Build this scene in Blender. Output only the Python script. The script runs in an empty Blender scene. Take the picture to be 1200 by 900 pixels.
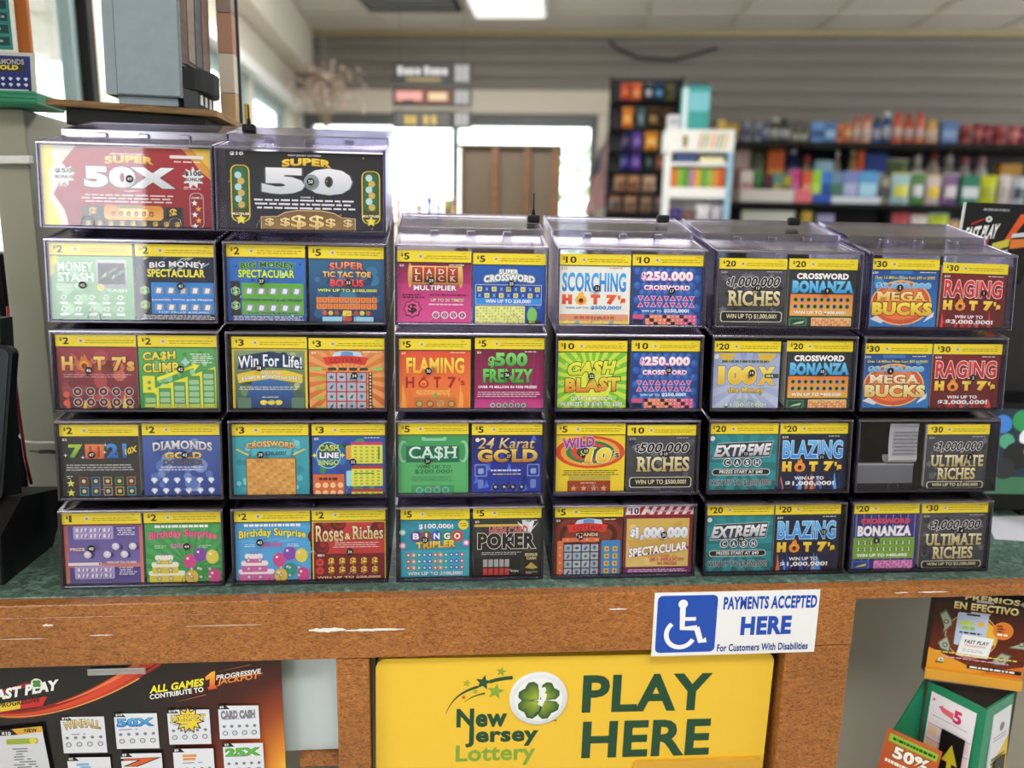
import bpy, bmesh, math, random
from mathutils import Vector, Matrix, Euler
C = bpy.context.scene.collection
SC = bpy.context.scene
PI = math.pi
rad = math.radians
rng = random.Random(7)

# ------------------------------------------------------------------ camera, sky, lights, exposure
EYE = Vector((0.0, 0.0, 1.5212))
YAW, PITCH, ROLL = rad(5.072), rad(11.25), rad(1.126)
cam_d = bpy.data.cameras.new('camera')
cam_d.sensor_width = 36.0
cam_d.lens = 901.0 / 1200.0 * 36.0
cam_d.clip_start = 0.02
cam_d.clip_end = 200
cam_d.dof.use_dof = True
cam_d.dof.focus_distance = 1.04
cam_d.dof.aperture_fstop = 2.1
cam = bpy.data.objects.new('camera', cam_d)
C.objects.link(cam)
fwd = Vector((math.sin(YAW) * math.cos(PITCH), math.cos(YAW) * math.cos(PITCH), -math.sin(PITCH)))
rgt0 = Vector((math.cos(YAW), -math.sin(YAW), 0))
up0 = rgt0.cross(fwd)
rgt = rgt0 * math.cos(ROLL) + up0 * math.sin(ROLL)
upv = -rgt0 * math.sin(ROLL) + up0 * math.cos(ROLL)
mw = Matrix(((rgt.x, upv.x, -fwd.x, EYE.x), (rgt.y, upv.y, -fwd.y, EYE.y), (rgt.z, upv.z, -fwd.z, EYE.z), (0, 0, 0, 1)))
cam.matrix_world = mw
SC.camera = cam

world = bpy.data.worlds.new('daylight')
SC.world = world
world.use_nodes = True
wn = world.node_tree
wn.nodes['Background'].inputs[0].default_value = (0.93, 0.97, 1.0, 1)
wn.nodes['Background'].inputs[1].default_value = 5.0

SC.view_settings.view_transform = 'Standard'
SC.view_settings.look = 'None'
SC.view_settings.gamma = 1
SC.view_settings.exposure = 0.25
SC.view_settings.use_curve_mapping = False
SC.cycles.transparent_max_bounces = 32
SC.cycles.max_bounces = 8
SC.cycles.caustics_reflective = False
SC.cycles.caustics_refractive = False

def area(name, loc, rot, sx, sy, power, col=(1, 1, 1), portal=False):
    l = bpy.data.lights.new(name, 'AREA')
    l.shape = 'RECTANGLE'
    l.size, l.size_y = sx, sy
    l.energy = power
    l.color = col
    if portal:
        l.cycles.is_portal = True
    o = bpy.data.objects.new(name, l)
    C.objects.link(o)
    o.location = loc
    o.rotation_euler = rot
    return o

# unseen ceiling lights, added to brighten the counter front and the shop floor
area('ceiling_fill_light', (0.35, -0.1, 2.53), (rad(14), 0, 0), 1.2, 0.6, 34, (1, 0.97, 0.92))
area('shop_fill_light', (-0.05, 2.4, 2.53), (0, 0, 0), 1.1, 0.5, 30, (1, 0.97, 0.92))
# bright shop front window behind the camera, to the left
area('front_window_light', (-1.76, -1.36, 1.95), (rad(90), 0, rad(-0)), 1.0, 1.0, 6.5, (0.96, 0.98, 1.0))
# daylight through the back window and the three left windows
area('back_window_daylight', (0.03, 4.36, 1.51), (rad(-90), 0, rad(-9.4)), 1.55, 1.1, 1, portal=True)
for k_, (a_, b_) in enumerate(((1.1, 1.93), (2.72, 3.42), (3.5, 4.16))):
    area('left_window_daylight', (-0.93, (a_ + b_) / 2, 1.53), (0, rad(-90), 0), 1.15, b_ - a_, 1, portal=True)

# ------------------------------------------------------------------ colours and materials
def lin(v):
    return v / 12.92 if v <= 0.04045 else ((v + 0.055) / 1.055) ** 2.4
def hx(c):
    if not isinstance(c, str):
        return c
    return (lin(int(c[0:2], 16) / 255), lin(int(c[2:4], 16) / 255), lin(int(c[4:6], 16) / 255), 1.0)

def new_mat(name):
    m = bpy.data.materials.new(name)
    m.use_nodes = True
    nt = m.node_tree
    return m, nt, nt.nodes['Principled BSDF']

def plain(name, col, rough=0.5, metal=0.0, spec=0.5, noise=0.06, nscale=40.0, bump=0.0):
    m, nt, b = new_mat(name)
    tc = nt.nodes.new('ShaderNodeTexCoord')
    n = nt.nodes.new('ShaderNodeTexNoise')
    n.inputs['Scale'].default_value = nscale
    n.inputs['Detail'].default_value = 4
    nt.links.new(tc.outputs['Object'], n.inputs['Vector'])
    r = nt.nodes.new('ShaderNodeValToRGB')
    c = hx(col)
    r.color_ramp.elements[0].color = tuple(max(0, x * (1 - noise * 2)) for x in c[:3]) + (1,)
    r.color_ramp.elements[1].color = tuple(min(1, x * (1 + noise * 2)) for x in c[:3]) + (1,)
    nt.links.new(n.outputs['Fac'], r.inputs['Fac'])
    nt.links.new(r.outputs['Color'], b.inputs['Base Color'])
    b.inputs['Roughness'].default_value = rough
    b.inputs['Metallic'].default_value = metal
    b.inputs['Specular IOR Level'].default_value = spec
    if bump:
        bp = nt.nodes.new('ShaderNodeBump')
        bp.inputs['Strength'].default_value = bump
        bp.inputs['Distance'].default_value = 0.002
        nt.links.new(n.outputs['Fac'], bp.inputs['Height'])
        nt.links.new(bp.outputs['Normal'], b.inputs['Normal'])
    return m

def printed(name, rough=0.45, spec=0.3):
    m, nt, b = new_mat(name)
    a = nt.nodes.new('ShaderNodeAttribute')
    a.attribute_name = 'Col'
    tc = nt.nodes.new('ShaderNodeTexCoord')
    n = nt.nodes.new('ShaderNodeTexNoise')
    n.inputs['Scale'].default_value = 900
    nt.links.new(tc.outputs['Object'], n.inputs['Vector'])
    mx = nt.nodes.new('ShaderNodeMix')
    mx.data_type = 'RGBA'
    mx.blend_type = 'OVERLAY'
    mx.inputs['Factor'].default_value = 0.10
    nt.links.new(a.outputs['Color'], mx.inputs['A'])
    nt.links.new(n.outputs['Fac'], mx.inputs['B'])
    nt.links.new(mx.outputs['Result'], b.inputs['Base Color'])
    b.inputs['Roughness'].default_value = rough
    b.inputs['Specular IOR Level'].default_value = spec
    return m

def clear(name, tint, fac=0.06, rough=0.03, gcol=(1, 1, 1, 1), mul=0.45):
    """clear plastic sheet: tinted see-through with a faint gloss, stronger at grazing angles"""
    m = bpy.data.materials.new(name)
    m.use_nodes = True
    nt = m.node_tree
    nt.nodes.clear()
    out = nt.nodes.new('ShaderNodeOutputMaterial')
    t = nt.nodes.new('ShaderNodeBsdfTransparent')
    t.inputs['Color'].default_value = tint
    g = nt.nodes.new('ShaderNodeBsdfGlossy')
    g.inputs['Roughness'].default_value = rough
    g.inputs['Color'].default_value = gcol
    lw = nt.nodes.new('ShaderNodeLayerWeight')
    lw.inputs['Blend'].default_value = 0.25
    ma = nt.nodes.new('ShaderNodeMath')
    ma.operation = 'MULTIPLY_ADD'
    ma.inputs[1].default_value = mul
    ma.inputs[2].default_value = fac
    ma.use_clamp = True
    nt.links.new(lw.outputs['Fresnel'], ma.inputs[0])
    mx = nt.nodes.new('ShaderNodeMixShader')
    nt.links.new(ma.outputs[0], mx.inputs[0])
    nt.links.new(t.outputs[0], mx.inputs[1])
    nt.links.new(g.outputs[0], mx.inputs[2])
    nt.links.new(mx.outputs[0], out.inputs[0])
    return m

def wood_mat(name, c0, c1, sx, sz, dist=1.5, rough=0.35):
    m, nt, b = new_mat(name)
    tc = nt.nodes.new('ShaderNodeTexCoord')
    mp = nt.nodes.new('ShaderNodeMapping')
    mp.inputs['Scale'].default_value = (sx, sx, sz)
    nt.links.new(tc.outputs['Object'], mp.inputs['Vector'])
    n = nt.nodes.new('ShaderNodeTexNoise')
    n.inputs['Scale'].default_value = 1.0
    n.inputs['Detail'].default_value = 5
    n.inputs['Roughness'].default_value = 0.62
    n.inputs['Distortion'].default_value = dist
    nt.links.new(mp.outputs['Vector'], n.inputs['Vector'])
    r = nt.nodes.new('ShaderNodeValToRGB')
    r.color_ramp.elements[0].position = 0.36
    r.color_ramp.elements[1].position = 0.62
    r.color_ramp.elements[0].color = hx(c0)
    r.color_ramp.elements[1].color = hx(c1)
    nt.links.new(n.outputs['Fac'], r.inputs['Fac'])
    n2 = nt.nodes.new('ShaderNodeTexNoise')
    n2.inputs['Scale'].default_value = 5
    nt.links.new(tc.outputs['Object'], n2.inputs['Vector'])
    mx = nt.nodes.new('ShaderNodeMix')
    mx.data_type = 'RGBA'
    mx.blend_type = 'OVERLAY'
    mx.inputs['Factor'].default_value = 0.35
    nt.links.new(r.outputs['Color'], mx.inputs['A'])
    nt.links.new(n2.outputs['Fac'], mx.inputs['B'])
    nt.links.new(mx.outputs['Result'], b.inputs['Base Color'])
    b.inputs['Roughness'].default_value = rough
    return m

def marble_mat(name):
    m, nt, b = new_mat(name)
    tc = nt.nodes.new('ShaderNodeTexCoord')
    n = nt.nodes.new('ShaderNodeTexNoise')
    n.inputs['Scale'].default_value = 75
    n.inputs['Detail'].default_value = 6
    n.inputs['Roughness'].default_value = 0.7
    n.inputs['Distortion'].default_value = 1.2
    nt.links.new(tc.outputs['Object'], n.inputs['Vector'])
    r = nt.nodes.new('ShaderNodeValToRGB')
    e = r.color_ramp.elements
    e[0].position = 0.33
    e[0].color = hx('24332d')
    e[1].position = 0.68
    e[1].color = hx('7d998c')
    k = e.new(0.5)
    k.color = hx('4a6359')
    nt.links.new(n.outputs['Fac'], r.inputs['Fac'])
    nt.links.new(r.outputs['Color'], b.inputs['Base Color'])
    b.inputs['Roughness'].default_value = 0.35
    return m

M = {}
M['print'] = printed('printed_paper')
M['gloss_print'] = printed('glossy_print', 0.25, 0.5)
M['pack'] = printed('packaging', 0.4, 0.4)
M['clear'] = clear('clear_plastic', (0.975, 0.97, 0.985, 1), 0.02, 0.03, mul=0.25)
M['lid'] = clear('lid_plastic', (0.93, 0.92, 0.95, 1), 0.03, 0.08, mul=0.6)
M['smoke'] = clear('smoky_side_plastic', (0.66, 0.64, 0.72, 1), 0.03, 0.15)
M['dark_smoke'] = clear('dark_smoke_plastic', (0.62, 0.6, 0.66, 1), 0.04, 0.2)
M['lower_side'] = clear('shaded_side_plastic', (0.26, 0.25, 0.31, 1), 0.02, 0.15, mul=0.2)  # darker copy of the side plastic, imitating shade in the lower rows
M['lower_back'] = clear('shaded_back_plastic', (0.08, 0.08, 0.10, 1), 0.02, 0.2, mul=0.2)  # back plastic darkened likewise, shade put into the tint
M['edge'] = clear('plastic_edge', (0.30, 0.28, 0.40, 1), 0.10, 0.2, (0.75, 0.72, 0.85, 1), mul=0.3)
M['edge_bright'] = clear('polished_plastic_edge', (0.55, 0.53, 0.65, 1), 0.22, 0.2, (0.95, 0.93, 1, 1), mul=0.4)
M['glass'] = clear('window_glass', (0.95, 0.98, 0.97, 1), 0.02, 0.0)
M['wood'] = wood_mat('counter_wood_laminate', '73421c', 'b8793f', 130, 330, 1.6)
M['marble'] = marble_mat('green_marble_laminate')
M['black'] = plain('black_plastic', '0c0c0e', 0.55, spec=0.25)
M['black_gloss'] = plain('black_gloss', '0e0f12', 0.15)
M['dark'] = plain('dark_plastic', '2a2a2e', 0.55, spec=0.3)
M['grey_case'] = plain('grey_case', '7f8d96', 0.5, nscale=60)
M['beige'] = plain('beige_paint', '9a9787', 0.55, nscale=12, noise=0.04)
M['niche'] = plain('niche_paint', 'a39f92', 0.5, nscale=7, noise=0.05)
M['white'] = plain('white_paint', 'e4e4e2', 0.5)
M['white_panel'] = plain('white_panel', 'c9d8de', 0.25, nscale=6, noise=0.03)
M['cream'] = plain('cream_paint', 'd6cfc0', 0.6, nscale=5, noise=0.03)
M['wallpaint'] = plain('slat_wall', '8b8680', 0.55, nscale=3, noise=0.05)
M['ceil'] = plain('ceiling_tile', 'dad4ce', 0.8, nscale=90, noise=0.05)
M['floor'] = plain('vinyl_floor', 'c2baae', 0.4, nscale=8)
M['metal'] = plain('brushed_metal', '9a9ca2', 0.35, 0.8)
M['frame'] = plain('window_frame', '8fa3a3', 0.4)
M['dkframe'] = plain('dark_window_frame', '5b5d60', 0.4)
M['orange'] = plain('orange_wood_post', 'b5672a', 0.45, nscale=14)
M['green'] = plain('green_card', '17855f', 0.45)
M['red_cable'] = plain('red_cable', '8d1522', 0.4)
M['board'] = wood_mat('rough_board', '5b4022', '927042', 14, 130, 1.0, 0.7)
M['batten'] = wood_mat('cabinet_batten', '4e3520', '6b4a2e', 8, 60, 1.0, 0.6)
M['cabinet'] = plain('cabinet_panel', '55493a', 0.6, nscale=10)
M['yellow_sign'] = plain('yellow_sign', 'f0c63c', 0.35, nscale=4, noise=0.015)
M['lightfix'] = plain('lamp_diffuser', 'f4f2ec', 0.4)
M['asphalt'] = plain('parking_lot', 'b9b7b2', 0.8)
M['leaf'] = plain('pale_leaves', '9fc48c', 0.6, nscale=9, noise=0.2)
M['bark'] = plain('bark', '6c5a48', 0.8)
M['siding'] = plain('siding', 'e8e8e4', 0.6)

# ------------------------------------------------------------------ mesh builder
class MB:
    def __init__(s):
        s.bm = bmesh.new()
        s.cl = s.bm.loops.layers.float_color.new('Col')
    def face(s, pts, col=None, col_fn=None):
        vs = [s.bm.verts.new(p) for p in pts]
        try:
            f = s.bm.faces.new(vs)
        except ValueError:
            return None
        for l in f.loops:
            l[s.cl] = col_fn(l.vert.co) if col_fn else (col or (0.8, 0.8, 0.8, 1))
        return f
    def _paint(s, faces, col):
        if col is not None:
            for f in faces:
                for l in f.loops:
                    l[s.cl] = col
    def box(s, x0, x1, y0, y1, z0, z1, col=None, bev=0.0, seg=2, fn=None):
        b2 = bmesh.new()
        bmesh.ops.create_cube(b2, size=1.0)
        for v in b2.verts:
            v.co = Vector(((x0 + x1) / 2 + v.co.x * (x1 - x0), (y0 + y1) / 2 + v.co.y * (y1 - y0), (z0 + z1) / 2 + v.co.z * (z1 - z0)))
        if bev:
            bmesh.ops.bevel(b2, geom=list(b2.edges), offset=bev, segments=seg, affect='EDGES', profile=0.5)
        s.merge(b2, col, fn)
        return s
    def merge(s, b2, col=None, fn=None):
        mp = {}
        for v in b2.verts:
            co = fn(v.co) if fn else v.co
            mp[v] = s.bm.verts.new(co)
        for f in b2.faces:
            try:
                nf = s.bm.faces.new([mp[v] for v in f.verts])
            except ValueError:
                continue
            nf.smooth = f.smooth
            for l in nf.loops:
                l[s.cl] = col if col else (0.8, 0.8, 0.8, 1)
        b2.free()
    def prism(s, pts, d0, d1, axis='y', col=None, fn=None):
        """outline in the two other axes, extruded along axis"""
        def mk(p, d):
            if axis == 'y':
                q = Vector((p[0], d, p[1]))
            elif axis == 'x':
                q = Vector((d, p[0], p[1]))
            else:
                q = Vector((p[0], p[1], d))
            return fn(q) if fn else q
        n = len(pts)
        s.face([mk(p, d0) for p in pts], col)
        s.face([mk(p, d1) for p in reversed(pts)], col)
        for i in range(n):
            a, b = pts[i], pts[(i + 1) % n]
            s.face([mk(a, d0), mk(a, d1), mk(b, d1), mk(b, d0)], col)
        return s
    def lathe(s, prof, cx=0, cy=0, n=16, col=None, cols=None):
        rings = []
        for (r, z) in prof:
            rings.append([s.bm.verts.new((cx + r * math.cos(2 * PI * k / n), cy + r * math.sin(2 * PI * k / n), z)) for k in range(n)])
        for i in range(len(prof) - 1):
            for k in range(n):
                f = s.bm.faces.new([rings[i][k], rings[i][(k + 1) % n], rings[i + 1][(k + 1) % n], rings[i + 1][k]])
                f.smooth = True
                s._paint([f], (cols[i] if cols else col) or (0.8, 0.8, 0.8, 1))
        for rg, c in ((list(reversed(rings[0])), 0), (rings[-1], -1)):
            f = s.bm.faces.new(rg)
            s._paint([f], (cols[c] if cols else col) or (0.8, 0.8, 0.8, 1))
        return s
    def tube(s, pts, r, n=8, col=None):
        pts = [Vector(p) for p in pts]
        rings = []
        for i, p in enumerate(pts):
            t = (pts[min(i + 1, len(pts) - 1)] - pts[max(i - 1, 0)]).normalized()
            a = t.cross(Vector((0, 0, 1)))
            if a.length < 0.05:
                a = t.cross(Vector((1, 0, 0)))
            a.normalize()
            b = t.cross(a)
            rr = r[i] if isinstance(r, (list, tuple)) else r
            rings.append([s.bm.verts.new(p + (a * math.cos(2 * PI * k / n) + b * math.sin(2 * PI * k / n)) * rr) for k in range(n)])
        for i in range(len(pts) - 1):
            for k in range(n):
                f = s.bm.faces.new([rings[i][k], rings[i][(k + 1) % n], rings[i + 1][(k + 1) % n], rings[i + 1][k]])
                f.smooth = True
                s._paint([f], col or (0.8, 0.8, 0.8, 1))
        for rg in (list(reversed(rings[0])), rings[-1]):
            s._paint([s.bm.faces.new(rg)], col or (0.8, 0.8, 0.8, 1))
        return s
    def build(s, name, mat, parent=None, fix=True):
        if fix:
            bmesh.ops.recalc_face_normals(s.bm, faces=list(s.bm.faces))
        me = bpy.data.meshes.new(name)
        s.bm.to_mesh(me)
        s.bm.free()
        me.materials.append(mat)
        o = bpy.data.objects.new(name, me)
        C.objects.link(o)
        if parent:
            o.parent = parent
        return o

def tag(o, label=None, cat=None, group=None, kind=None):
    if label: o['label'] = label
    if cat: o['category'] = cat
    if group: o['group'] = group
    if kind: o['kind'] = kind
    return o

def thing(name, label, cat, loc=(0, 0, 0), rot=(0, 0, 0), group=None):
    o = bpy.data.objects.new(name, None)
    o.empty_display_size = 0.05
    C.objects.link(o)
    o.location = loc
    o.rotation_euler = rot
    return tag(o, label, cat, group)

def place(o, loc, rot=(0, 0, 0)):
    o.location = loc
    o.rotation_euler = rot
    return o

# ------------------------------------------------------------------ lettering
TXT = {}
def glyphs(s, b, serif=False, sp=None):
    """outline of a line of lettering as flat faces, scaled to a unit box"""
    sp = b if sp is None else sp
    b, sp = b * 0.68, sp * 0.68
    k = (s, round(b, 4), serif, round(sp, 4))
    if k in TXT:
        return TXT[k]
    cu = bpy.data.curves.new('t', 'FONT')
    cu.body = s
    cu.size = 1.0
    cu.resolution_u = 3
    cu.fill_mode = 'FRONT'
    cu.offset = b
    cu.space_character = 1.0 + sp * 1.6
    ob = bpy.data.objects.new('t', cu)
    me = bpy.data.meshes.new_from_object(ob)
    vs = [(v.co.x, v.co.y) for v in me.vertices]
    fs = [tuple(p.vertices) for p in me.polygons]
    if serif and vs:
        cap = 0.73
        cnt = {}
        for f in fs:
            for i in range(len(f)):
                e = tuple(sorted((f[i], f[(i + 1) % len(f)])))
                cnt[e] = cnt.get(e, 0) + 1
        top = max(v[1] for v in vs)
        bot = min(v[1] for v in vs)
        h = top - bot
        base = bot if not any(ch in 'gjpqy,;Q$' for ch in s) else None
        lev = [y for y in ((base if base is not None else -b), top) if y is not None]
        for (a, c), n in list(cnt.items()):
            if n != 1:
                continue
            (xa, ya), (xc, yc) = vs[a], vs[c]
            if abs(ya - yc) > 0.004 or not (0.05 < abs(xa - xc) < 0.3):
                continue
            for L in lev:
                if abs(ya - L) < 0.025 * h:
                    x0, x1 = min(xa, xc) - 0.07, max(xa, xc) + 0.07
                    y0, y1 = (L, L + 0.085) if L < 0.3 else (L - 0.085, L)
                    i0 = len(vs)
                    vs += [(x0, y0), (x1, y0), (x1, y1), (x0, y1)]
                    fs.append((i0, i0 + 1, i0 + 2, i0 + 3))
    bpy.data.objects.remove(ob)
    bpy.data.curves.remove(cu)
    bpy.data.meshes.remove(me)
    if not vs:
        TXT[k] = ([], [], (0, 0, 1, 1))
        return TXT[k]
    xs = [v[0] for v in vs]
    ys = [v[1] for v in vs]
    TXT[k] = (vs, fs, (min(xs), min(ys), max(xs), max(ys)))
    return TXT[k]

class Art:
    """flat printed artwork on a card of w x h metres, drawn in 0..1 units, each ink layer a hair above the last"""
    STEP = 0.00003
    def __init__(s, w, h, root, mat=None):
        s.w, s.h, s.root, s.z = w, h, root, 0.0
        s.mb, s.name = None, None
        s.mat = mat or M['print']
    def part(s, name):
        s.flush()
        s.mb, s.name = MB(), name
    def flush(s):
        if s.mb is not None:
            if len(s.mb.bm.faces):
                s.mb.build(s.name, s.mat, s.root, fix=False)
            else:
                s.mb.bm.free()
        s.mb = None
    def card(s, c, t=0.0005):
        s.part('card')
        s.mb.box(0, s.w, 0, t, 0, s.h, hx(c))
        s.z = s.STEP * 2
    def _p(s, u, v):
        return Vector((u * s.w, -s.z, v * s.h))
    def _col(s, c, v0, v1):
        """one colour, or (top, bottom) blended"""
        if isinstance(c, tuple) and isinstance(c[0], str):
            a, b = hx(c[0]), hx(c[1])
            z0, z1 = v0 * s.h, v1 * s.h
            def fn(co):
                t = min(1, max(0, (co.z - z0) / max(1e-9, z1 - z0)))
                return tuple(b[i] + (a[i] - b[i]) * t for i in range(3)) + (1,)
            return fn
        cc = hx(c)
        return lambda co: cc
    def up(s):
        s.z += s.STEP
    def P(s, pts, c):
        s.up()
        vv = [p[1] for p in pts]
        ar = sum(pts[i][0] * pts[(i + 1) % len(pts)][1] - pts[(i + 1) % len(pts)][0] * pts[i][1] for i in range(len(pts)))
        if ar < 0:
            pts = pts[::-1]
        s.mb.face([s._p(*p) for p in pts], None, s._col(c, min(vv), max(vv)))
        return s
    def q(s, u0, v0, u1, v1, c):
        return s.P([(u0, v0), (u1, v0), (u1, v1), (u0, v1)], c)
    def glow(s, u0, v0, u1, v1, nx, ny, fn):
        """a printed colour blend given by fn(u, v)"""
        s.up()
        cf = lambda co: fn(co.x / s.w, co.z / s.h)
        for i in range(nx):
            for j in range(ny):
                a, b = u0 + (u1 - u0) * i / nx, u0 + (u1 - u0) * (i + 1) / nx
                c, d = v0 + (v1 - v0) * j / ny, v0 + (v1 - v0) * (j + 1) / ny
                s.mb.face([s._p(a, c), s._p(b, c), s._p(b, d), s._p(a, d)], None, cf)
    def hq(s, u0, v0, u1, v1, cl, cr):
        s.up()
        a, b = hx(cl), hx(cr)
        def fn(co):
            t = (co.x / s.w - u0) / (u1 - u0)
            return tuple(a[i] + (b[i] - a[i]) * t for i in range(3)) + (1,)
        s.mb.face([s._p(u0, v0), s._p(u1, v0), s._p(u1, v1), s._p(u0, v1)], None, fn)
    def rq(s, u0, v0, u1, v1, c, r=0.02):
        k = s.w / s.h
        pts = []
        for cx, cy, a0 in ((u1 - r, v0 + r * k, -90), (u1 - r, v1 - r * k, 0), (u0 + r, v1 - r * k, 90), (u0 + r, v0 + r * k, 180)):
            for i in range(5):
                a = rad(a0 + 22.5 * i)
                pts.append((cx + r * math.cos(a), cy + r * k * math.sin(a)))
        return s.P(pts, c)
    def d(s, cx, cy, r, c, n=20, ry=None):
        ry = ry if ry else r * s.w / s.h
        return s.P([(cx + r * math.cos(2 * PI * i / n), cy + ry * math.sin(2 * PI * i / n)) for i in range(n)], c)
    def star(s, cx, cy, r, c, n=5, k=0.42, rot=90, ky=None):
        a = s.w / s.h
        pts = []
        for i in range(2 * n):
            rr = r if i % 2 == 0 else r * k
            t = rad(rot + 180.0 / n * i)
            pts.append((cx + rr * math.cos(t), cy + rr * a * math.sin(t)))
        return s.P(pts, c)
    def rays(s, cx, cy, R, n, c, u0=0, v0=0, u1=1, v1=0.83):
        """sunburst wedges clipped to a box"""
        s.up()
        for i in range(n):
            a0, a1 = 2 * PI * i / n, 2 * PI * (i + 0.5) / n
            pts = []
            for a in (a0, a1):
                dx, dy = math.cos(a), math.sin(a)
                t = R
                if dx > 1e-6: t = min(t, (u1 - cx) / dx)
                if dx < -1e-6: t = min(t, (u0 - cx) / dx)
                if dy > 1e-6: t = min(t, (v1 - cy) / dy)
                if dy < -1e-6: t = min(t, (v0 - cy) / dy)
                pts.append((cx + dx * t, cy + dy * t))
            s.mb.face([s._p(cx, cy), s._p(*pts[0]), s._p(*pts[1])], hx(c))
    def t(s, txt, u0, v0, u1, v1, c, o=None, b=0.03, ow=0.05, arc=0.0, sh=0.0, serif=False, rise=0.0, sdx=0.0):
        def lay(bb, col, dx=0.0, dy=0.0):
            vs, fs, _ = glyphs(txt, bb, serif, b)
            _, _, (x0, y0, x1, y1) = glyphs(txt, b, serif)
            if not fs:
                return
            s.up()
            fn = s._col(col, v0, v1)
            def tr(p):
                a = (p[0] - x0) / (x1 - x0)
                e = (p[1] - y0) / (y1 - y0)
                u = u0 + (u1 - u0) * a + sh * (e - 0.5) * (v1 - v0)
                v = v0 + (v1 - v0) * e + arc * (1 - (2 * a - 1) ** 2) + rise * (a - 0.5)
                return s._p(u + dx, v + dy)
            for f in fs:
                s.mb.face([tr(vs[i]) for i in f], None, fn)
        if o:
            if isinstance(o, (list,)):
                lay(b + ow * 1.9, o[1])
                o = o[0]
            if sdx:
                lay(b + ow, o, sdx, -sdx)
            lay(b + ow, o)
        lay(b, c)
        return s
    def lines(s, u0, v0, u1, v1, n, c, th=0.5):
        """rows of print too small to read, as word-length dashes"""
        s.up()
        hgt = (v1 - v0) / n
        for i in range(n):
            y = v1 - hgt * (i + 0.5)
            x = u0 + rng.random() * 0.03
            end = u1 - rng.random() * 0.08
            while x < end:
                L = 0.02 + rng.random() * 0.07
                s.mb.face([s._p(x, y - hgt * th / 2), s._p(min(x + L, end), y - hgt * th / 2), s._p(min(x + L, end), y + hgt * th / 2), s._p(x, y + hgt * th / 2)], hx(c))
                x += L + 0.012
        return s
    def grid(s, u0, v0, u1, v1, nx, ny, fn):
        z = s.z
        top = z
        for j in range(ny):
            for i in range(nx):
                s.z = z
                fn(u0 + (u1 - u0) * (i + 0.5) / nx, v0 + (v1 - v0) * (ny - j - 0.5) / ny, i, j)
                top = max(top, s.z)
        s.z = top
        return s
    def blot(s, n, cols, r0=0.02, r1=0.06, u0=0.03, v0=0.03, u1=0.97, v1=0.8):
        for i in range(n):
            if i % 6 == 0:
                s.up()
            zz = s.z
            r = r0 + rng.random() * (r1 - r0)
            s.d(u0 + r + rng.random() * (u1 - u0 - 2 * r), v0 + r + rng.random() * (v1 - v0 - 2 * r), r, rng.choice(cols), 10)
            s.z = zz
        s.up()
        return s
# ------------------------------------------------------------------ the shop: walls, windows, ceiling, floor
BA = rad(-9.4)
B0 = Vector((0.380, 4.283, 0))
BXV = Vector((math.cos(BA), math.sin(BA), 0))
BYV = Vector((-math.sin(BA), math.cos(BA), 0))
def back(x, y, z=0.0):
    return B0 + BXV * x + BYV * y + Vector((0, 0, z))
BROT = (0, 0, BA)
LX = -0.807
CEIL = 2.55

def struct(name, mb, mat, loc=(0, 0, 0), rot=(0, 0, 0), parent=None):
    o = mb.build(name, mat, parent)
    if parent is None:
        place(o, loc, rot)
        o['kind'] = 'structure'
    return o

struct('floor', MB().box(-3.4, 6.2, -1.5, 5.6, -0.05, 0.0), M['floor'])

mb = MB().box(-3.4, 6.2, -1.5, 5.6, CEIL, CEIL + 0.04)
ceiling = struct('ceiling', mb, M['ceil'])
mb = MB()
for i in range(-8, 9):
    mb.box(0.2 + i * 0.44 - 0.008, 0.2 + i * 0.44 + 0.008, -5.4, -0.0, CEIL - 0.006, CEIL - 0.0005)
for j in range(0, 10):
    mb.box(-4.7, 5.6, -0.33 - j * 0.61 - 0.011, -0.33 - j * 0.61 + 0.011, CEIL - 0.0062, CEIL - 0.0007)
struct('trim_ceiling_grid', mb, M['cream'], B0, BROT)

# slatted back wall
mb = MB()
def slats(x0, x1, z0, z1, mb):
    n = max(1, round((z1 - z0) / 0.0762))
    p = (z1 - z0) / n
    pts = [(0.09, z0)]
    for k in range(n):
        z = z0 + k * p
        pts += [(-0.0, z), (-0.002, z + p * 0.18), (0.004, z + p * 0.5), (0.013, z + p * 0.8), (0.016, z + p - 0.007), (0.02, z + p - 0.006), (0.02, z + p - 0.0005)]
    pts.append((0.09, z1))
    mb.prism(pts, x0, x1, 'x')
slats(-1.45, 3.6, 2.25, CEIL, mb)
slats(0.52, 3.6, 0.0, 2.25, mb)
mb.box(-1.45, 0.52, 0.0, 0.09, 0.0, 0.9)
struct('wall_back', mb, M['wallpaint'], B0, BROT)
struct('trim_wall_top', MB().box(-1.3, 3.6, -0.02, 0.0, CEIL - 0.03, CEIL, bev=0.004), plain('trim_yellowed', 'b0a57c', 0.6), B0, BROT)
struct('trim_window_header', MB().box(-1.3, 0.52, -0.035, 0.08, 2.13, 2.25, bev=0.008), M['cream'], B0, BROT)
struct('trim_window_jamb', MB().box(0.43, 0.52, -0.035, 0.08, 0.9, 2.13, bev=0.008), M['cream'], B0, BROT)
struct('trim_corner_post', MB().box(-1.27, -1.17, -0.03, 0.08, 0.9, 2.13, bev=0.008), M['cream'], B0, BROT)

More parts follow.
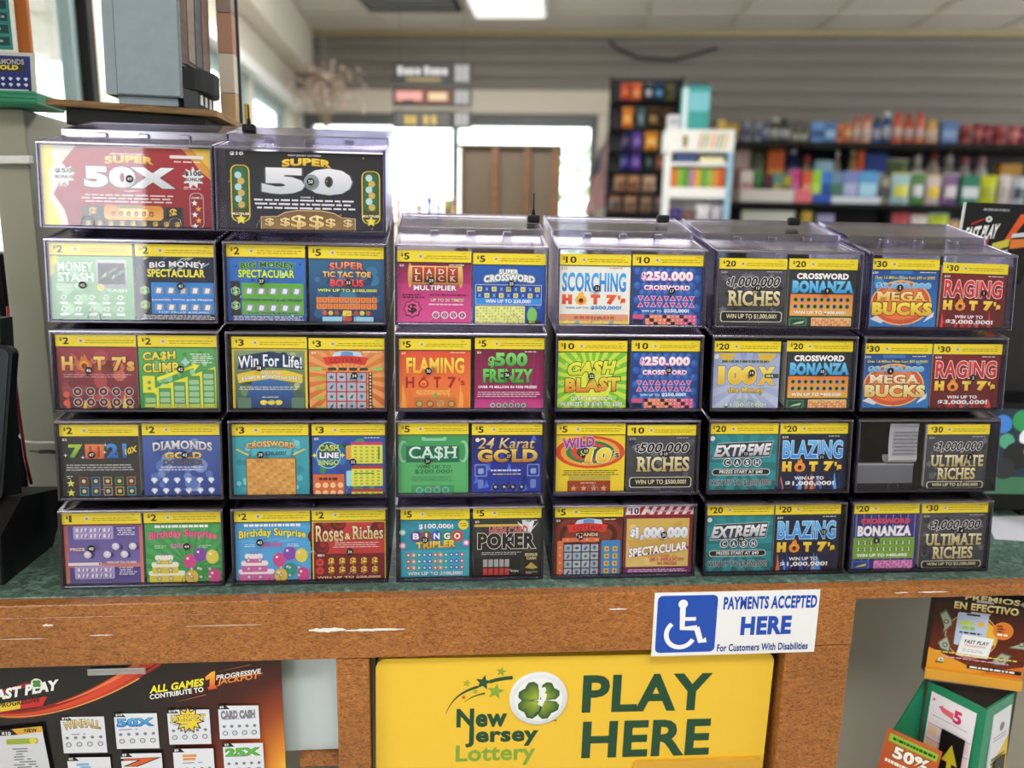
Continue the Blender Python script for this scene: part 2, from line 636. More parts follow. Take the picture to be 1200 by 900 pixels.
w = thing('window_1', None, None, B0, BROT)
w['kind'] = 'structure'
mb = MB()
mb.box(-1.17, 0.43, 0.0, 0.06, 2.07, 2.13, bev=0.004)
mb.box(-1.17, -1.12, 0.0, 0.06, 0.95, 2.07, bev=0.004)
mb.box(0.39, 0.43, 0.0, 0.06, 0.95, 2.07, bev=0.004)
mb.box(-1.17, 0.43, 0.0, 0.06, 0.9, 0.95, bev=0.004)
mb.build('frame', M['dkframe'], w)
MB().box(-0.352, -0.318, 0.0, 0.06, 0.95, 2.07, bev=0.004).build('mullion', M['dkframe'], w)
MB().box(-1.12, -0.352, 0.028, 0.034, 0.95, 2.07).build('pane', M['glass'], w)
MB().box(-0.318, 0.39, 0.028, 0.034, 0.95, 2.07).build('pane', M['glass'], w)

# left wall with three shop windows
mb = MB()
opens = [(1.1, 1.93), (2.72, 3.42), (3.5, 4.16)]
y = 0.72
for a, b in opens:
    mb.box(LX - 0.05, LX, y, a, 0, CEIL)
    mb.box(LX - 0.05, LX, a, b, 0, 0.95)
    mb.box(LX - 0.05, LX, a, b, 2.12, CEIL)
    y = b
mb.box(LX - 0.05, LX, y, 4.75, 0, CEIL)
struct('wall_left', mb, M['cream'])
struct('trim_left_bulkhead', MB().box(LX, LX + 0.1, 1.96, 4.45, 2.33, CEIL, bev=0.01), M['cream'])
struct('trim_left_header', MB().box(LX, LX + 0.05, 1.0, 4.42, 2.12, 2.17, bev=0.006), M['white'])
for k, (a, b) in enumerate(opens):
    w = thing('window_%d' % (k + 2), None, None, (LX - 0.06, a, 0))
    w['kind'] = 'structure'
    L = b - a
    mb = MB()
    mb.box(0.02, 0.05, 0, 0.05, 0.95, 2.12, bev=0.004)
    mb.box(0.02, 0.05, L - 0.05, L, 0.95, 2.12, bev=0.004)
    mb.box(0.02, 0.05, 0.05, L - 0.05, 0.95, 1.0, bev=0.004)
    mb.box(0.02, 0.05, 0.05, L - 0.05, 2.07, 2.12, bev=0.004)
    mb.build('frame', M['frame'], w)
    MB().box(0.03, 0.034, 0.05, L - 0.05, 1.0, 2.07).build('pane', M['glass'], w)
    if k == 0:
        MB().box(0.05, 0.075, L - 0.025, L + 0.012, 0.95, 2.12, bev=0.003).build('weather_strip', M['black'], w)

# wall behind the customers, with a tall shop window at its left
mb = MB()
mb.box(-3.3, -2.27, -1.42, -1.32, 0, CEIL)
mb.box(-1.25, 5.2, -1.42, -1.32, 0, CEIL)
mb.box(-2.27, -1.25, -1.42, -1.32, 0, 1.44)
mb.box(-2.27, -1.25, -1.42, -1.32, 2.46, CEIL)
struct('wall_front', mb, M['beige'])
# outside: bright parking lot, pale siding next door, a tree
struct('ground_outside', MB().box(-14, 14, -6, 22, -0.2, -0.1), M['asphalt'])
mb = MB()
pts = [(-0.1, 0)]
for k in range(26):
    pts += [(0.02, k * 0.16), (0.0, k * 0.16 + 0.155)]
pts += [(-0.1, 26 * 0.16)]
mb.prism(pts, -1.0, 5.4, 'y')
o = mb.build('neighbouring_building', M['siding'])
place(o, (-5.6, 0, -0.1))
tag(o, 'pale sided building seen through the left shop windows', 'building')

t = thing('street_tree', 'pale green tree outside beyond the back window', 'tree', back(0.75, 4.2, -0.1))
MB().tube([(0, 0, 0), (0.03, 0, 0.9), (0, 0.02, 1.9)], [0.09, 0.07, 0.04], 10).build('trunk', M['bark'], t)
mb = MB()
for i in range(900):
    a, b, r = rng.random() * 2 * PI, rng.random() * PI, 0.95 * rng.random() ** 0.4
    p = Vector((r * math.cos(a) * math.sin(b), r * math.sin(a) * math.sin(b), 1.75 + 0.95 * r * math.cos(b)))
    u = Vector((rng.random() - 0.5, rng.random() - 0.5, rng.random() - 0.5)).normalized()
    v = u.cross(Vector((0.3, 0.2, 1))).normalized()
    mb.face([p, p + (u + v) * 0.05, p + u * 0.13, p + (u - v) * 0.05])
mb.build('foliage', M['leaf'], t, fix=False)

# ceiling fittings
t = thing('ceiling_lamp', 'lit recessed fluorescent ceiling lamp with white diffuser', 'ceiling lamp', back(-0.01, -0.335, CEIL - 0.02), BROT)
MB().box(-0.19, 0.18, -0.6, 0.0, -0.004, 0.016, bev=0.003).build('frame', M['white'], t)
md, ntd, bd = new_mat('lit_diffuser')
bd.inputs['Base Color'].default_value = (0.9, 0.9, 0.88, 1)
bd.inputs['Emission Color'].default_value = (1, 0.98, 0.94, 1)
bd.inputs['Emission Strength'].default_value = 0.75
MB().box(-0.17, 0.16, -0.575, -0.02, -0.012, -0.0045, bev=0.003).build('diffuser', md, t)
t = thing('ceiling_vent', 'dark square vent grille in the ceiling tiles', 'vent', back(-0.48, -0.42, CEIL - 0.02), BROT)
MB().box(-0.2, 0.24, -0.58, 0.0, -0.002, 0.016, bev=0.003).build('frame', M['dark'], t)
mb = MB()
for k in range(9):
    mb.box(-0.18, 0.22, -0.555 + k * 0.06, -0.53 + k * 0.06, -0.01, -0.0025)
mb.build('grille', M['metal'], t)
tag(MB().tube([back(0.47, -0.03, 2.49), back(0.52, -0.035, 2.45), back(0.62, -0.03, 2.41), back(0.8, -0.03, 2.4), back(0.93, -0.03, 2.43), back(1.02, -0.03, 2.46)], 0.007, 8).build('cable', M['dark']), 'dark cable sagging along the top of the slatted back wall', 'cable')

# ------------------------------------------------------------------ the counter
YF, ZT = 0.943, 1.05
ct = thing('service_counter', 'brown wood laminate service counter with green marble pattern top', 'counter', (0, YF, 0))
XL, XR = -0.80, 1.55
MB().box(XL, XR, 0.0165, 0.64, ZT - 0.02, ZT, bev=0.002).build('countertop', M['marble'], ct)
mb = MB().box(XL, XR, -0.004, 0.016, 1.031, ZT - 0.001, bev=0.002)
mb.box(XL, 0.567, -0.004, 0.016, 0.963, 1.033, bev=0.002)
mb.build('front_board', M['wood'], ct)
def post(x0, x1):
    MB().box(x0, x1, -0.003, 0.03, 0.02, 0.962, bev=0.002).build('post', M['wood'], ct)
post(-0.143, -0.1)
post(0.474, 0.567)
post(-0.79, -0.72)

MB().box(XL, 0.567, 0.28, 0.3, 0.02, 1.028).build('back_panel', M['niche'], ct)
MB().box(0.5605, XR, 0.2, 0.215, 0.02, 1.028).build('back_panel', M['niche'], ct)
MB().box(-0.30, -0.1431, 0.035, 0.05, 0.80, 0.962, bev=0.002).build('white_panel', M['white_panel'], ct)
MB().box(-0.79, -0.1431, 0.035, 0.05, 0.962, 0.972).build('light_rail', M['white_panel'], ct)
MB().box(-0.2, -0.1431, 0.02, 0.05, 0.785, 0.799, bev=0.002).build('shelf_lip', M['wood'], ct)
MB().box(-0.099, 0.473, 0.08, 0.1, 0.3, 0.958).build('dark_recess', M['black'], ct)
MB().box(0.4735, 0.512, 0.03, 0.2, 0.02, 0.957).build('side_panel', M['wood'], ct)
# worn white scrapes on the front board
def scrape(x0, x1, z, th, k=10):
    mb = MB()
    up_, dn = [], []
    for i in range(k + 1):
        x = x0 + (x1 - x0) * i / k
        e = math.sin(PI * min(1, max(0.04, i / k))) ** 0.5
        up_.append((x, z + th * e * (0.5 + rng.random() * 0.7)))
        dn.append((x, z - th * e * (0.5 + rng.random() * 0.7)))
    mb.face([(p[0], -0.0052, p[1]) for p in dn] + [(p[0], -0.0052, p[1]) for p in reversed(up_)], (0.8, 0.79, 0.76, 1))
    mb.build('scuff_mark', M['print'], ct, fix=False)
scrape(-0.176, -0.128, 1.006, 0.0035)
scrape(-0.13, -0.05, 1.0045, 0.0022, 16)
scrape(-0.45, -0.42, 1.0065, 0.0008)
scrape(-0.505, -0.492, 1.022, 0.002)
scrape(-0.56, -0.50, 1.004, 0.0005)
scrape(-0.33, -0.23, 1.016, 0.0004)
scrape(0.22, 0.245, 1.026, 0.0014)
scrape(0.655, 0.70, 1.0405, 0.0012)
scrape(0.62, 0.64, 1.0405, 0.001)
# ------------------------------------------------------------------ ticket dispensers
ALPHA = 0.08005                      # faces lean back a little
SO = Vector((-0.4975, 0.9807, 1.05))
SV = Vector((0, math.sin(ALPHA), math.cos(ALPHA)))
NV = Vector((0, -math.cos(ALPHA), math.sin(ALPHA)))
RISE = rad(12.5)                     # tops climb towards the back
EV = Vector((0, math.cos(RISE), math.sin(RISE)))
CW, CH, CD = 0.2045, 0.105, 0.165
def spos(x, s, out=0.0):
    """point on the sloping face, x across and s up it in metres, out towards the customer"""
    return SO + Vector((x, 0, 0)) + SV * s + NV * out
def cas(x, e, s):
    """dispenser space: x across, e back along its depth, s up its face"""
    return Vector((x, 0, 0)) + EV * e + SV * s
def cfn(co):
    return cas(co.x, co.y, co.z)

COLN = ['first', 'second', 'third', 'fourth', 'fifth', 'sixth']
COLNAME = ['leftmost', 'second', 'third', 'fourth', 'fifth', 'rightmost']
ROWNAME = {1: 'raised top', 2: 'upper', 3: 'upper middle', 4: 'lower middle', 5: 'bottom'}
# column left edge and row base on the sloping face, millimetres
CX = {1: 0, 2: 216, 3: 432, 4: 644.5, 5: 858.5, 6: 1073}
CWID = {1: 208.5, 2: 205.5, 3: 201, 4: 202.5, 5: 206.5, 6: 212}
CS = {1: 465, 2: 348, 3: 234, 4: 118, 5: 0}
ROWFIX = {(1, 1): -3, (2, 1): -6, (6, 5): -1, (6, 2): 3, (1, 5): -2}

def make_cassette(name, wide, top):
    r = thing(name, None, 'ticket dispenser')
    W, H, D, T = CW, CH, CD, 0.0022
    # body: floor, sides and back of smoky clear plastic, shade tinted into the lower rows
    mb = MB()
    mb.box(0, W, 0.004, D, 0.0, T, fn=cfn)
    mb.box(0, T, 0.004, D, T, H - 0.004, fn=cfn)
    mb.box(W - T, W, 0.004, D, T, H - 0.004, fn=cfn)
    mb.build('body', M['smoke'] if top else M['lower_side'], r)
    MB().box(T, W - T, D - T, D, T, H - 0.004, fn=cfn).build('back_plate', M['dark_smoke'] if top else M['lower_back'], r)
    # clear front sheet with two thumb notches
    MB().box(0.003, W - 0.003, 0.0, 0.0016, 0.003, H - 0.003, fn=cfn).build('front_panel', M['clear'], r)
    # bright and dark plastic edges round the front
    mb = MB()
    mb.box(0, 0.0034, -0.0012, 0.0034, 0.0, H, bev=0.0008, fn=cfn)
    mb.box(W - 0.0034, W, -0.0012, 0.0034, 0.0, H, bev=0.0008, fn=cfn)
    mb.box(0.0034, W - 0.0034, -0.0012, 0.0034, 0.0, 0.0034, bev=0.0008, fn=cfn)
    mb.build('front_rim', M['edge'], r)
    MB().box(0.0, W, -0.0016, 0.004, H - 0.0034, H, bev=0.0008, fn=cfn).build('front_lip', M['edge_bright'], r)
    # hinged lid in two levels
    mb = MB()
    mb.box(0.0, W, 0.004, 0.07, H - 0.004, H - 0.002, fn=cfn)
    mb.box(0.004, W - 0.004, 0.07, D, H + 0.005, H + 0.007, fn=cfn)
    ld = mb.build('lid', M['lid'], r)
    mb = MB()
    mb.box(0.002, W - 0.002, 0.069, 0.0716, H - 0.004, H + 0.0074, bev=0.0006, fn=cfn)
    mb.box(0.002, W - 0.002, D - 0.003, D, H - 0.004, H + 0.0074, bev=0.0006, fn=cfn)
    mb.box(0.0, 0.0026, 0.07, D, H - 0.004, H + 0.0074, bev=0.0006, fn=cfn)
    mb.box(W - 0.0026, W, 0.07, D, H - 0.004, H + 0.0074, bev=0.0006, fn=cfn)
    for k in range(3):
        x = W * (0.25 + 0.25 * k)
        mb.box(x - 0.006, x + 0.006, 0.064, 0.0688, H - 0.002, H + 0.004, bev=0.0008, fn=cfn)
    mb.build('lid_rim', M['edge_bright'], ld)
    for sx in (0.0, W - 0.005):
        MB().box(sx, sx + 0.005, 0.004, 0.07, H - 0.0038, H - 0.0006, bev=0.0006, fn=cfn).build('lid_rail', M['edge_bright'], ld)
    if not wide:
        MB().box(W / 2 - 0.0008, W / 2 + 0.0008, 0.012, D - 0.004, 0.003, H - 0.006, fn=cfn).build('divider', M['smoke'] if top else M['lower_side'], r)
    for cx in (0.27, 0.77):
        mb = MB()
        pts = []
        for i in range(13):
            a = PI * i / 12
            pts.append(cas(cx * W + 0.0075 * math.cos(a), -0.0004, 0.004 + 0.011 * max(0, math.sin(a)) ** 0.6))
        mb.tube(pts, 0.0004, 5)
        mb.build('thumb_notch', M['edge_bright'], r)
    return r

def dup(root):
    r = root.copy()
    C.objects.link(r)
    for ch in list(root.children):
        c = ch.copy()
        C.objects.link(c)
        c.parent = r
        for g in list(ch.children):
            d = g.copy()
            C.objects.link(d)
            d.parent = c
    return r

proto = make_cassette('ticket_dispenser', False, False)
proto_t = make_cassette('ticket_dispenser', False, True)
proto_w = make_cassette('ticket_dispenser', True, True)
used = set()
CAS = {}
for r in (1, 2, 3, 4, 5):
    for c in range(1, 7):
        if r == 1 and c > 2:
            continue
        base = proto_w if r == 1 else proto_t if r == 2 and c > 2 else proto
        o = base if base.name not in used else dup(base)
        used.add(base.name)
        x = (CX[c] + ROWFIX.get((c, r), 0)) / 1000
        sx = (CWID[c] if r > 1 else 211) / 1000 / CW
        o.scale = (sx, 1, 1)
        o.location = spos(x, CS[r] / 1000 + 0.0006)
        if r == 1:
            lab = 'clear plastic dispenser with one wide ticket, %s of the two raised above the rest' % ('left' if c == 1 else 'right')
        elif (c, r) == (6, 4):
            lab = 'clear plastic dispenser with an empty left slot, in the rightmost stack'
        else:
            lab = 'clear two-ticket plastic dispenser, %s in the %s stack from the left' % ({2: 'topmost double one', 3: 'third from the bottom', 4: 'second from the bottom', 5: 'lowest'}[r], COLN[c - 1])
            if c == 6:
                lab = 'clear two-ticket plastic dispenser, %s in the rightmost stack' % {2: 'topmost', 3: 'third from the bottom', 5: 'lowest'}[r]
        tag(o, lab, 'ticket dispenser', 'clear plastic ticket dispensers on the counter')
        CAS[(c, r)] = (o, x, CS[r] / 1000 + 0.0006, sx)

def sticker(c, r, x, s, num, dim=False):
    """round black number sticker stuck on the front of its dispenser"""
    root, x0, s0, sx = CAS[(c, r)]
    x = x0 + (x - x0) / sx
    R = 0.0046
    mb = MB()
    for i in range(20):
        a0, a1 = 2 * PI * i / 20, 2 * PI * (i + 1) / 20
        mb.face([cas(x - x0, -0.0004, s - s0), cas(x - x0 + R * math.cos(a0), -0.0004, s - s0 + R * math.sin(a0)), cas(x - x0 + R * math.cos(a1), -0.0004, s - s0 + R * math.sin(a1))], hx('121214'))
    st = mb.build('number_sticker', M['print'], root, fix=False)
    vs, fs, (a0, b0, a1, b1) = glyphs(str(num), 0.02)
    k = 0.0042 / (b1 - b0)
    mb = MB()
    for f in fs:
        mb.face([cas(x - x0 + (vs[i][0] - (a0 + a1) / 2) * k, -0.0006, s - s0 + (vs[i][1] - (b0 + b1) / 2) * k) for i in f], hx('d8d8d8'))
    mb.build('number', M['print'], st, fix=False)
# ------------------------------------------------------------------ the scratch tickets (band at v .84-1, picture below)
BV = 0.84
def band(A, price, c='f2dc2c', w=None):
    A.part('price_band')
    A.q(0, BV, 1, 1, c)
    A.q(0, BV - 0.008, 1, BV + 0.004, '3a3620')
    n = price
    wd = 0.075 * len(n) + (0.0 if n != '1' else -0.042)
    A.t('$', 0.05, 0.912, 0.082, 0.965, '1d1a10', b=0.03)
    A.t(n, 0.09, 0.873, 0.09 + wd, 0.965, '1d1a10', b=0.04)
    lx = 0.31 if len(n) == 1 else 0.34
    A.d(lx, 0.92, 0.028, 'd8d2c0', 14)
    A.d(lx + 0.004, 0.92, 0.016, '8a7f98', 8)
    A.lines(lx + 0.05, 0.88, 0.98, 0.94, 2, '9c8d22', 0.35)
    A.lines(0.86, 0.955, 0.97, 0.975, 1, 'a89a30', 0.4)

def corner(A, price, c='e8e8e8', disc=None):
    if disc:
        A.d(0.055, 0.79, 0.035, disc, 14)
    A.t('$' + price, 0.03, 0.775, 0.03 + 0.03 * (len(price) + 1), 0.81, c, b=0.03)
    A.lines(0.7, 0.795, 0.96, 0.82, 1, c, 0.45)

def money_stash(A):
    A.q(0, 0, 1, BV, ('8fc794', '4f9a58'))
    A.blot(24, ['7cb884', '5aa564', '9bd0a0'], 0.03, 0.09)
    A.P([(0, 1), (0, 0.55), (0.05, 0.62), (0.04, 0.7), (0.1, 0.76), (0.08, 0.84), (0.13, 0.9), (0.11, 1)], 'f1e23c')
    A.part('vault_picture')
    A.q(0.55, 0.42, 0.93, 0.79, ('c9ccd0', '84878c'))
    A.q(0.575, 0.47, 0.9, 0.745, ('35383a', '191b1c'))
    for k in range(7):
        x, y = 0.59 + 0.035 * k, 0.53 + 0.022 * (k % 4)
        A.P([(x, y), (x + 0.09, y + 0.05), (x + 0.13, y + 0.12), (x + 0.03, y + 0.06)], ['6c8a70', 'a5b89c', '3e4f42'][k % 3])
    A.d(0.6, 0.43, 0.045, 'e0c14a')
    A.part('title')
    A.t('MONEY', 0.09, 0.63, 0.52, 0.76, 'dfeee0', '6fae7a', 0.05, 0.06)
    A.t('STASH', 0.09, 0.5, 0.52, 0.62, 'dfeee0', '6fae7a', 0.05, 0.06)
    A.lines(0.05, 0.38, 0.36, 0.48, 4, 'd5e8d6')
    A.t('CASH', 0.68, 0.375, 0.92, 0.41, 'f0f4ee', b=0.02)
    A.part('play_symbols')
    def f(x, y, i, j):
        A.P([(x - 0.045, y), (x + 0.01, y - 0.03), (x + 0.05, y + 0.03), (x - 0.01, y + 0.05)], 'c3d8c4')
        A.d(x, y + 0.01, 0.018, '6f9a76', 8)
        A.q(x - 0.05, y - 0.075, x + 0.05, y - 0.045, 'd4ead6')
    A.grid(0.06, 0.06, 0.92, 0.36, 5, 2, f)

def big_money(A, dark):
    if dark:
        A.q(0, 0, 1, BV, ('1b2340', '14161f'))
        for k in range(16):
            x, y = rng.random() * 0.9, 0.6 + rng.random() * 0.2
            A.P([(x, y), (x + 0.1, y + 0.05), (x + 0.12, y + 0.08), (x + 0.02, y + 0.03)], rng.choice(['2e6bb0', '3a8a4a', '8fb5d8', 'd9c94a']))
    else:
        A.q(0, 0, 1, BV, ('2f73c8', '1c4aa0'))
        A.blot(40, ['74b4f0', 'b8dcff', '1a3c88'], 0.008, 0.025)
    pc = '2f86d8' if dark else '5fae3a'
    A.part('title')
    A.t('BIG MONEY', 0.17, 0.69, 0.87, 0.765, 'e9edf2' if dark else '2b5a22', '20242e' if dark else '9bd23a', 0.05, 0.06, 0.02)
    A.t('SPECTACULAR', 0.14, 0.575, 0.86, 0.68, 'f2ea4a' if dark else 'cdf04e', '1a2a1a', 0.05, 0.06)
    A.part('play_symbols')
    for y in (0.3, 0.09):
        A.q(0.18, y, 0.97, y + 0.235 - 0.03, pc)
    A.q(0.04, 0.07, 0.16, 0.53, '26282c')
    for y in (0.4, 0.21):
        A.star(0.1, y, 0.062, 'a9c79a', 6, 0.86)
        A.star(0.1, y, 0.05, '2d4a2a', 6, 0.86)
        A.t('$', 0.07, y - 0.045, 0.13, y + 0.045, 'b8e0a0', b=0.03)
    def f(x, y, i, j):
        A.q(x - 0.055, y - 0.045, x + 0.055, y + 0.045, '8b93a0')
        A.P([(x - 0.035, y - 0.03), (x + 0.02, y - 0.035), (x + 0.035, y + 0.03), (x - 0.02, y + 0.035)], 'e8eef6')
    A.grid(0.2, 0.07, 0.96, 0.51, 5, 2, f)
    A.part('prize_text')
    A.t('LOADED WITH $100 PRIZES!', 0.19, 0.262, 0.95, 0.295, 'e8eefc' if dark else '1d2a60', b=0.03)
    A.t('TOP PRIZE $20,000!', 0.25, 0.1, 0.9, 0.125, 'dff0ff' if dark else '18306a', b=0.03)
    A.lines(0.05, 0.015, 0.97, 0.08, 3, 'd6dae2')

def tic_tac(A):
    A.q(0, 0, 1, BV, ('2b6894', '15305e'))
    A.blot(36, ['235a86', '1b3f70', '39789f'], 0.03, 0.08)
    A.part('title')
    A.t('SUPER', 0.27, 0.69, 0.73, 0.785, ('f2a07a', 'cf4a3a'), '3a1c24', 0.06, 0.08, 0.02)
    A.t('TIC TAC TOE', 0.18, 0.6, 0.82, 0.675, ('f8d878', 'f0a040'), '1b1d3a', 0.06, 0.07)
    A.t('BONUS', 0.28, 0.475, 0.72, 0.575, ('ff6a60', 'd02838'), '6b1020', 0.06, 0.07)
    A.part('prize_text')
    A.t('WIN UP TO $100,000!', 0.11, 0.4, 0.9, 0.445, 'ddeb4a', '1d2a52', 0.04, 0.05)
    A.part('play_symbols')
    def f(x, y, i, j):
        A.q(x - 0.033, y - 0.036, x + 0.033, y + 0.036, 'e98a3c')
        A.t('X' if (i + j) % 3 else 'O', x - 0.018, y - 0.02, x + 0.018, y + 0.024, 'b0501c', b=0.02)
    A.grid(0.09, 0.17, 0.9, 0.34, 11, 2, f)
    for k, (x, c) in enumerate(((0.2, 'd0503a'), (0.28, 'd8c84a'), (0.36, 'a05030'), (0.62, 'c04030'), (0.7, 'd8d84a'), (0.78, 'b86030'))):
        A.d(x, 0.125, 0.035, c, 6)
    A.rq(0.44, 0.085, 0.56, 0.16, 'efd33c')
    A.q(0.17, 0.015, 0.43, 0.075, '9cd6ee')
    A.q(0.59, 0.015, 0.85, 0.075, '9cd6ee')
    A.rq(0.44, 0.015, 0.56, 0.075, 'd05038')

def hot7_plain(A):
    A.q(0, 0, 1, BV, ('a03a4a', '5a2028'))
    A.blot(40, ['b04850', '7a2a34', 'c86858', '93404a'], 0.03, 0.1)
    for k in range(16):
        x = rng.random() * 0.95
        A.P([(x, 0), (x + 0.06, 0), (x + 0.035, 0.1 + rng.random() * 0.12)], rng.choice(['d8a03a', 'c8582a', 'e0c84a', '8a2420']))
    A.part('title')
    A.t('H', 0.06, 0.52, 0.2, 0.71, ('f4d878', 'd8903a'), '7a2a2a', 0.07, 0.05)
    flame(A, 0.34, 0.6, 0.1, 'c8783a', '8a2a2a')
    A.t('T', 0.46, 0.52, 0.6, 0.71, ('f4d878', 'd8903a'), '7a2a2a', 0.07, 0.05)
    A.t("7's", 0.69, 0.51, 0.97, 0.71, ('f4d878', 'd8903a'), '7a2a2a', 0.06, 0.05)
    A.lines(0.07, 0.42, 0.95, 0.48, 2, 'e0b0a8', 0.3)
    A.part('play_symbols')
    def f(x, y, i, j):
        A.d(x, y, 0.058, 'cfd2d8', 16)
        A.d(x, y, 0.05, '33262a', 16)
        A.d(x, y, 0.024, 'd88a6a', 8)
    A.grid(0.16, 0.02, 0.97, 0.31, 5, 2, f)
    for y in (0.2, 0.08):
        A.d(0.1, y, 0.042, 'e0604a', 10)

def flame(A, x, y, r, c, hole='2a0d0d', o=None):
    def pts(k):
        return [(x + k * r * a, y + k * r * b) for a, b in ((-0.75, -0.75), (0, -1.0), (0.75, -0.75), (1.0, -0.1), (0.75, 0.45), (0.45, 0.6), (0.4, 1.0), (0.05, 1.5), (-0.1, 1.0), (-0.35, 1.15), (-0.5, 0.6), (-0.8, 0.4), (-1.0, -0.1))]
    if o:
        A.P(pts(1.14), o)
    A.P(pts(1), c)
    A.d(x, y - 0.15 * r, 0.62 * r, ('f3b23c', 'd8682a'), 14)
    A.d(x, y - 0.18 * r, 0.36 * r, hole, 12)

def cash_climb(A):
    A.q(0, 0, 1, BV, ('5fae62', '2f8a3a'))
    A.blot(40, ['7cc07e', '3f9a4a', '8fcba0'], 0.015, 0.05)
    A.part('title')
    A.t('CA$H', 0.05, 0.65, 0.46, 0.78, ('f4ee5a', 'd8c82a'), '2a2c1a', 0.06, 0.07, rise=0.02)
    A.t('CLIMB', 0.05, 0.5, 0.5, 0.63, ('f4ee5a', 'd8c82a'), '2a2c1a', 0.06, 0.07, rise=0.02)
    A.star(0.58, 0.64, 0.06, 'a8d8c8', 4, 0.6, ky=1)
    A.lines(0.64, 0.62, 0.95, 0.76, 5, 'd6ead4')
    A.part('play_symbols')
    A.P([(0.22, 0.38), (0.68, 0.56), (0.69, 0.52), (0.76, 0.6), (0.66, 0.62), (0.67, 0.595), (0.22, 0.43)], 'f0ea3a')
    A.P([(0.18, 0.0), (0.18, 0.28), (0.96, 0.58), (0.96, 0.0)], 'e4e23c')
    A.q(0.04, 0.22, 0.19, 0.45, 'e4e23c')
    A.d(0.12, 0.36, 0.025, '8aa040', 10)
    A.d(0.12, 0.28, 0.025, '8aa040', 10)
    for i in range(5):
        x0 = 0.05 + i * 0.185
        n = i + 1
        top = 0.2 + i * 0.085
        A.q(x0, 0.02, x0 + 0.155, top, '4f9a50')
        z = A.z
        for k in range(n):
            A.z = z
            yy = 0.09 + k * 0.082
            A.rq(x0 + 0.015, yy, x0 + 0.14, yy + 0.062, '9ec79a', 0.015)
        A.q(x0 + 0.01, 0.025, x0 + 0.145, 0.068, 'c6cc5a')

def win_for_life(A):
    A.q(0, 0, 1, BV, ('8a9a70', '2a4a3a'))
    A.blot(50, ['6a8a5a', '40604a', 'b0b890', '1d3a30'], 0.03, 0.07)
    A.P([(0.28, 0.42), (0.72, 0.42), (0.9, 0), (0.1, 0)], ('2f6ab0', '12305e'))
    for u0, v0, u1, v1 in ((0, 0, 0.03, BV), (0.97, 0, 1, BV), (0, 0.815, 1, BV)):
        A.q(u0, v0, u1, v1, 'e2c93a')
    A.part('title')
    A.P([(0.07, 0.55), (0.12, 0.74), (0.5, 0.8), (0.9, 0.72), (0.95, 0.55), (0.5, 0.58)], '16355a')
    A.t('Win For Life!', 0.08, 0.56, 0.93, 0.73, 'f2f6fa', '163a66', 0.03, 0.05, 0.03)
    A.part('prize_text')
    A.P([(0.08, 0.36), (0.06, 0.48), (0.3, 0.54), (0.7, 0.54), (0.94, 0.48), (0.92, 0.36), (0.5, 0.42)], 'e6c93a')
    A.t('WIN UP TO', 0.37, 0.475, 0.64, 0.52, 'fdf6d0', '2a2a20', 0.04, 0.06, 0.01)
    A.t('$3,000 A MONTH for LIFE!', 0.12, 0.385, 0.88, 0.445, 'fdfaf0', '2a2a20', 0.04, 0.06, 0.03)
    A.lines(0.08, 0.26, 0.92, 0.32, 2, 'd0d8c8', 0.4)
    A.part('play_symbols')
    A.rq(0.06, 0.01, 0.24, 0.16, '5a7a68')
    A.rq(0.78, 0.01, 0.96, 0.16, '5a7a68')
    for x in (0.41, 0.51, 0.61):
        A.d(x, 0.09, 0.05, 'e8d84a', 14, 0.035)
    A.lines(0.36, 0.155, 0.62, 0.175, 1, 'd8dce0')

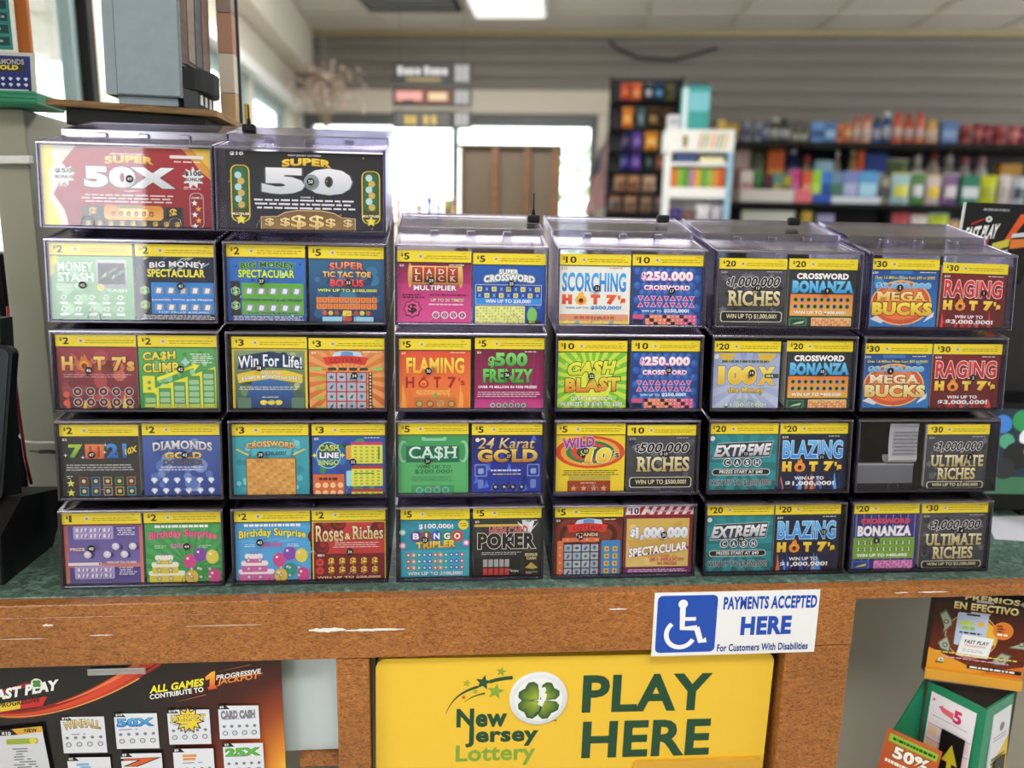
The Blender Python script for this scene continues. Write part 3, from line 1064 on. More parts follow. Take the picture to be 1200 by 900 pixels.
def game_board(A, kind):
    """tickets with a four by four picture board"""
    if kind == 'orange':
        A.q(0, 0, 1, BV, ('e08a44', 'cf6a2c'))
        A.rays(0.5, 0.45, 2, 22, 'e8a060')
    else:
        A.q(0, 0, 1, BV, ('5a1d18', '7a2a1c'))
        for k in range(3):
            for cx in (0.25, 0.75):
                A.d(cx, 0.58, 0.24 - 0.07 * k, ['7d3022', '511813', '86382a'][k], 20)
    A.part('title')
    oy = 0 if kind == 'orange' else 0.0
    A.P([(0.2, 0.72), (0.3, 0.74), (0.34, 0.8), (0.5, 0.825), (0.68, 0.8), (0.7, 0.74), (0.78, 0.72), (0.72, 0.68), (0.28, 0.68)], 'bcd8ee')
    A.P([(0.42, 0.72), (0.42, 0.8), (0.5, 0.82), (0.58, 0.8), (0.58, 0.72)], '5a9ad0')
    A.P([(0.18, 0.73), (0.22, 0.62), (0.5, 0.65), (0.74, 0.62), (0.78, 0.73), (0.5, 0.76)], 'd8382e')
    A.t('LOTERIA', 0.28, 0.65, 0.7, 0.72, '8e1a1c', None, 0.03, arc=0.01)
    if kind != 'orange':
        A.t('GRANDE', 0.32, 0.565, 0.64, 0.61, 'efe2c0', '30100c', 0.04, 0.05)
    corner(A, '3' if kind == 'orange' else '5')
    A.part('play_symbols')
    if kind == 'orange':
        A.rq(0.02, 0.545, 0.17, 0.59, '9ccc6a', 0.01)
        A.rq(0.83, 0.545, 0.98, 0.59, '9ccc6a', 0.01)
        for k in range(4):
            A.rq(0.245 + k * 0.14, 0.545, 0.355 + k * 0.14, 0.585, '2c3a26', 0.01)
        for k in range(4):
            y = 0.41 - k * 0.14
            A.P([(0.08, y), (0.18, y), (0.22, y + 0.025), (0.18, y + 0.05), (0.08, y + 0.05)], 'a8b84a')
        A.q(0.22, 0.0, 0.76, 0.525, 'c8302c')
        u0, u1, v0, v1, ny = 0.225, 0.755, -0.03, 0.52, 4
        A.q(0.78, 0.0, 0.83, 0.52, '3a2c22')
        for k in range(11):
            A.q(0.795, 0.01 + k * 0.048, 0.815, 0.035 + k * 0.048, 'e8e0c8')
    else:
        A.rq(0.12, 0.48, 0.66, 0.545, 'e0764c')
        A.rq(0.05, 0.0, 0.14, 0.5, 'e0764c')
        for k in range(4):
            A.star(0.2 + 0.14 * k, 0.512, 0.02, 'f8c0a0', 4)
            A.star(0.095, 0.4 - 0.11 * k, 0.02, 'f8c0a0', 4)
        A.q(0.14, 0.0, 0.66, 0.46, '38140e')
        A.rq(0.69, 0.0, 0.97, 0.5, '3a86c8')
        def g(x, y, i, j):
            A.q(x - 0.035, y - 0.035, x + 0.035, y + 0.035, 'e8b43c')
            A.d(x, y, 0.018, '8a5a18', 6)
        A.grid(0.71, 0.0, 0.95, 0.43, 2, 4, g)
        u0, u1, v0, v1, ny = 0.145, 0.655, -0.02, 0.455, 4
    def f(x, y, i, j):
        dx, dy = (u1 - u0) / 8 * 0.86, (v1 - v0) / 8 * 0.86
        y0 = max(0.002, y - dy)
        A.q(x - dx, y0, x + dx, y + dy, rng.choice(['aab6c4', '9fb4c6', 'b4c0ca']))
        if y - dy * 0.6 > 0:
            c = rng.choice(['3a5a78', '2f6a60', '4a4a6a', '26527a'])
            k = (i + 2 * j) % 4
            if k == 0: A.star(x, y, 0.035, c)
            elif k == 1: A.d(x, y, 0.03, c, 9, 0.02)
            elif k == 2: A.P([(x - 0.03, y - 0.03), (x + 0.005, y - 0.03), (x + 0.03, y + 0.03), (x, y + 0.02)], c)
            else: A.P([(x - 0.03, y), (x, y + 0.035), (x + 0.03, y), (x + 0.01, y), (x + 0.01, y - 0.03), (x - 0.01, y - 0.03), (x - 0.01, y)], c)
    A.grid(u0, v0, u1, v1, 4, ny, f)

def seven_eleven(A):
    A.q(0, 0, 1, BV, '2c2f31')
    A.blot(16, ['3b3f42', '55595c', '242628'], 0.02, 0.05)
    A.part('title')
    A.t('7', 0.1, 0.54, 0.28, 0.73, ('b8d84a', '5aa03a'), '1a1c1a', 0.07, 0.03)
    A.q(0.31, 0.53, 0.55, 0.73, ('e88a52', 'd8603a'))
    A.t('11', 0.36, 0.55, 0.5, 0.71, 'c04a2c', 'f0a070', 0.06, 0.03)
    A.t('21', 0.58, 0.54, 0.84, 0.74, ('4a9ae0', '1f5cb8'), '14182a', 0.07, 0.03)
    A.t('10X', 0.82, 0.6, 0.97, 0.69, 'f0d03a', '4a3a10', 0.05, 0.06, rise=0.05)
    for x, y in ((0.06, 0.58), (0.28, 0.55), (0.57, 0.72), (0.56, 0.62)):
        A.star(x, y, 0.03, 'e6eae4', 4, 0.25)
    A.t('$2', 0.03, 0.775, 0.09, 0.81, 'f0f0f0', b=0.03)
    A.lines(0.05, 0.36, 0.95, 0.46, 3, 'b8bcbc', 0.42)
    A.part('play_symbols')
    A.star(0.11, 0.19, 0.055, 'e6de5a')
    A.star(0.11, 0.06, 0.055, 'e6de5a')
    cols = ['b0442c', '3a78c8', 'c89a7a', '3a8a3a', 'c8683a', '3a9ac8', '4a86c0', 'c8a0a0', 'd8a83a', '4aa8c8']
    def f(x, y, i, j):
        A.q(x - 0.055, y - 0.06, x + 0.055, y + 0.06, cols[i + 5 * j])
        A.q(x - 0.046, y - 0.051, x + 0.046, y + 0.051, '3a3f38')
        A.d(x, y, 0.026, 'd8c88a', 8)
    A.grid(0.2, 0.01, 0.96, 0.29, 5, 2, f)
    A.lines(0.05, 0.25, 0.18, 0.3, 2, 'c0c0c0')

def diamonds(A):
    A.q(0, 0, 1, BV, ('4a66b0', '24418c'))
    A.blot(26, ['5a78bc', '34529c', '7a92c8'], 0.04, 0.1)
    A.part('title')
    A.t('DIAMONDS', 0.13, 0.62, 0.9, 0.74, ('f0f2f6', 'aab0bc'), '3a2e30', 0.05, 0.06, 0.03, serif=True)
    A.t('GOLD', 0.28, 0.52, 0.76, 0.61, ('f6e28a', 'c89a2c'), '4a3a1c', 0.07, 0.06)
    A.t('DOUBLER', 0.26, 0.43, 0.78, 0.505, '5a5c66', '2a2c38', 0.05, 0.05)
    A.lines(0.2, 0.35, 0.82, 0.42, 2, 'd8def0', 0.4)
    A.part('play_symbols')
    def f(x, y, i, j):
        A.P([(x - 0.045, y + 0.012), (x - 0.025, y + 0.042), (x + 0.025, y + 0.042), (x + 0.045, y + 0.012), (x, y - 0.045)], 'd4def0')
        A.P([(x - 0.02, y + 0.012), (x, y + 0.035), (x + 0.02, y + 0.012), (x, y - 0.03)], 'f4f8ff')
    A.grid(0.06, 0.0, 0.95, 0.29, 6, 2, f)

def crossword20(A):
    A.q(0, 0, 1, BV, ('3fa8b4', '2a96a8'))
    A.blot(60, ['5ac0ca', '2a8c9c', '7ad2d8', '3aa2b0'], 0.015, 0.045)
    A.part('title')
    A.t('CROSSWORD', 0.18, 0.65, 0.82, 0.735, ('f6c878', 'd87a34'), '3c2414', 0.07, 0.07, 0.035)
    A.P([(0.25, 0.66), (0.26, 0.56), (0.5, 0.6), (0.76, 0.56), (0.78, 0.66)], '58b8c4')
    A.t('$20,000!', 0.42, 0.56, 0.7, 0.62, '25306a', None, 0.04)
    for sx in (-1, 1):
        A.P([(0.5 + sx * 0.28, 0.575), (0.5 + sx * 0.3, 0.56), (0.5 + sx * 0.46, 0.645), (0.5 + sx * 0.44, 0.66)], 'e8c468')
        A.P([(0.5 + sx * 0.26, 0.55), (0.5 + sx * 0.28, 0.575), (0.5 + sx * 0.3, 0.56)], '5a4a3a')
    A.part('play_area')
    A.q(0.17, 0.0, 0.83, 0.53, '6a4420')
    A.q(0.18, 0.0, 0.82, 0.52, 'd8a052')
    def f(x, y, i, j):
        if (i * 7 + j * 5) % 9 > 2:
            A.q(x - 0.024, y - 0.019, x + 0.024, y + 0.019, ['d09446', 'e0ac62', 'c88c40'][(i + j) % 3])
    A.grid(0.19, 0.005, 0.81, 0.51, 11, 11, f)

def cash_line(A):
    A.q(0, 0, 1, BV, '2a58a8')
    A.blot(30, ['3a8a4a', '4aa05a', '2a4a98', '3a78c0'], 0.04, 0.09)
    A.part('title')
    A.d(0.22, 0.56, 0.17, '8ad0e8', 24, 0.19)
    A.d(0.22, 0.56, 0.155, '2a5a78', 24, 0.175)
    A.t('CASH', 0.09, 0.62, 0.36, 0.71, ('e6e86a', '9ac048'), '2a3a2a', 0.06, 0.06)
    A.t('LINE', 0.1, 0.52, 0.36, 0.6, 'f4f6fa', '2a2a6a', 0.07, 0.07)
    A.t('BINGO', 0.08, 0.42, 0.36, 0.5, ('8ad0c8', 'd8e04a'), '2a3a4a', 0.06, 0.06)
    A.star(0.03, 0.56, 0.04, 'e8e03a', 4)
    A.star(0.41, 0.56, 0.04, 'e8e03a', 4)
    corner(A, '3')
    A.part('play_area')
    A.q(0.01, 0.0, 0.43, 0.29, 'd8683a')
    A.lines(0.06, 0.2, 0.38, 0.25, 1, '4a2a1a', 0.8)
    def g(x, y, i, j):
        A.d(x, y, 0.04, 'f2c890', 12)
    A.grid(0.02, -0.03, 0.43, 0.19, 4, 2, g)
    A.rq(0.46, 0.12, 0.54, 0.34, '9adae8')
    A.rq(0.46, 0.5, 0.54, 0.7, 'e0a83a')
    for y0, y1, hc in ((0.44, 0.75, 'c83a78'), (0.12, 0.41, 'b83a3a'), (-0.06, 0.08, 'b83a3a')):
        A.q(0.53, max(0, y0), 0.96, y1, 'e4e45a')
        A.q(0.53, y1 - 0.045, 0.96, y1, hc)
        def f(x, y, i, j):
            if y > 0.01:
                A.q(x - 0.02, y - 0.012, x + 0.02, y + 0.012, 'a8b838')
        A.grid(0.55, y0 + 0.01, 0.94, y1 - 0.055, 5, 5, f)
    A.q(0.57, 0.295, 0.84, 0.31, '3a8a4a')
    A.q(0.9, 0.5, 0.92, 0.68, '3a8a4a')

def lavender_one(A):
    A.q(0, 0, 1, BV, ('d06a70', 'e08a78'))
    for y0, y1 in ((0.29, 0.81), (0.0, 0.235)):
        A.q(0.05, y0, 0.96, y1, ('5a4a96', '7f74b8') if y0 else ('5a4a96', '54488f'))
    A.part('title')
    for y in (0.705, 0.155):
        A.rq(0.12, y - 0.08, 0.63, y + 0.1, 'b8a8dc')
        for yy in (y + 0.05, y - 0.03):
            for k in range(8):
                A.rq(0.15 + k * 0.058, yy - 0.032, 0.195 + k * 0.058, yy + 0.032, '8a7ab8', 0.008)
            for k in range(8):
                A.P([(0.157 + k * 0.058, yy - 0.026), (0.19 + k * 0.058 - 0.012 * (k % 3), yy - 0.026), (0.188 + k * 0.058, yy + 0.026), (0.155 + k * 0.058 + 0.01 * (k % 2), yy + 0.026)], 'efecf8')
        A.lines(0.68, y - 0.03, 0.94, y + 0.09, 4, 'e0dcf0', 0.5)
    A.part('play_symbols')
    for x, y in ((0.66, 0.53), (0.88, 0.53), (0.3, 0.42), (0.55, 0.42), (0.77, 0.42)):
        A.d(x + 0.035, y - 0.01, 0.045, '4a3f84', 12)
        A.d(x, y, 0.05, 'd8d2e0', 12)
        A.d(x, y + 0.01, 0.03, 'f0ecf4', 10)
    A.t('PRIZE', 0.08, 0.475, 0.27, 0.515, 'f0d8c8', 'c88a6a', 0.04, 0.05)
    A.part('prize_text')
    A.q(0.05, 0.27, 0.47, 0.31, 'f4f0f2')
    A.q(0.44, 0.275, 0.46, 0.305, '7a3a4a')
    A.t('WIN UP TO $5,000!', 0.54, 0.29, 0.92, 0.325, 'f6eef4', None, 0.05)

def birthday(A, blue):
    if blue:
        A.q(0, 0, 1, BV, ('4aa4e0', '5ab0e6'))
        for k in range(12):
            x, y = rng.random(), 0.35 + rng.random() * 0.45
            A.P([(x, y), (x + 0.2, y + 0.02), (x + 0.22, y + 0.035), (x + 0.02, y + 0.015)], '6abcec')
    else:
        A.q(0, 0, 1, BV, ('48a65a', '2f8f48'))
        A.rays(0.6, 0.2, 2, 26, '4fae62')
    A.lines(0.12, 0.77, 0.9, 0.81, 1, 'f4f6f4', 0.9)
    A.part('title')
    A.t('Birthday Surprise', 0.05, 0.57, 0.94, 0.71, 'f2e85a' if blue else 'e86a98', '2a2a2a' if blue else 'a81f50', 0.05, 0.06, 0.04)
    A.t('$20,000!', 0.33, 0.47, 0.62, 0.54, 'd86aa8' if blue else 'd88ab0', '7a4aa8' if blue else '8a3a78', 0.04, 0.05, 0.01)
    A.lines(0.1, 0.48, 0.28, 0.53, 2, 'd6ecf4' if blue else 'bfe4c4', 0.4)
    A.lines(0.68, 0.48, 0.88, 0.53, 2, 'd6ecf4' if blue else 'bfe4c4', 0.4)
    A.part('cake_picture')
    ic, bd = ('f8f0f6', 'd868a8') if blue else ('f4f6e6', 'e6d040')
    for x0, x1, y0, y1 in ((0.04, 0.5, 0.0, 0.15), (0.08, 0.42, 0.13, 0.27), (0.13, 0.35, 0.26, 0.37)):
        A.rq(x0, y0, x1, y1, bd, 0.02)
        A.rq(x0 - 0.01, y1 - 0.05, x1 + 0.01, y1 + 0.02, ic, 0.03)
    for x in (0.2, 0.24, 0.28):
        A.q(x, 0.38, x + 0.012, 0.43, '8a6ab8')
    for y in (0.3, 0.18, 0.06):
        for x in (0.17, 0.32):
            A.star(x, y, 0.045, '4a4a54')
            A.star(x, y, 0.033, 'd8d4dc')
    A.part('balloon_picture')
    for x, y, c in ((0.58, 0.3, 'd84a90'), (0.72, 0.39, '8a4ab0'), (0.88, 0.36, 'e8da5a'), (0.72, 0.16, '2a9a88' if blue else '3a9a4a'), (0.9, 0.09, 'd84a90'), (0.6, 0.08, 'e8c04a')):
        A.d(x, y, 0.085, c, 18, 0.1)
        A.d(x - 0.03, y + 0.04, 0.018, 'f8f0f4', 8)
    for y in (0.19, 0.08):
        for x in (0.6, 0.72, 0.84):
            A.star(x, y, 0.04, '4a4a54')
            A.star(x, y, 0.029, 'e0dcd8')

def roses(A):
    A.q(0, 0, 1, BV, 'c83c3c')
    for x, y in ((0.35, 0.8), (0.9, 0.72), (0.12, 0.46), (0.15, 0.76), (0.05, 0.62)):
        for k in range(4):
            A.d(x + 0.02 * (k % 2), y + 0.012 * k, 0.11 - 0.024 * k, ['5a1018', '8a1c22', '6a141a', 'a02428'][k], 12)
    A.q(0, 0, 1, 0.37, '741820')
    for u0, v0, u1, v1 in ((0, 0, 0.018, BV), (0.98, 0, 1, BV), (0, 0.815, 1, BV)):
        A.q(u0, v0, u1, v1, 'e8c04a')
    A.part('title')
    A.t('Roses', 0.05, 0.54, 0.42, 0.77, ('f8eac0', 'e0b878'), '4a0c12', 0.03, 0.05)
    A.t('&', 0.44, 0.57, 0.52, 0.66, 'f4dca0', '4a0c12', 0.03, 0.05)
    A.t('Riches', 0.54, 0.57, 0.96, 0.76, ('f8eac0', 'e0b878'), '4a0c12', 0.03, 0.05, serif=True)
    A.lines(0.28, 0.45, 0.92, 0.54, 3, 'e8c8c0', 0.4)
    A.part('play_symbols')
    A.lines(0.05, 0.33, 0.16, 0.37, 1, 'e0d0d0', 0.8)
    for y in (0.25, 0.13):
        A.d(0.1, y, 0.055, 'd8443a', 9)
        A.d(0.1, y, 0.03, 'b02a2a', 7)
    def f(x, y, i, j):
        A.t('$', x - 0.04, y - 0.055, x + 0.04, y + 0.055, 'f4cc5a', 'a06a1a', 0.05, 0.04)
    A.grid(0.18, 0.07, 0.92, 0.32, 5, 2, f)
    A.part('prize_text')
    A.t('WIN UP TO $20,000!', 0.06, 0.015, 0.92, 0.05, 'f0d8b0', None, 0.04)

def lady_luck(A):
    A.q(0, 0, 1, BV, ('a81c62', 'e0509a'))
    A.q(0, 0.55, 1, BV, ('7a1848', 'b02a70'))
    A.part('title')
    A.d(0.17, 0.66, 0.03, 'd8a84a', 14, 0.17)
    A.d(0.86, 0.66, 0.03, 'd8a84a', 14, 0.17)
    A.rq(0.16, 0.54, 0.87, 0.79, ('f2d484', 'b8803a'))
    for k, (a, b) in enumerate(('LL', 'AU', 'DC', 'YK')):
        x = 0.2 + k * 0.16
        A.q(x, 0.565, x + 0.14, 0.775, ('c8452f', '4a0e14'))
        A.t(a, x + 0.03, 0.68, x + 0.11, 0.75, 'f6e6d8', '5a1010', 0.03, 0.04, serif=True)
        A.t(b, x + 0.03, 0.585, x + 0.11, 0.655, 'e8c8a8', '5a1010', 0.03, 0.04, serif=True)
    A.t('MULTIPLIER', 0.22, 0.455, 0.8, 0.525, 'f8f2f4', '5a1238', 0.05, 0.06)
    corner(A, '5')
    A.part('play_symbols')
    A.lines(0.05, 0.34, 0.38, 0.41, 2, '5a2044', 0.6)
    A.lines(0.42, 0.38, 0.95, 0.41, 1, '7a2050', 0.7)
    A.t('UP TO 20 TIMES!', 0.45, 0.3, 0.9, 0.345, 'f4d8c0', '6a1840', 0.03, 0.05)
    A.lines(0.42, 0.25, 0.92, 0.275, 1, 'f0d8e4', 0.7)
    A.star(0.2, 0.2, 0.13, '4a1030', 8, 0.8)
    A.star(0.2, 0.2, 0.115, 'd8568e', 8, 0.8)
    A.t('$', 0.14, 0.13, 0.26, 0.27, '2a0c1c', b=0.04)
    for k in range(4):
        A.d(0.52 + k * 0.12, 0.115, 0.052, 'f6dcea', 18)
        A.d(0.52 + k * 0.12, 0.115, 0.036, '7a2a5a', 14)
        A.t('$', 0.5 + k * 0.12, 0.09, 0.54 + k * 0.12, 0.14, 'f0a8cc', b=0.03)

def super_crossword(A):
    A.q(0, 0, 1, BV, ('1c5ab4', '173f96'))
    A.blot(14, ['2a6cc4', '1a4a9c'], 0.03, 0.08)
    A.part('title')
    A.t('SUPER', 0.36, 0.71, 0.62, 0.775, 'f6f8fa', ['1c3f8a', 'd8ec8a'], 0.05, 0.06)
    A.t('CROSSWORD', 0.15, 0.585, 0.85, 0.68, 'f6f8fa', ['1c3f8a', 'd8ec8a'], 0.06, 0.06, 0.03)
    A.part('play_symbols')
    A.q(0.03, 0.27, 0.95, 0.56, 'c8d8ee')
    A.q(0.037, 0.277, 0.943, 0.553, '1a4aa2')
    def f(x, y, i, j):
        if (i + j) % 2 == 0:
            A.q(x - 0.033, y - 0.033, x + 0.033, y + 0.033, 'e4e08a')
            A.q(x - 0.018, y - 0.018, x + 0.018, y + 0.018, 'a8b05a')
        else:
            A.t('X', x - 0.022, y - 0.022, x + 0.022, y + 0.022, 'a8d0f4', b=0.03)
    A.grid(0.04, 0.36, 0.94, 0.54, 9, 2, f)
    A.part('prize_text')
    A.q(0.04, 0.28, 0.94, 0.365, '2f8fe4')
    A.t('WIN UP TO $30,000!', 0.17, 0.29, 0.8, 0.35, 'f4f8fc', '1a4a9a', 0.04, 0.04)
    A.part('play_area')
    A.q(0.03, 0.0, 0.72, 0.255, 'e6ea94')
    def g(x, y, i, j):
        if (i * 5 + j * 3) % 4:
            A.q(x - 0.013, y - 0.012, x + 0.013, y + 0.012, ['b4bc62', 'd2d880', 'c4ca70'][(i * j) % 3])
    A.grid(0.04, 0.005, 0.71, 0.245, 16, 6, g)
    A.d(0.82, 0.13, 0.07, '7fc86a', 16, 0.11)
    A.q(0.75, 0.01, 0.95, 0.045, '20241c')
    A.lines(0.77, 0.018, 0.93, 0.038, 1, 'e8e23a', 0.8)

def flaming(A):
    A.q(0, 0, 1, BV, ('e0503a', 'f08a3c'))
    for k in range(9):
        x = rng.random() * 0.9
        A.P([(x, 0), (x + 0.09, 0), (x + 0.07, 0.2), (x + 0.03, 0.35), (x + 0.02, 0.15)], rng.choice(['f2a848', 'f6c268', 'e8782c']))
    A.part('title')
    A.t('FLAMING', 0.1, 0.505, 0.91, 0.735, ('f8ec5a', 'f0a83a'), 'd0641f', 0.05, 0.05)
    for s, x0, x1 in (('H', 0.09, 0.21), ('T', 0.48, 0.58), ('7', 0.68, 0.8)):
        A.t(s, x0, 0.3, x1, 0.46, 'a82028', None, 0.04)
    flame(A, 0.34, 0.37, 0.075, 'c0282a', 'e0602f')
    A.t("'s", 0.83, 0.34, 0.92, 0.44, 'a82028', None, 0.02)
    corner(A, '5', 'f8d8b0')
    A.part('play_symbols')
    A.lines(0.22, 0.2, 0.78, 0.27, 3, 'f8e07a', 0.35)
    A.rq(0.2, 0.0, 0.8, 0.17, 'c87a3a')
    for k in range(4):
        A.d(0.28 + k * 0.15, 0.07, 0.055, ['8a6a3a', 'b8482a', 'd89a4a', '9a5a2a'][k], 12)
        A.d(0.28 + k * 0.15, 0.07, 0.035, 'c8a05a', 10)
    A.d(0.5, 0.19, 0.03, '6ab04a', 8)

def frenzy(A):
    A.q(0, 0, 1, BV, ('7a1044', '9c1a60'))
    for k in range(14):
        x = rng.random()
        A.P([(x, 0.3), (x + 0.012, 0.3), (x - 0.15 + 0.3 * rng.random(), 0.83)], 'b02a74')
    A.q(0, 0, 1, 0.14, ('b83080', 'd04a94'))
    A.part('title')
    A.t('$', 0.19, 0.58, 0.3, 0.74, ('8ee07a', '3c9a3c'), '1a4a1e', 0.07, 0.05)
    A.t('500', 0.29, 0.6, 0.76, 0.795, ('8ee07a', '3c9a3c'), '1a4a1e', 0.08, 0.05)
    A.t('FRENZY', 0.12, 0.37, 0.84, 0.565, ('7ad86a', '3c9a3c'), '1a4a1e', 0.07, 0.05)
    corner(A, '5')
    A.part('prize_text')
    A.t('OVER $3 MILLION IN $500 PRIZES!', 0.05, 0.285, 0.9, 0.33, 'fbeef4', None, 0.05)
    A.lines(0.03, 0.16, 0.96, 0.25, 3, 'e8c8da', 0.4)
    A.part('play_symbols')
    for k in range(6):
        A.d(0.26 + k * 0.09, 0.05, 0.036, 'a8c8b8', 12)
        A.d(0.26 + k * 0.09, 0.05, 0.022, '4a7a62', 10)

def cash_green(A):
    A.q(0, 0, 1, BV, ('3f9c5c', '52b06a'))
    A.q(0.04, 0.0, 0.96, 0.44, '58b46e')
    for x, s in ((0.07, 1), (0.93, -1)):
        A.d(x, 0.6, 0.07, '8fd0a4', 14, 0.16)
        A.d(x + s * 0.02, 0.6, 0.05, '3f9c5c', 14, 0.13)
    for x in (0.36, 0.66):
        A.d(x, 0.78, 0.03, '8fd0a4', 10)
    A.q(0.36, 0.75, 0.66, 0.79, '8fd0a4')
    A.part('title')
    A.q(0.11, 0.45, 0.87, 0.68, '1e6e50')
    A.t('CA$H', 0.15, 0.475, 0.84, 0.67, ('e8faf0', 'b0e4cc'), '2a5a48', 0.02, 0.03, serif=True)
    A.part('prize_text')
    A.t('WIN UP TO', 0.25, 0.36, 0.75, 0.405, '246a3e', None, 0.02, serif=True)
    A.t('$200,000!', 0.23, 0.28, 0.77, 0.345, '246a3e', None, 0.02, serif=True)
    A.lines(0.18, 0.17, 0.82, 0.25, 3, '3f7a54', 0.4)
    A.part('play_symbols')
    A.q(0.18, 0.0, 0.8, 0.12, '3f9c5c')
    for k in range(4):
        A.d(0.3 + k * 0.125, 0.05, 0.05, '7ac8b0', 14)
        A.d(0.3 + k * 0.125, 0.05, 0.035, '4a9a7a', 14)

def karat(A):
    A.q(0, 0, 1, BV, ('16206a', '2438a8'))
    for k in range(24):
        x, y = rng.random() * 0.9, rng.random() * 0.75
        A.P([(x, y), (x + 0.08, y + 0.02), (x + 0.04, y + 0.12), (x + 0.02, y + 0.06)], rng.choice(['2a4ac8', '1a2a80', '4a70e0', '131a58']))
    A.part('title')
    A.t('24 Karat', 0.1, 0.645, 0.9, 0.8, ('f8e8b0', 'c8a050'), '1a1840', 0.01, 0.03, sh=0.25)
    A.t('GOLD', 0.08, 0.445, 0.94, 0.635, ('f6dc6a', 'b06f24'), '141238', 0.08, 0.05, serif=True)
    A.d(0.08, 0.77, 0.03, 'e8e4d8', 12)
    A.part('play_symbols')
    for x in (0.13, 0.88):
        A.rq(x - 0.09, 0.24, x + 0.09, 0.42, '7a94d8')
        A.rq(x - 0.075, 0.255, x + 0.075, 0.405, '2a3a90')
        A.rq(x - 0.04, 0.28, x + 0.04, 0.36, '8fa8e0')
        A.rq(x - 0.04, 0.07, x + 0.04, 0.2, '6a84c8')
    A.lines(0.27, 0.31, 0.76, 0.35, 1, 'd0d8f0', 0.6)
    A.lines(0.3, 0.26, 0.74, 0.29, 1, 'c8b880', 0.6)
    for k in range(4):
        A.star(0.34 + k * 0.125, 0.09, 0.055, '14142a', 6, 0.7)
        A.d(0.34 + k * 0.125, 0.09, 0.02, 'a8b4d0', 8)

def bingo(A):
    A.q(0, 0, 1, BV, ('1c8ca0', '2aa8c0'))
    A.rays(0.5, 0.6, 2, 16, '2a98b0')
    A.part('title')
    A.t('$100,000!', 0.26, 0.69, 0.76, 0.77, 'f4fafc', '1a5a70', 0.04, 0.05, 0.01)
    for k, (l, c) in enumerate(zip('BINGO', ('6a3a9a', '8a5a3a', '2a5ac0', '3a8a6a', 'd0482e'))):
        x = 0.22 + k * 0.15
        A.d(x, 0.6, 0.085, c, 20)
        A.t(l, x - (0.045 if l != 'I' else 0.014), 0.555, x + (0.045 if l != 'I' else 0.014), 0.645, 'f8fafa', '2a2a3a', 0.06, 0.03)
    A.t('TRIPLER', 0.22, 0.43, 0.8, 0.53, ('f6e860', 'e89a34'), '6a3a1a', 0.07, 0.06, rise=0.03)
    A.star(0.91, 0.76, 0.08, 'f0d83a', 14, 0.85)
    A.lines(0.86, 0.73, 0.96, 0.79, 2, 'a8801a')
    for x, y, c in ((0.03, 0.66, '7ac8a0'), (0.03, 0.47, 'd88a9a'), (0.95, 0.5, 'e070b8')):
        A.d(x, y, 0.05, c, 16)
        A.d(x, y, 0.03, 'f0f4f4', 12)
    A.part('play_symbols')
    A.q(0.01, 0.02, 0.99, 0.4, '38aabc')
    cols = ['c84a4a', 'd88a4a', '3a9a8a', '2a6ac0', '3a5ac0', 'c8604a', 'd8904a', '3a9a8a', '2a60c0', '3a50b0', 'b84a6a']
    def f(x, y, i, j):
        A.d(x, y, 0.034, cols[i], 14)
        A.d(x, y, 0.016, 'e4e8f0', 8)
    A.grid(0.07, 0.1, 0.93, 0.38, 11, 3, f)
    A.part('prize_text')
    A.t('WIN UP TO $100,000!', 0.1, 0.03, 0.9, 0.09, 'f0f4f8', '3a3a5a', 0.04, 0.05)

def poker(A):
    A.q(0, 0, 1, BV, ('303234', '1c1d1f'))
    A.blot(20, ['3a3c3e', '26282a'], 0.03, 0.06)
    A.part('title')
    A.q(0.02, 0.72, 0.72, 0.755, 'd8b84a')
    for k in range(4):
        a = rad(40 - 25 * k)
        cx, cy = 0.8, 0.6
        dx, dy = math.sin(-a), math.cos(a)
        A.P([(cx - 0.05 * dy, cy + 0.05 * dx), (cx + 0.05 * dy, cy - 0.05 * dx), (cx + 0.05 * dy + 0.2 * dx * -1, cy - 0.05 * dx + 0.2 * dy), (cx - 0.05 * dy - 0.2 * dx, cy + 0.05 * dx + 0.2 * dy)], ['d8d8dc', 'f0f0f2', 'e4e4e8', 'f4f4f6'][k])
    A.t('HIGH CARD', 0.24, 0.61, 0.8, 0.72, 'c83038', ['e8d8d8', '5a1014'], 0.03, 0.04, rise=0.02)
    A.t('POKER', 0.07, 0.4, 0.92, 0.63, '1a1a1a', ['e8e4d8', '2a2a2a'], 0.08, 0.045)
    corner(A, '5')
    A.part('play_symbols')
    A.lines(0.1, 0.31, 0.72, 0.36, 2, 'b8b8ba', 0.45)
    A.q(0.03, 0.02, 0.7, 0.27, '121314')
    for k in range(5):
        A.rq(0.15 + k * 0.08, 0.14, 0.215 + k * 0.08, 0.25, 'a8a8aa', 0.008)
        A.rq(0.15 + k * 0.08, 0.02, 0.215 + k * 0.08, 0.12, 'b83a34', 0.008)
    A.t('WIN', 0.55, 0.06, 0.67, 0.09, 'd8d8d8', None, 0.03)
    A.q(0.74, 0.02, 0.98, 0.36, '1b1b1c')
    A.t('BONUS', 0.77, 0.29, 0.95, 0.335, 'e8dca0', None, 0.04)
    A.t('CASH', 0.79, 0.24, 0.93, 0.28, 'e8dca0', None, 0.04)
    A.P([(0.77, 0.12), (0.86, 0.2), (0.96, 0.12), (0.88, 0.1)], 'b8a048')
    A.lines(0.77, 0.03, 0.96, 0.07, 2, 'a8a8a8')

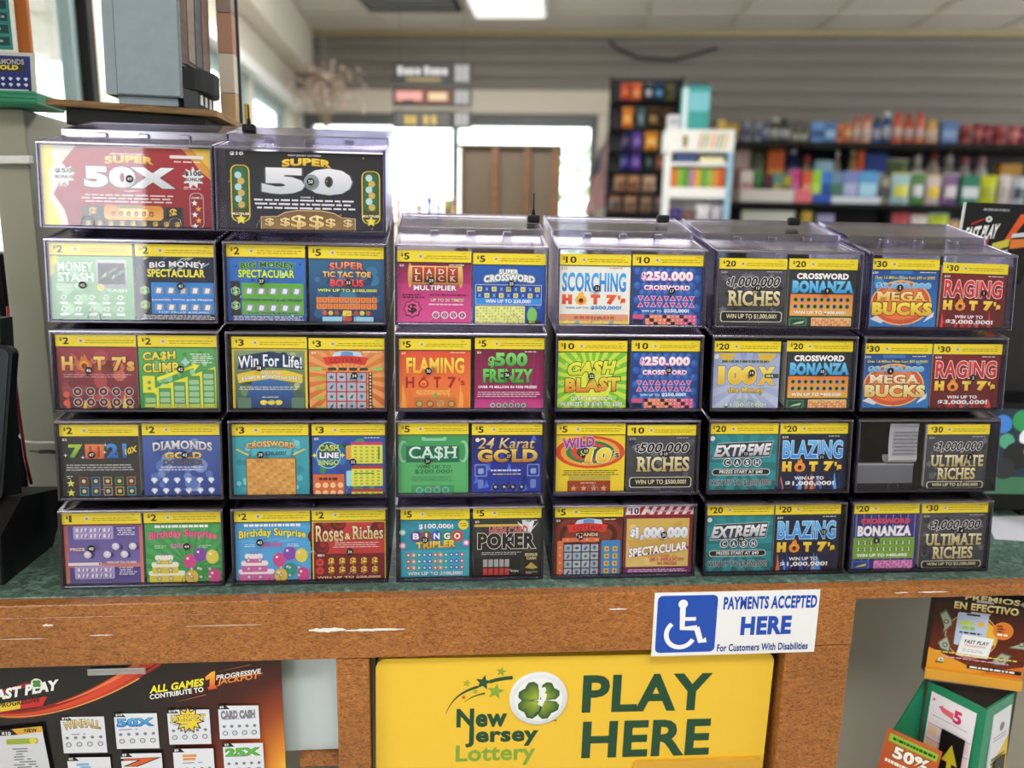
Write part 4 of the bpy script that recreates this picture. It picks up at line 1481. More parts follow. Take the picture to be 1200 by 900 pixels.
def hot7(A, word, bg, wc, wo, hc, ho, prize=None, flames=None, price='20', light=False):
    A.q(0, 0, 1, BV, bg)
    if flames:
        for k in range(13):
            x = rng.random() * 0.92
            A.P([(x, 0), (x + 0.07, 0), (x + 0.06, 0.08), (x + 0.02, 0.16 + rng.random() * 0.14), (x + 0.015, 0.07)], rng.choice(flames))
    A.part('title')
    big = 0.475 if not light else 0.47
    A.t(word, 0.05, big, 0.94, 0.74, wc, wo, 0.045, 0.045)
    y0, y1 = (0.28, 0.43) if not light else (0.29, 0.43)
    A.t('H', 0.05, y0, 0.19, y1, hc, ho, 0.15, 0.05)
    flame(A, 0.315, (y0 + y1) / 2, 0.085, 'e8963a' if not light else 'e8b84a', '3a1410', ho)
    A.t('T', 0.45, y0, 0.58, y1, hc, ho, 0.15, 0.05)
    A.t('7', 0.67, y0, 0.82, y1, hc, ho, 0.15, 0.05)
    A.t("'s", 0.83, y0, 0.94, y1 - 0.01, hc, ho, 0.09, 0.05)
    corner(A, price, 'd0806a' if light else 'e8e8ea')
    A.part('prize_text')
    if light:
        A.t('WIN UP TO', 0.1, 0.225, 0.42, 0.255, '5a9ad8', None, 0.05)
        A.t('$500,000!', 0.45, 0.21, 0.88, 0.27, '3a86d0', None, 0.06)
        A.part('play_area')
        A.q(0.0, 0.0, 1.0, 0.09, 'e8d870')
        A.rq(0.02, 0.05, 0.98, 0.15, 'e09a78', 0.02)
        A.lines(0.2, 0.075, 0.88, 0.125, 1, 'c06848', 0.9)
        for k in range(6):
            x = 0.05 + k * 0.16
            A.P([(x, 0), (x + 0.1, 0), (x + 0.08, 0.07), (x + 0.03, 0.04)], ['f0e060', '8ab0a0', 'f2c858'][k % 3])
    else:
        A.t('WIN UP TO', 0.24, 0.155, 0.68, 0.205, 'f2f2f4', None, 0.05)
        A.t(prize, 0.11, 0.06, 0.84, 0.135, 'f2f2f4', None, 0.05)

def quarter_million(A):
    A.q(0, 0, 1, BV, ('1c4486', '1a3a80'))
    def f(x, y, i, j):
        xx = x + (0.04 if j % 2 else -0.04)
        A.d(xx, y, 0.055, '2a5cae', 12)
        A.d(xx - 0.012, y + 0.015, 0.03, '3a74c4', 8)
    A.grid(0.06, 0.0, 0.94, 0.82, 8, 8, f)
    A.part('title')
    A.t('$', 0.13, 0.625, 0.2, 0.755, ('fbf4fa', 'f0a0cc'), ['2a1a4a', 'e86ab0'], 0.07, 0.03)
    A.t('250,000', 0.195, 0.61, 0.86, 0.765, ('ffffff', 'f4d0e6'), ['2a1a4a', 'e86ab0'], 0.09, 0.03)
    A.t('CROSSWORD', 0.17, 0.5, 0.82, 0.57, ('ffffff', 'f0c0dc'), 'c0407e', 0.07, 0.06)
    A.part('play_symbols')
    def g(x, y, i, j):
        s = 1 if (i + j) % 2 else -1
        A.P([(x - 0.045, y - 0.035 * s), (x + 0.045, y - 0.035 * s), (x, y + 0.045 * s)], 'e8b0d4')
        A.P([(x - 0.028, y - 0.026 * s), (x + 0.028, y - 0.026 * s), (x, y + 0.026 * s)], 'c0306a')
    A.grid(0.08, 0.245, 0.9, 0.43, 9, 2, g)
    A.part('prize_text')
    A.t('WIN UP TO', 0.14, 0.185, 0.43, 0.22, 'bfe4fa', None, 0.06)
    A.t('$250,000!', 0.46, 0.175, 0.82, 0.235, 'd8f0fc', None, 0.07)
    A.part('play_area')
    A.q(0.2, 0.0, 0.93, 0.15, 'e88a6a')
    A.hq(0.5, 0.0, 0.93, 0.15, 'ec8a6c', 'd45aa4')
    def h(x, y, i, j):
        if (i * 3 + j * 5) % 4 == 0:
            A.q(x - 0.03, y - 0.024, x + 0.03, y + 0.024, '2a1420')
        else:
            A.q(x - 0.008, y - 0.01, x + 0.008, y + 0.012, 'f8c8a0')
    A.grid(0.2, 0.0, 0.93, 0.15, 12, 3, h)
    A.rq(0.02, 0.09, 0.18, 0.15, 'd8507a', 0.015)
    A.q(0.03, 0.02, 0.17, 0.08, '122044')

def cash_blast(A):
    A.q(0, 0, 1, BV, '7ac83a')
    A.rays(0.5, 0.42, 2, 24, 'c8e44a')
    A.blot(46, ['5aa83a', '9ad85a', '6aba48', 'b8e070'], 0.01, 0.035)
    A.d(0.5, 0.4, 0.3, 'd8ea4e', 20)
    A.part('title')
    A.t('CASH', 0.15, 0.5, 0.83, 0.7, ('f4ee4a', 'c8d83a'), '3a2c14', 0.09, 0.06, sh=0.2, rise=0.03)
    A.t('BLAST', 0.12, 0.25, 0.91, 0.46, ('e8dc4a', 'd87a2c'), '3a2414', 0.09, 0.06, rise=0.02)
    A.part('prize_text')
    A.t('OVER $9 MILLION', 0.2, 0.12, 0.8, 0.18, 'eef8e0', '2a4a1a', 0.04, 0.06)
    A.t('IN PRIZES OF $100 TO $500', 0.06, 0.03, 0.95, 0.1, 'f0f8e8', '2a4a1a', 0.04, 0.06)

def wild10(A):
    A.q(0, 0, 1, BV, 'ecd030')
    for k, c in enumerate(('d8482e', 'e8a83a', '2f7a4a', 'd84a2e', '205a50')):
        r = 0.5 - 0.075 * k
        A.d(0.5, 0.585, r, c, 26, 0.36 * r / 0.5 * 0.66)
    A.q(0, BV, 1, 1.0, 'ecd030')
    A.part('title')
    A.t('WILD', 0.1, 0.645, 0.56, 0.8, ('b83a8a', '7a3ab0'), ['f4f0e0', 'd8382e'], 0.07, 0.04, rise=0.04)
    A.t('$', 0.36, 0.5, 0.44, 0.62, 'f2e04a', '12181a', 0.05, 0.05)
    A.t('10', 0.42, 0.42, 0.8, 0.65, ('f6ec4a', 'e8b42c'), ['f6f2e0', '1a5a3a'], 0.09, 0.04, sh=0.2, serif=True)
    A.t("'s", 0.82, 0.5, 0.92, 0.61, '2a5a3a', 'f0e8c0', 0.05, 0.05)
    A.part('play_symbols')
    A.lines(0.1, 0.24, 0.92, 0.33, 3, '5a4a2a', 0.4)
    A.q(0.2, 0.18, 0.8, 0.24, 'b8ac4a')
    A.q(0.18, 0.0, 0.8, 0.17, '9a3a20')
    for k in range(4):
        A.star(0.27 + k * 0.145, 0.055, 0.05, 'd8a070')
    A.lines(0.35, 0.12, 0.62, 0.15, 1, 'e0b8a0')

def riches(A, amount, words, prize, price):
    A.q(0, 0, 1, BV, ('4a4c56', '34363f'))
    for k in range(26):
        x, y, r = rng.random(), rng.random() * 0.8, 0.03 + 0.05 * rng.random()
        A.star(min(max(x, r), 1 - r), min(max(y, r), 0.8 - r), r, rng.choice(['5c5f6a', '2c2e36', '6a6d78', '26272d']), 6, 0.55)
    A.part('title')
    A.t('$', 0.12, 0.6, 0.18, 0.71, '16161a', ['f2f2f4', '1c1c22'], 0.04, 0.06, sh=0.15)
    if len(words) == 1:
        A.t(amount, 0.18, 0.56, 0.9, 0.73, '17171b', ['f4f4f6', '1c1c22'], 0.05, 0.06, sh=0.25)
        A.t(words[0], 0.14, 0.3, 0.92, 0.525, ('f2eac0', 'b8a468'), '1a1812', 0.05, 0.05, serif=True)
        y0, y1 = 0.06, 0.22
    else:
        A.t(amount, 0.17, 0.57, 0.9, 0.73, '17171b', ['f4f4f6', '1c1c22'], 0.05, 0.06, sh=0.25)
        A.t(words[0], 0.08, 0.345, 0.94, 0.525, ('f2eac0', 'b8a468'), '1a1812', 0.05, 0.05, serif=True)
        A.t(words[1], 0.2, 0.14, 0.82, 0.325, ('f2eac0', 'b8a468'), '1a1812', 0.05, 0.05, serif=True)
        y0, y1 = 0.0, 0.115
    corner(A, price, 'b8bac4')
    A.part('prize_text')
    A.rq(0.04, y0, 0.96, y1, 'cdc9b8', 0.04)
    A.rq(0.055, y0 + 0.012, 0.945, y1 - 0.012, '15151a', 0.035)
    A.t('WIN UP TO ' + prize, 0.13, y0 + (y1 - y0) * 0.27, 0.88, y0 + (y1 - y0) * 0.75, 'e8e0b8', None, 0.02)

def million_spec(A):
    A.q(0, 0, 1, BV, '7c1c34')
    A.q(0.03, 0.1, 0.95, 0.81, ('d8b45a', 'e2c674'))
    A.blot(24, ['cfa84e', 'ead088'], 0.02, 0.06, 0.05, 0.12, 0.93, 0.78)
    A.P([(0.05, 0.5), (0.95, 0.5), (0.95, 0.34), (0.4, 0.22), (0.1, 0.3)], 'd2a850')
    A.part('title')
    A.t('$', 0.08, 0.53, 0.16, 0.66, 'f6f6fa', '3a4a8a', 0.07, 0.05)
    A.t('1,000,000', 0.165, 0.495, 0.93, 0.68, ('fcfcfe', 'd4dcec'), ['e8ecf4', '3a4a88'], 0.08, 0.04)
    A.P([(0.06, 0.27), (0.94, 0.4), (0.95, 0.36), (0.5, 0.3), (0.1, 0.24)], '6a1a5a')
    A.t('SPECTACULAR', 0.07, 0.29, 0.93, 0.42, 'fafafa', '5a1a4a', 0.07, 0.05, rise=0.1)
    A.part('prize_text')
    A.t('OVER', 0.55, 0.235, 0.68, 0.27, 'e06a5a', '8a2a2a', 0.03, 0.04)
    A.t('$51 MILLION', 0.38, 0.175, 0.88, 0.23, 'e8786a', '7a1a2a', 0.04, 0.04)
    A.t('IN PRIZES', 0.5, 0.125, 0.78, 0.165, 'd8584a', '8a2a2a', 0.03, 0.04)
    A.q(0, 0, 1, 0.085, '6c1a68')
    A.lines(0.05, 0.02, 0.96, 0.07, 2, 'e8d0e8', 0.45)

def bonanza(A, purple=False):
    if purple:
        A.q(0, 0, 1, BV, '3a2a78')
        for k in range(9):
            A.q(0.06 + k * 0.11, 0.0, 0.075 + k * 0.11, BV, '6a8ac8')
    else:
        A.q(0, 0, 1, BV, '2a2f33')
    A.part('title')
    if purple:
        A.t('CROSSWORD', 0.13, 0.69, 0.88, 0.77, 'd84a6a', '5a1030', 0.07, 0.06)
        A.t('BONANZA', 0.09, 0.5, 0.9, 0.66, 'f6f4fa', '3a2a6a', 0.09, 0.05)
        bc, cells = '7aa83a', ('26421a', 'd8f0a0')
    else:
        A.t('CROSSWORD', 0.12, 0.7, 0.88, 0.79, 'f8f8f8', '14181a', 0.08, 0.05)
        A.t('BONANZA', 0.06, 0.5, 0.96, 0.68, ('7ad0f4', '2a9ce0'), ['14181a', '2a6a9a'], 0.1, 0.04)
        bc = ('e88040', 'e8b04a')
    A.part('play_symbols')
    A.q(0.04, 0.16, 0.96, 0.48, bc)
    def f(x, y, i, j):
        if purple:
            A.d(x, y, 0.03, '2a4a2a', 10)
            A.t('$', x - 0.016, y - 0.03, x + 0.016, y + 0.03, 'e8f4d8', b=0.02)
        else:
            A.d(x, y, 0.034, '4a8ac0' if (i + j) % 2 else '5aa04a', 12)
            A.d(x, y, 0.022, '18241c', 10)
    A.grid(0.07, 0.25, 0.93, 0.45, 9, 2, f)
    A.part('prize_text')
    A.t('WIN UP TO $400,000!', 0.1, 0.18, 0.86, 0.235, 'fafaf4', None if purple else '3a3420', 0.05, 0.05)
    A.part('play_area')
    A.q(0.03, 0.0, 0.3, 0.13, '3a6ac0' if purple else '3a7a5a')
    A.q(0.06, 0.02, 0.27, 0.11, '26408a' if purple else '25483a')
    A.P([(0.08, 0.03), (0.24, 0.05), (0.26, 0.09), (0.14, 0.06)], 'd8c84a' if purple else 'b8d0b0')
    A.rq(0.36, 0.0, 0.95, 0.135, 'd070b8' if purple else 'e4dc9a', 0.015)
    A.q(0.37, 0.01, 0.94, 0.12, 'e49ad0' if purple else 'e2925a')
    def g(x, y, i, j):
        if (i + 2 * j) % 3:
            A.q(x - 0.017, y - 0.014, x + 0.017, y + 0.014, 'c060a4' if purple else 'f0c08a')
    A.grid(0.38, 0.01, 0.93, 0.12, 12, 3, g)

def hundred_x(A):
    A.q(0, 0, 1, BV, ('8e9cc4', 'c0cbe4'))
    A.rays(0.5, 0.4, 2, 14, 'a4b0d4')
    for a, b in ((0.1, 0.3), (0.66, 0.9)):
        A.P([(a, 0.82), (b + 0.05, 0.82), (b - 0.03, 0.7), (a + 0.06, 0.7)], 'd8b848')
    A.d(0.065, 0.77, 0.035, 'e8e4d8', 14)
    A.part('title')
    A.lines(0.12, 0.68, 0.88, 0.72, 1, '4a6a4a', 0.9)
    A.t('100', 0.1, 0.36, 0.66, 0.63, ('f8e468', 'e2b42c'), ['f4e08a', '4a3a5a'], 0.1, 0.03)
    A.t('X', 0.69, 0.36, 0.93, 0.62, ('f8e468', 'e2b42c'), ['f4e08a', '4a3a5a'], 0.1, 0.03)
    A.rq(0.78, 0.455, 0.99, 0.52, '3a4a40', 0.015)
    A.lines(0.8, 0.47, 0.97, 0.505, 1, 'e0d890', 0.8)
    A.t('the Money', 0.25, 0.21, 0.78, 0.32, ('f0d86a', 'c09a3a'), '5a4a2a', 0.06, 0.06)
    A.part('prize_text')
    A.t('WIN UP TO', 0.36, 0.1, 0.68, 0.145, 'a8d0b0', '3a5a4a', 0.04, 0.05)
    A.t('$1,000,000!', 0.2, 0.015, 0.82, 0.085, 'dcefdc', '3a5a4a', 0.05, 0.05)

def extreme(A):
    A.q(0, 0, 1, BV, ('1e828a', '136a70'))
    A.rays(0.5, 0.42, 2, 12, '269098')
    A.d(0.055, 0.775, 0.035, 'e4e8e4', 14)
    A.part('title')
    A.P([(0.06, 0.47), (0.9, 0.5), (0.94, 0.74), (0.13, 0.71)], 'b4c8cc')
    A.P([(0.07, 0.482), (0.895, 0.51), (0.93, 0.73), (0.135, 0.7)], '2a3a44')
    A.t('EXTREME', 0.1, 0.515, 0.9, 0.69, ('fafafc', 'b8bac6'), '14181e', 0.07, 0.04, sh=0.2, rise=0.03)
    for k, l in enumerate('CASH'):
        x = 0.28 + k * 0.145
        A.d(x, 0.42, 0.063, 'e4e4ea', 20)
        A.d(x, 0.42, 0.053, '3a3e46', 20)
        A.t(l, x - 0.026, 0.385, x + 0.026, 0.455, 'f0f0f4', None, 0.04)
    A.part('prize_text')
    A.rq(0.06, 0.23, 0.91, 0.325, 'd8d8d8', 0.045)
    A.rq(0.07, 0.24, 0.9, 0.315, '10181a', 0.04)
    A.t('PRIZES START AT $40', 0.17, 0.25, 0.8, 0.305, 'eef0f0', None, 0.04)
    A.t('WIN UP TO $1,000,000!', 0.05, 0.065, 0.93, 0.165, '10181a', 'd8dce0', 0.04, 0.06)

def mega(A, pale=False):
    A.q(0, 0, 1, BV, ('1b4c96', '2f7cc4'))
    A.blot(20, ['2360ac', '1a4084', '3a8ad0'], 0.03, 0.1)
    A.q(0.3, 0.78, 0.62, 0.83, '3a78c0')
    A.part('title')
    A.d(0.48, 0.36, 0.44, 'f0c068', 28, 0.33)
    A.d(0.48, 0.36, 0.42, 'd8573a', 28, 0.31)
    A.d(0.48, 0.37, 0.36, 'e87a44', 28, 0.26)
    A.t('Over 1.6 Million Prizes from $50 to $500!', 0.08, 0.7, 0.95, 0.75, 'e8e04a', '12285a', 0.02, 0.05)
    A.t('$3,000,000', 0.1, 0.555, 0.9, 0.655, ('7ad0fa', '3a9ae8'), ['f0dc9a', '123a7a'], 0.08, 0.04)
    A.t('MEGA', 0.11, 0.385, 0.86, 0.525, ('fdf6dc', 'ecca90') if pale else ('fdf0a8', 'f0b43c'), '3c1a14', 0.06, 0.05, serif=True)
    A.t('BUCKS', 0.06, 0.175, 0.94, 0.37, ('f6ecb0', 'd8b45a') if pale else ('f8ec5a', 'e0a82c'), '2a1c14', 0.1, 0.05)
    A.P([(0.04, 0.12), (0.2, 0.06), (0.26, 0.09), (0.12, 0.17)], 'd8dce4')
    A.P([(0.82, 0.08), (0.96, 0.16), (0.97, 0.24), (0.86, 0.14)], 'd8dce4')
    corner(A, '30')

def super50x(A):
    A.q(0, 0, 1, 1, ('a82632', '8c1c2a'))
    A.P([(0.82, 1), (1, 1), (1, 0.6), (0.93, 0.72), (0.88, 0.86)], 'd8983a')
    A.P([(0.88, 1), (1, 1), (1, 0.72), (0.95, 0.83)], 'e6c24a')
    A.P([(0, 1), (0.2, 1), (0.12, 0.8), (0.11, 0.6), (0.06, 0.4), (0.12, 0.2), (0.14, 0.0), (0, 0)], 'dcd6c8')  # pale window reflection painted into the ticket's left side
    A.P([(0, 1), (0.08, 1), (0.05, 0.9), (0.07, 0.8), (0.035, 0.66), (0.045, 0.5), (0.03, 0.34), (0.06, 0.25), (0.08, 0.12), (0.1, 0.0), (0, 0)], 'f4e232')
    A.part('title')
    A.t('NEW JERSEY LOTTERY', 0.4, 0.895, 0.6, 0.925, 'f0e8e8', None, 0.04)
    A.t('SUPER', 0.365, 0.785, 0.655, 0.88, ('f8d85a', 'd8982a'), '5a1418', 0.08, 0.06, 0.02)
    A.t('50X', 0.24, 0.49, 0.78, 0.76, ('f2f5f8', 'c8d0d6'), '3a1014', 0.1, 0.03)
    for x, a in ((0.125, '$50'), (0.885, '$100')):
        A.star(x, 0.64, 0.068, 'e8e8ea', 9, 0.6)
        A.t(a, x - 0.05, 0.655, x + 0.05, 0.725, '2a3030', 'e8e8ea', 0.06, 0.03)
        A.t('BONUS', x - 0.05, 0.595, x + 0.05, 0.64, '2a3030', 'e8e8ea', 0.06, 0.03)
        A.lines(x - 0.06, 0.49, x + 0.06, 0.53, 2, 'f0e0e0', 0.4)
    A.rq(0.75, 0.875, 0.95, 0.915, 'e8e4e4', 0.005)
    A.lines(0.76, 0.82, 0.95, 0.85, 1, 'f0dcdc', 0.5)
    A.part('play_symbols')
    A.t('GAME 1', 0.475, 0.445, 0.55, 0.465, 'f0e0e0', None, 0.03)
    A.lines(0.22, 0.3, 0.82, 0.42, 3, 'ecd4d4', 0.42)
    A.rq(0.22, 0.0, 0.82, 0.26, '35343a', 0.012)
    A.rq(0.35, 0.09, 0.7, 0.275, ('d88a3a', 'e8b45a'), 0.025)
    A.rq(0.44, 0.13, 0.61, 0.23, 'f0dc8a', 0.01)
    for k in range(6):
        x = 0.405 + k * 0.045
        A.rq(x - 0.012, 0.14, x + 0.012, 0.2, '9a3a2a', 0.006)
        A.d(x, 0.165, 0.006, 'e8c0a0', 8)
    A.q(0.43, 0.245, 0.58, 0.265, '4a7a3a')
    for x in (0.285, 0.76):
        A.q(x - 0.045, 0.11, x + 0.045, 0.255, '4a4c54' if x < 0.5 else '1e1f24')
        A.t('$', x - 0.022, 0.12, x + 0.022, 0.245, ('f4cc5a', 'd89a30'), None, 0.05)
    for k in range(9):
        A.t('$', 0.24 + k * 0.066, 0.01, 0.272 + k * 0.066, 0.075, 'e8b84a', None, 0.04)
    A.rq(0.86, -0.0, 0.945, 0.45, 'b8a0a0', 0.03)
    A.rq(0.865, 0.005, 0.94, 0.44, '8c1c2a', 0.03)
    A.t('GAME 2', 0.872, 0.375, 0.935, 0.4, 'f0e0e0', None, 0.03)
    for k in range(5):
        A.star(0.89 + 0.022 * (k % 2), 0.32 - k * 0.073, 0.02, 'f0f0f2' if k % 2 == 0 else 'e8b04a')

def super50(A):
    A.q(0, 0, 1, 1, ('16181c', '1c2036'))
    for k in range(20):
        x, y = rng.random() * 0.98, rng.random() * 0.95
        A.P([(x, y), (x + 0.015, y + 0.01), (x + 0.012, y + 0.035)], 'a8903a')
    A.part('title')
    A.t('$10', 0.03, 0.935, 0.115, 0.985, 'f0f0f0', None, 0.07)
    A.t('NEW JERSEY LOTTERY', 0.395, 0.94, 0.605, 0.965, 'e8e8e8', None, 0.04)
    A.t('50', 0.225, 0.46, 0.8, 0.8, ('f0f3f7', 'c4ccd4'), '4a4f56', 0.1, 0.03)
    A.t('SUPER', 0.355, 0.8, 0.67, 0.895, ('f8d84a', 'd09a28'), '3a2c10', 0.08, 0.06, 0.03)
    A.d(0.54, 0.62, 0.05, '8a9aa0', 18)
    A.part('play_symbols')
    A.t('GAME 1', 0.47, 0.415, 0.55, 0.435, 'e8e8e8', None, 0.03)
    A.lines(0.17, 0.26, 0.84, 0.41, 3, 'e2e4ea', 0.45)
    for x in (0.09, 0.92):
        A.rq(x - 0.06, 0.1, x + 0.06, 0.82 if x < 0.5 else 0.78, 'd8c24a', 0.04)
        A.rq(x - 0.052, 0.11, x + 0.052, 0.81 if x < 0.5 else 0.77, '4a421a', 0.035)
        A.rq(x - 0.042, 0.26, x + 0.042, 0.79 if x < 0.5 else 0.75, '1d6a44', 0.03)
        for k in range(6):
            A.d(x - 0.012 + 0.018 * (k % 2), 0.69 - k * 0.075, 0.022, 'bcd8dc' if k % 2 == 0 else 'cfae58', 12)
        A.t('MULTIPLIER', x - 0.055, 0.185, x + 0.055, 0.215, 'f4f0e0', None, 0.05)
        A.star(x, 0.13, 0.035, 'e8dc5a', 5, 0.5)
    pts = [(0.215, 0.0), (0.215, 0.17), (0.32, 0.18), (0.37, 0.235), (0.45, 0.262), (0.6, 0.262), (0.68, 0.235), (0.73, 0.18), (0.82, 0.165), (0.82, 0.0)]
    A.P(pts, 'd8b88a')
    A.P([(0.22 + (x - 0.215) * 0.983, y * 0.955) for x, y in pts], ('7a5a3a', '96764e'))
    for x, k in ((0.27, 0.09), (0.37, 0.1), (0.455, 0.15), (0.57, 0.15), (0.66, 0.1), (0.77, 0.09)):
        A.t('$', x - k * 0.33, 0.085 - k * 0.45, x + k * 0.33, 0.085 + k * 0.75, ('f8e8a8', 'd8b460'), '5a4020', 0.03, 0.04)

BL, RG = ('12203f', '151a3a'), ('7c1a24', '5c1620')
def blazing(A):
    hot7(A, 'BLAZING', BL, ('6ac4fa', '2a8ce8'), 'd8f0ff', ('f6dc4a', 'eab42c'), '2a1a10', '$1,000,000!', ['2a4ab8', '3a78d8', 'd8783a', '1a2a70', '5aa8e8'])
def raging(A):
    hot7(A, 'RAGING', RG, ('e0383a', 'c02a34'), 'f8e8e4', ('f6dc5a', 'e8b43a'), '3c120c', '$3,000,000!', ['a8242e', 'c8383a', '8a1c26', 'd84a4a'], '30')
def scorching(A):
    hot7(A, 'SCORCHING', 'eceee6', ('3aa8ea', '2a7ccc'), 'cfe8f6', ('e8643a', 'd0402c'), 'f6e8d0', price='10', light=True)

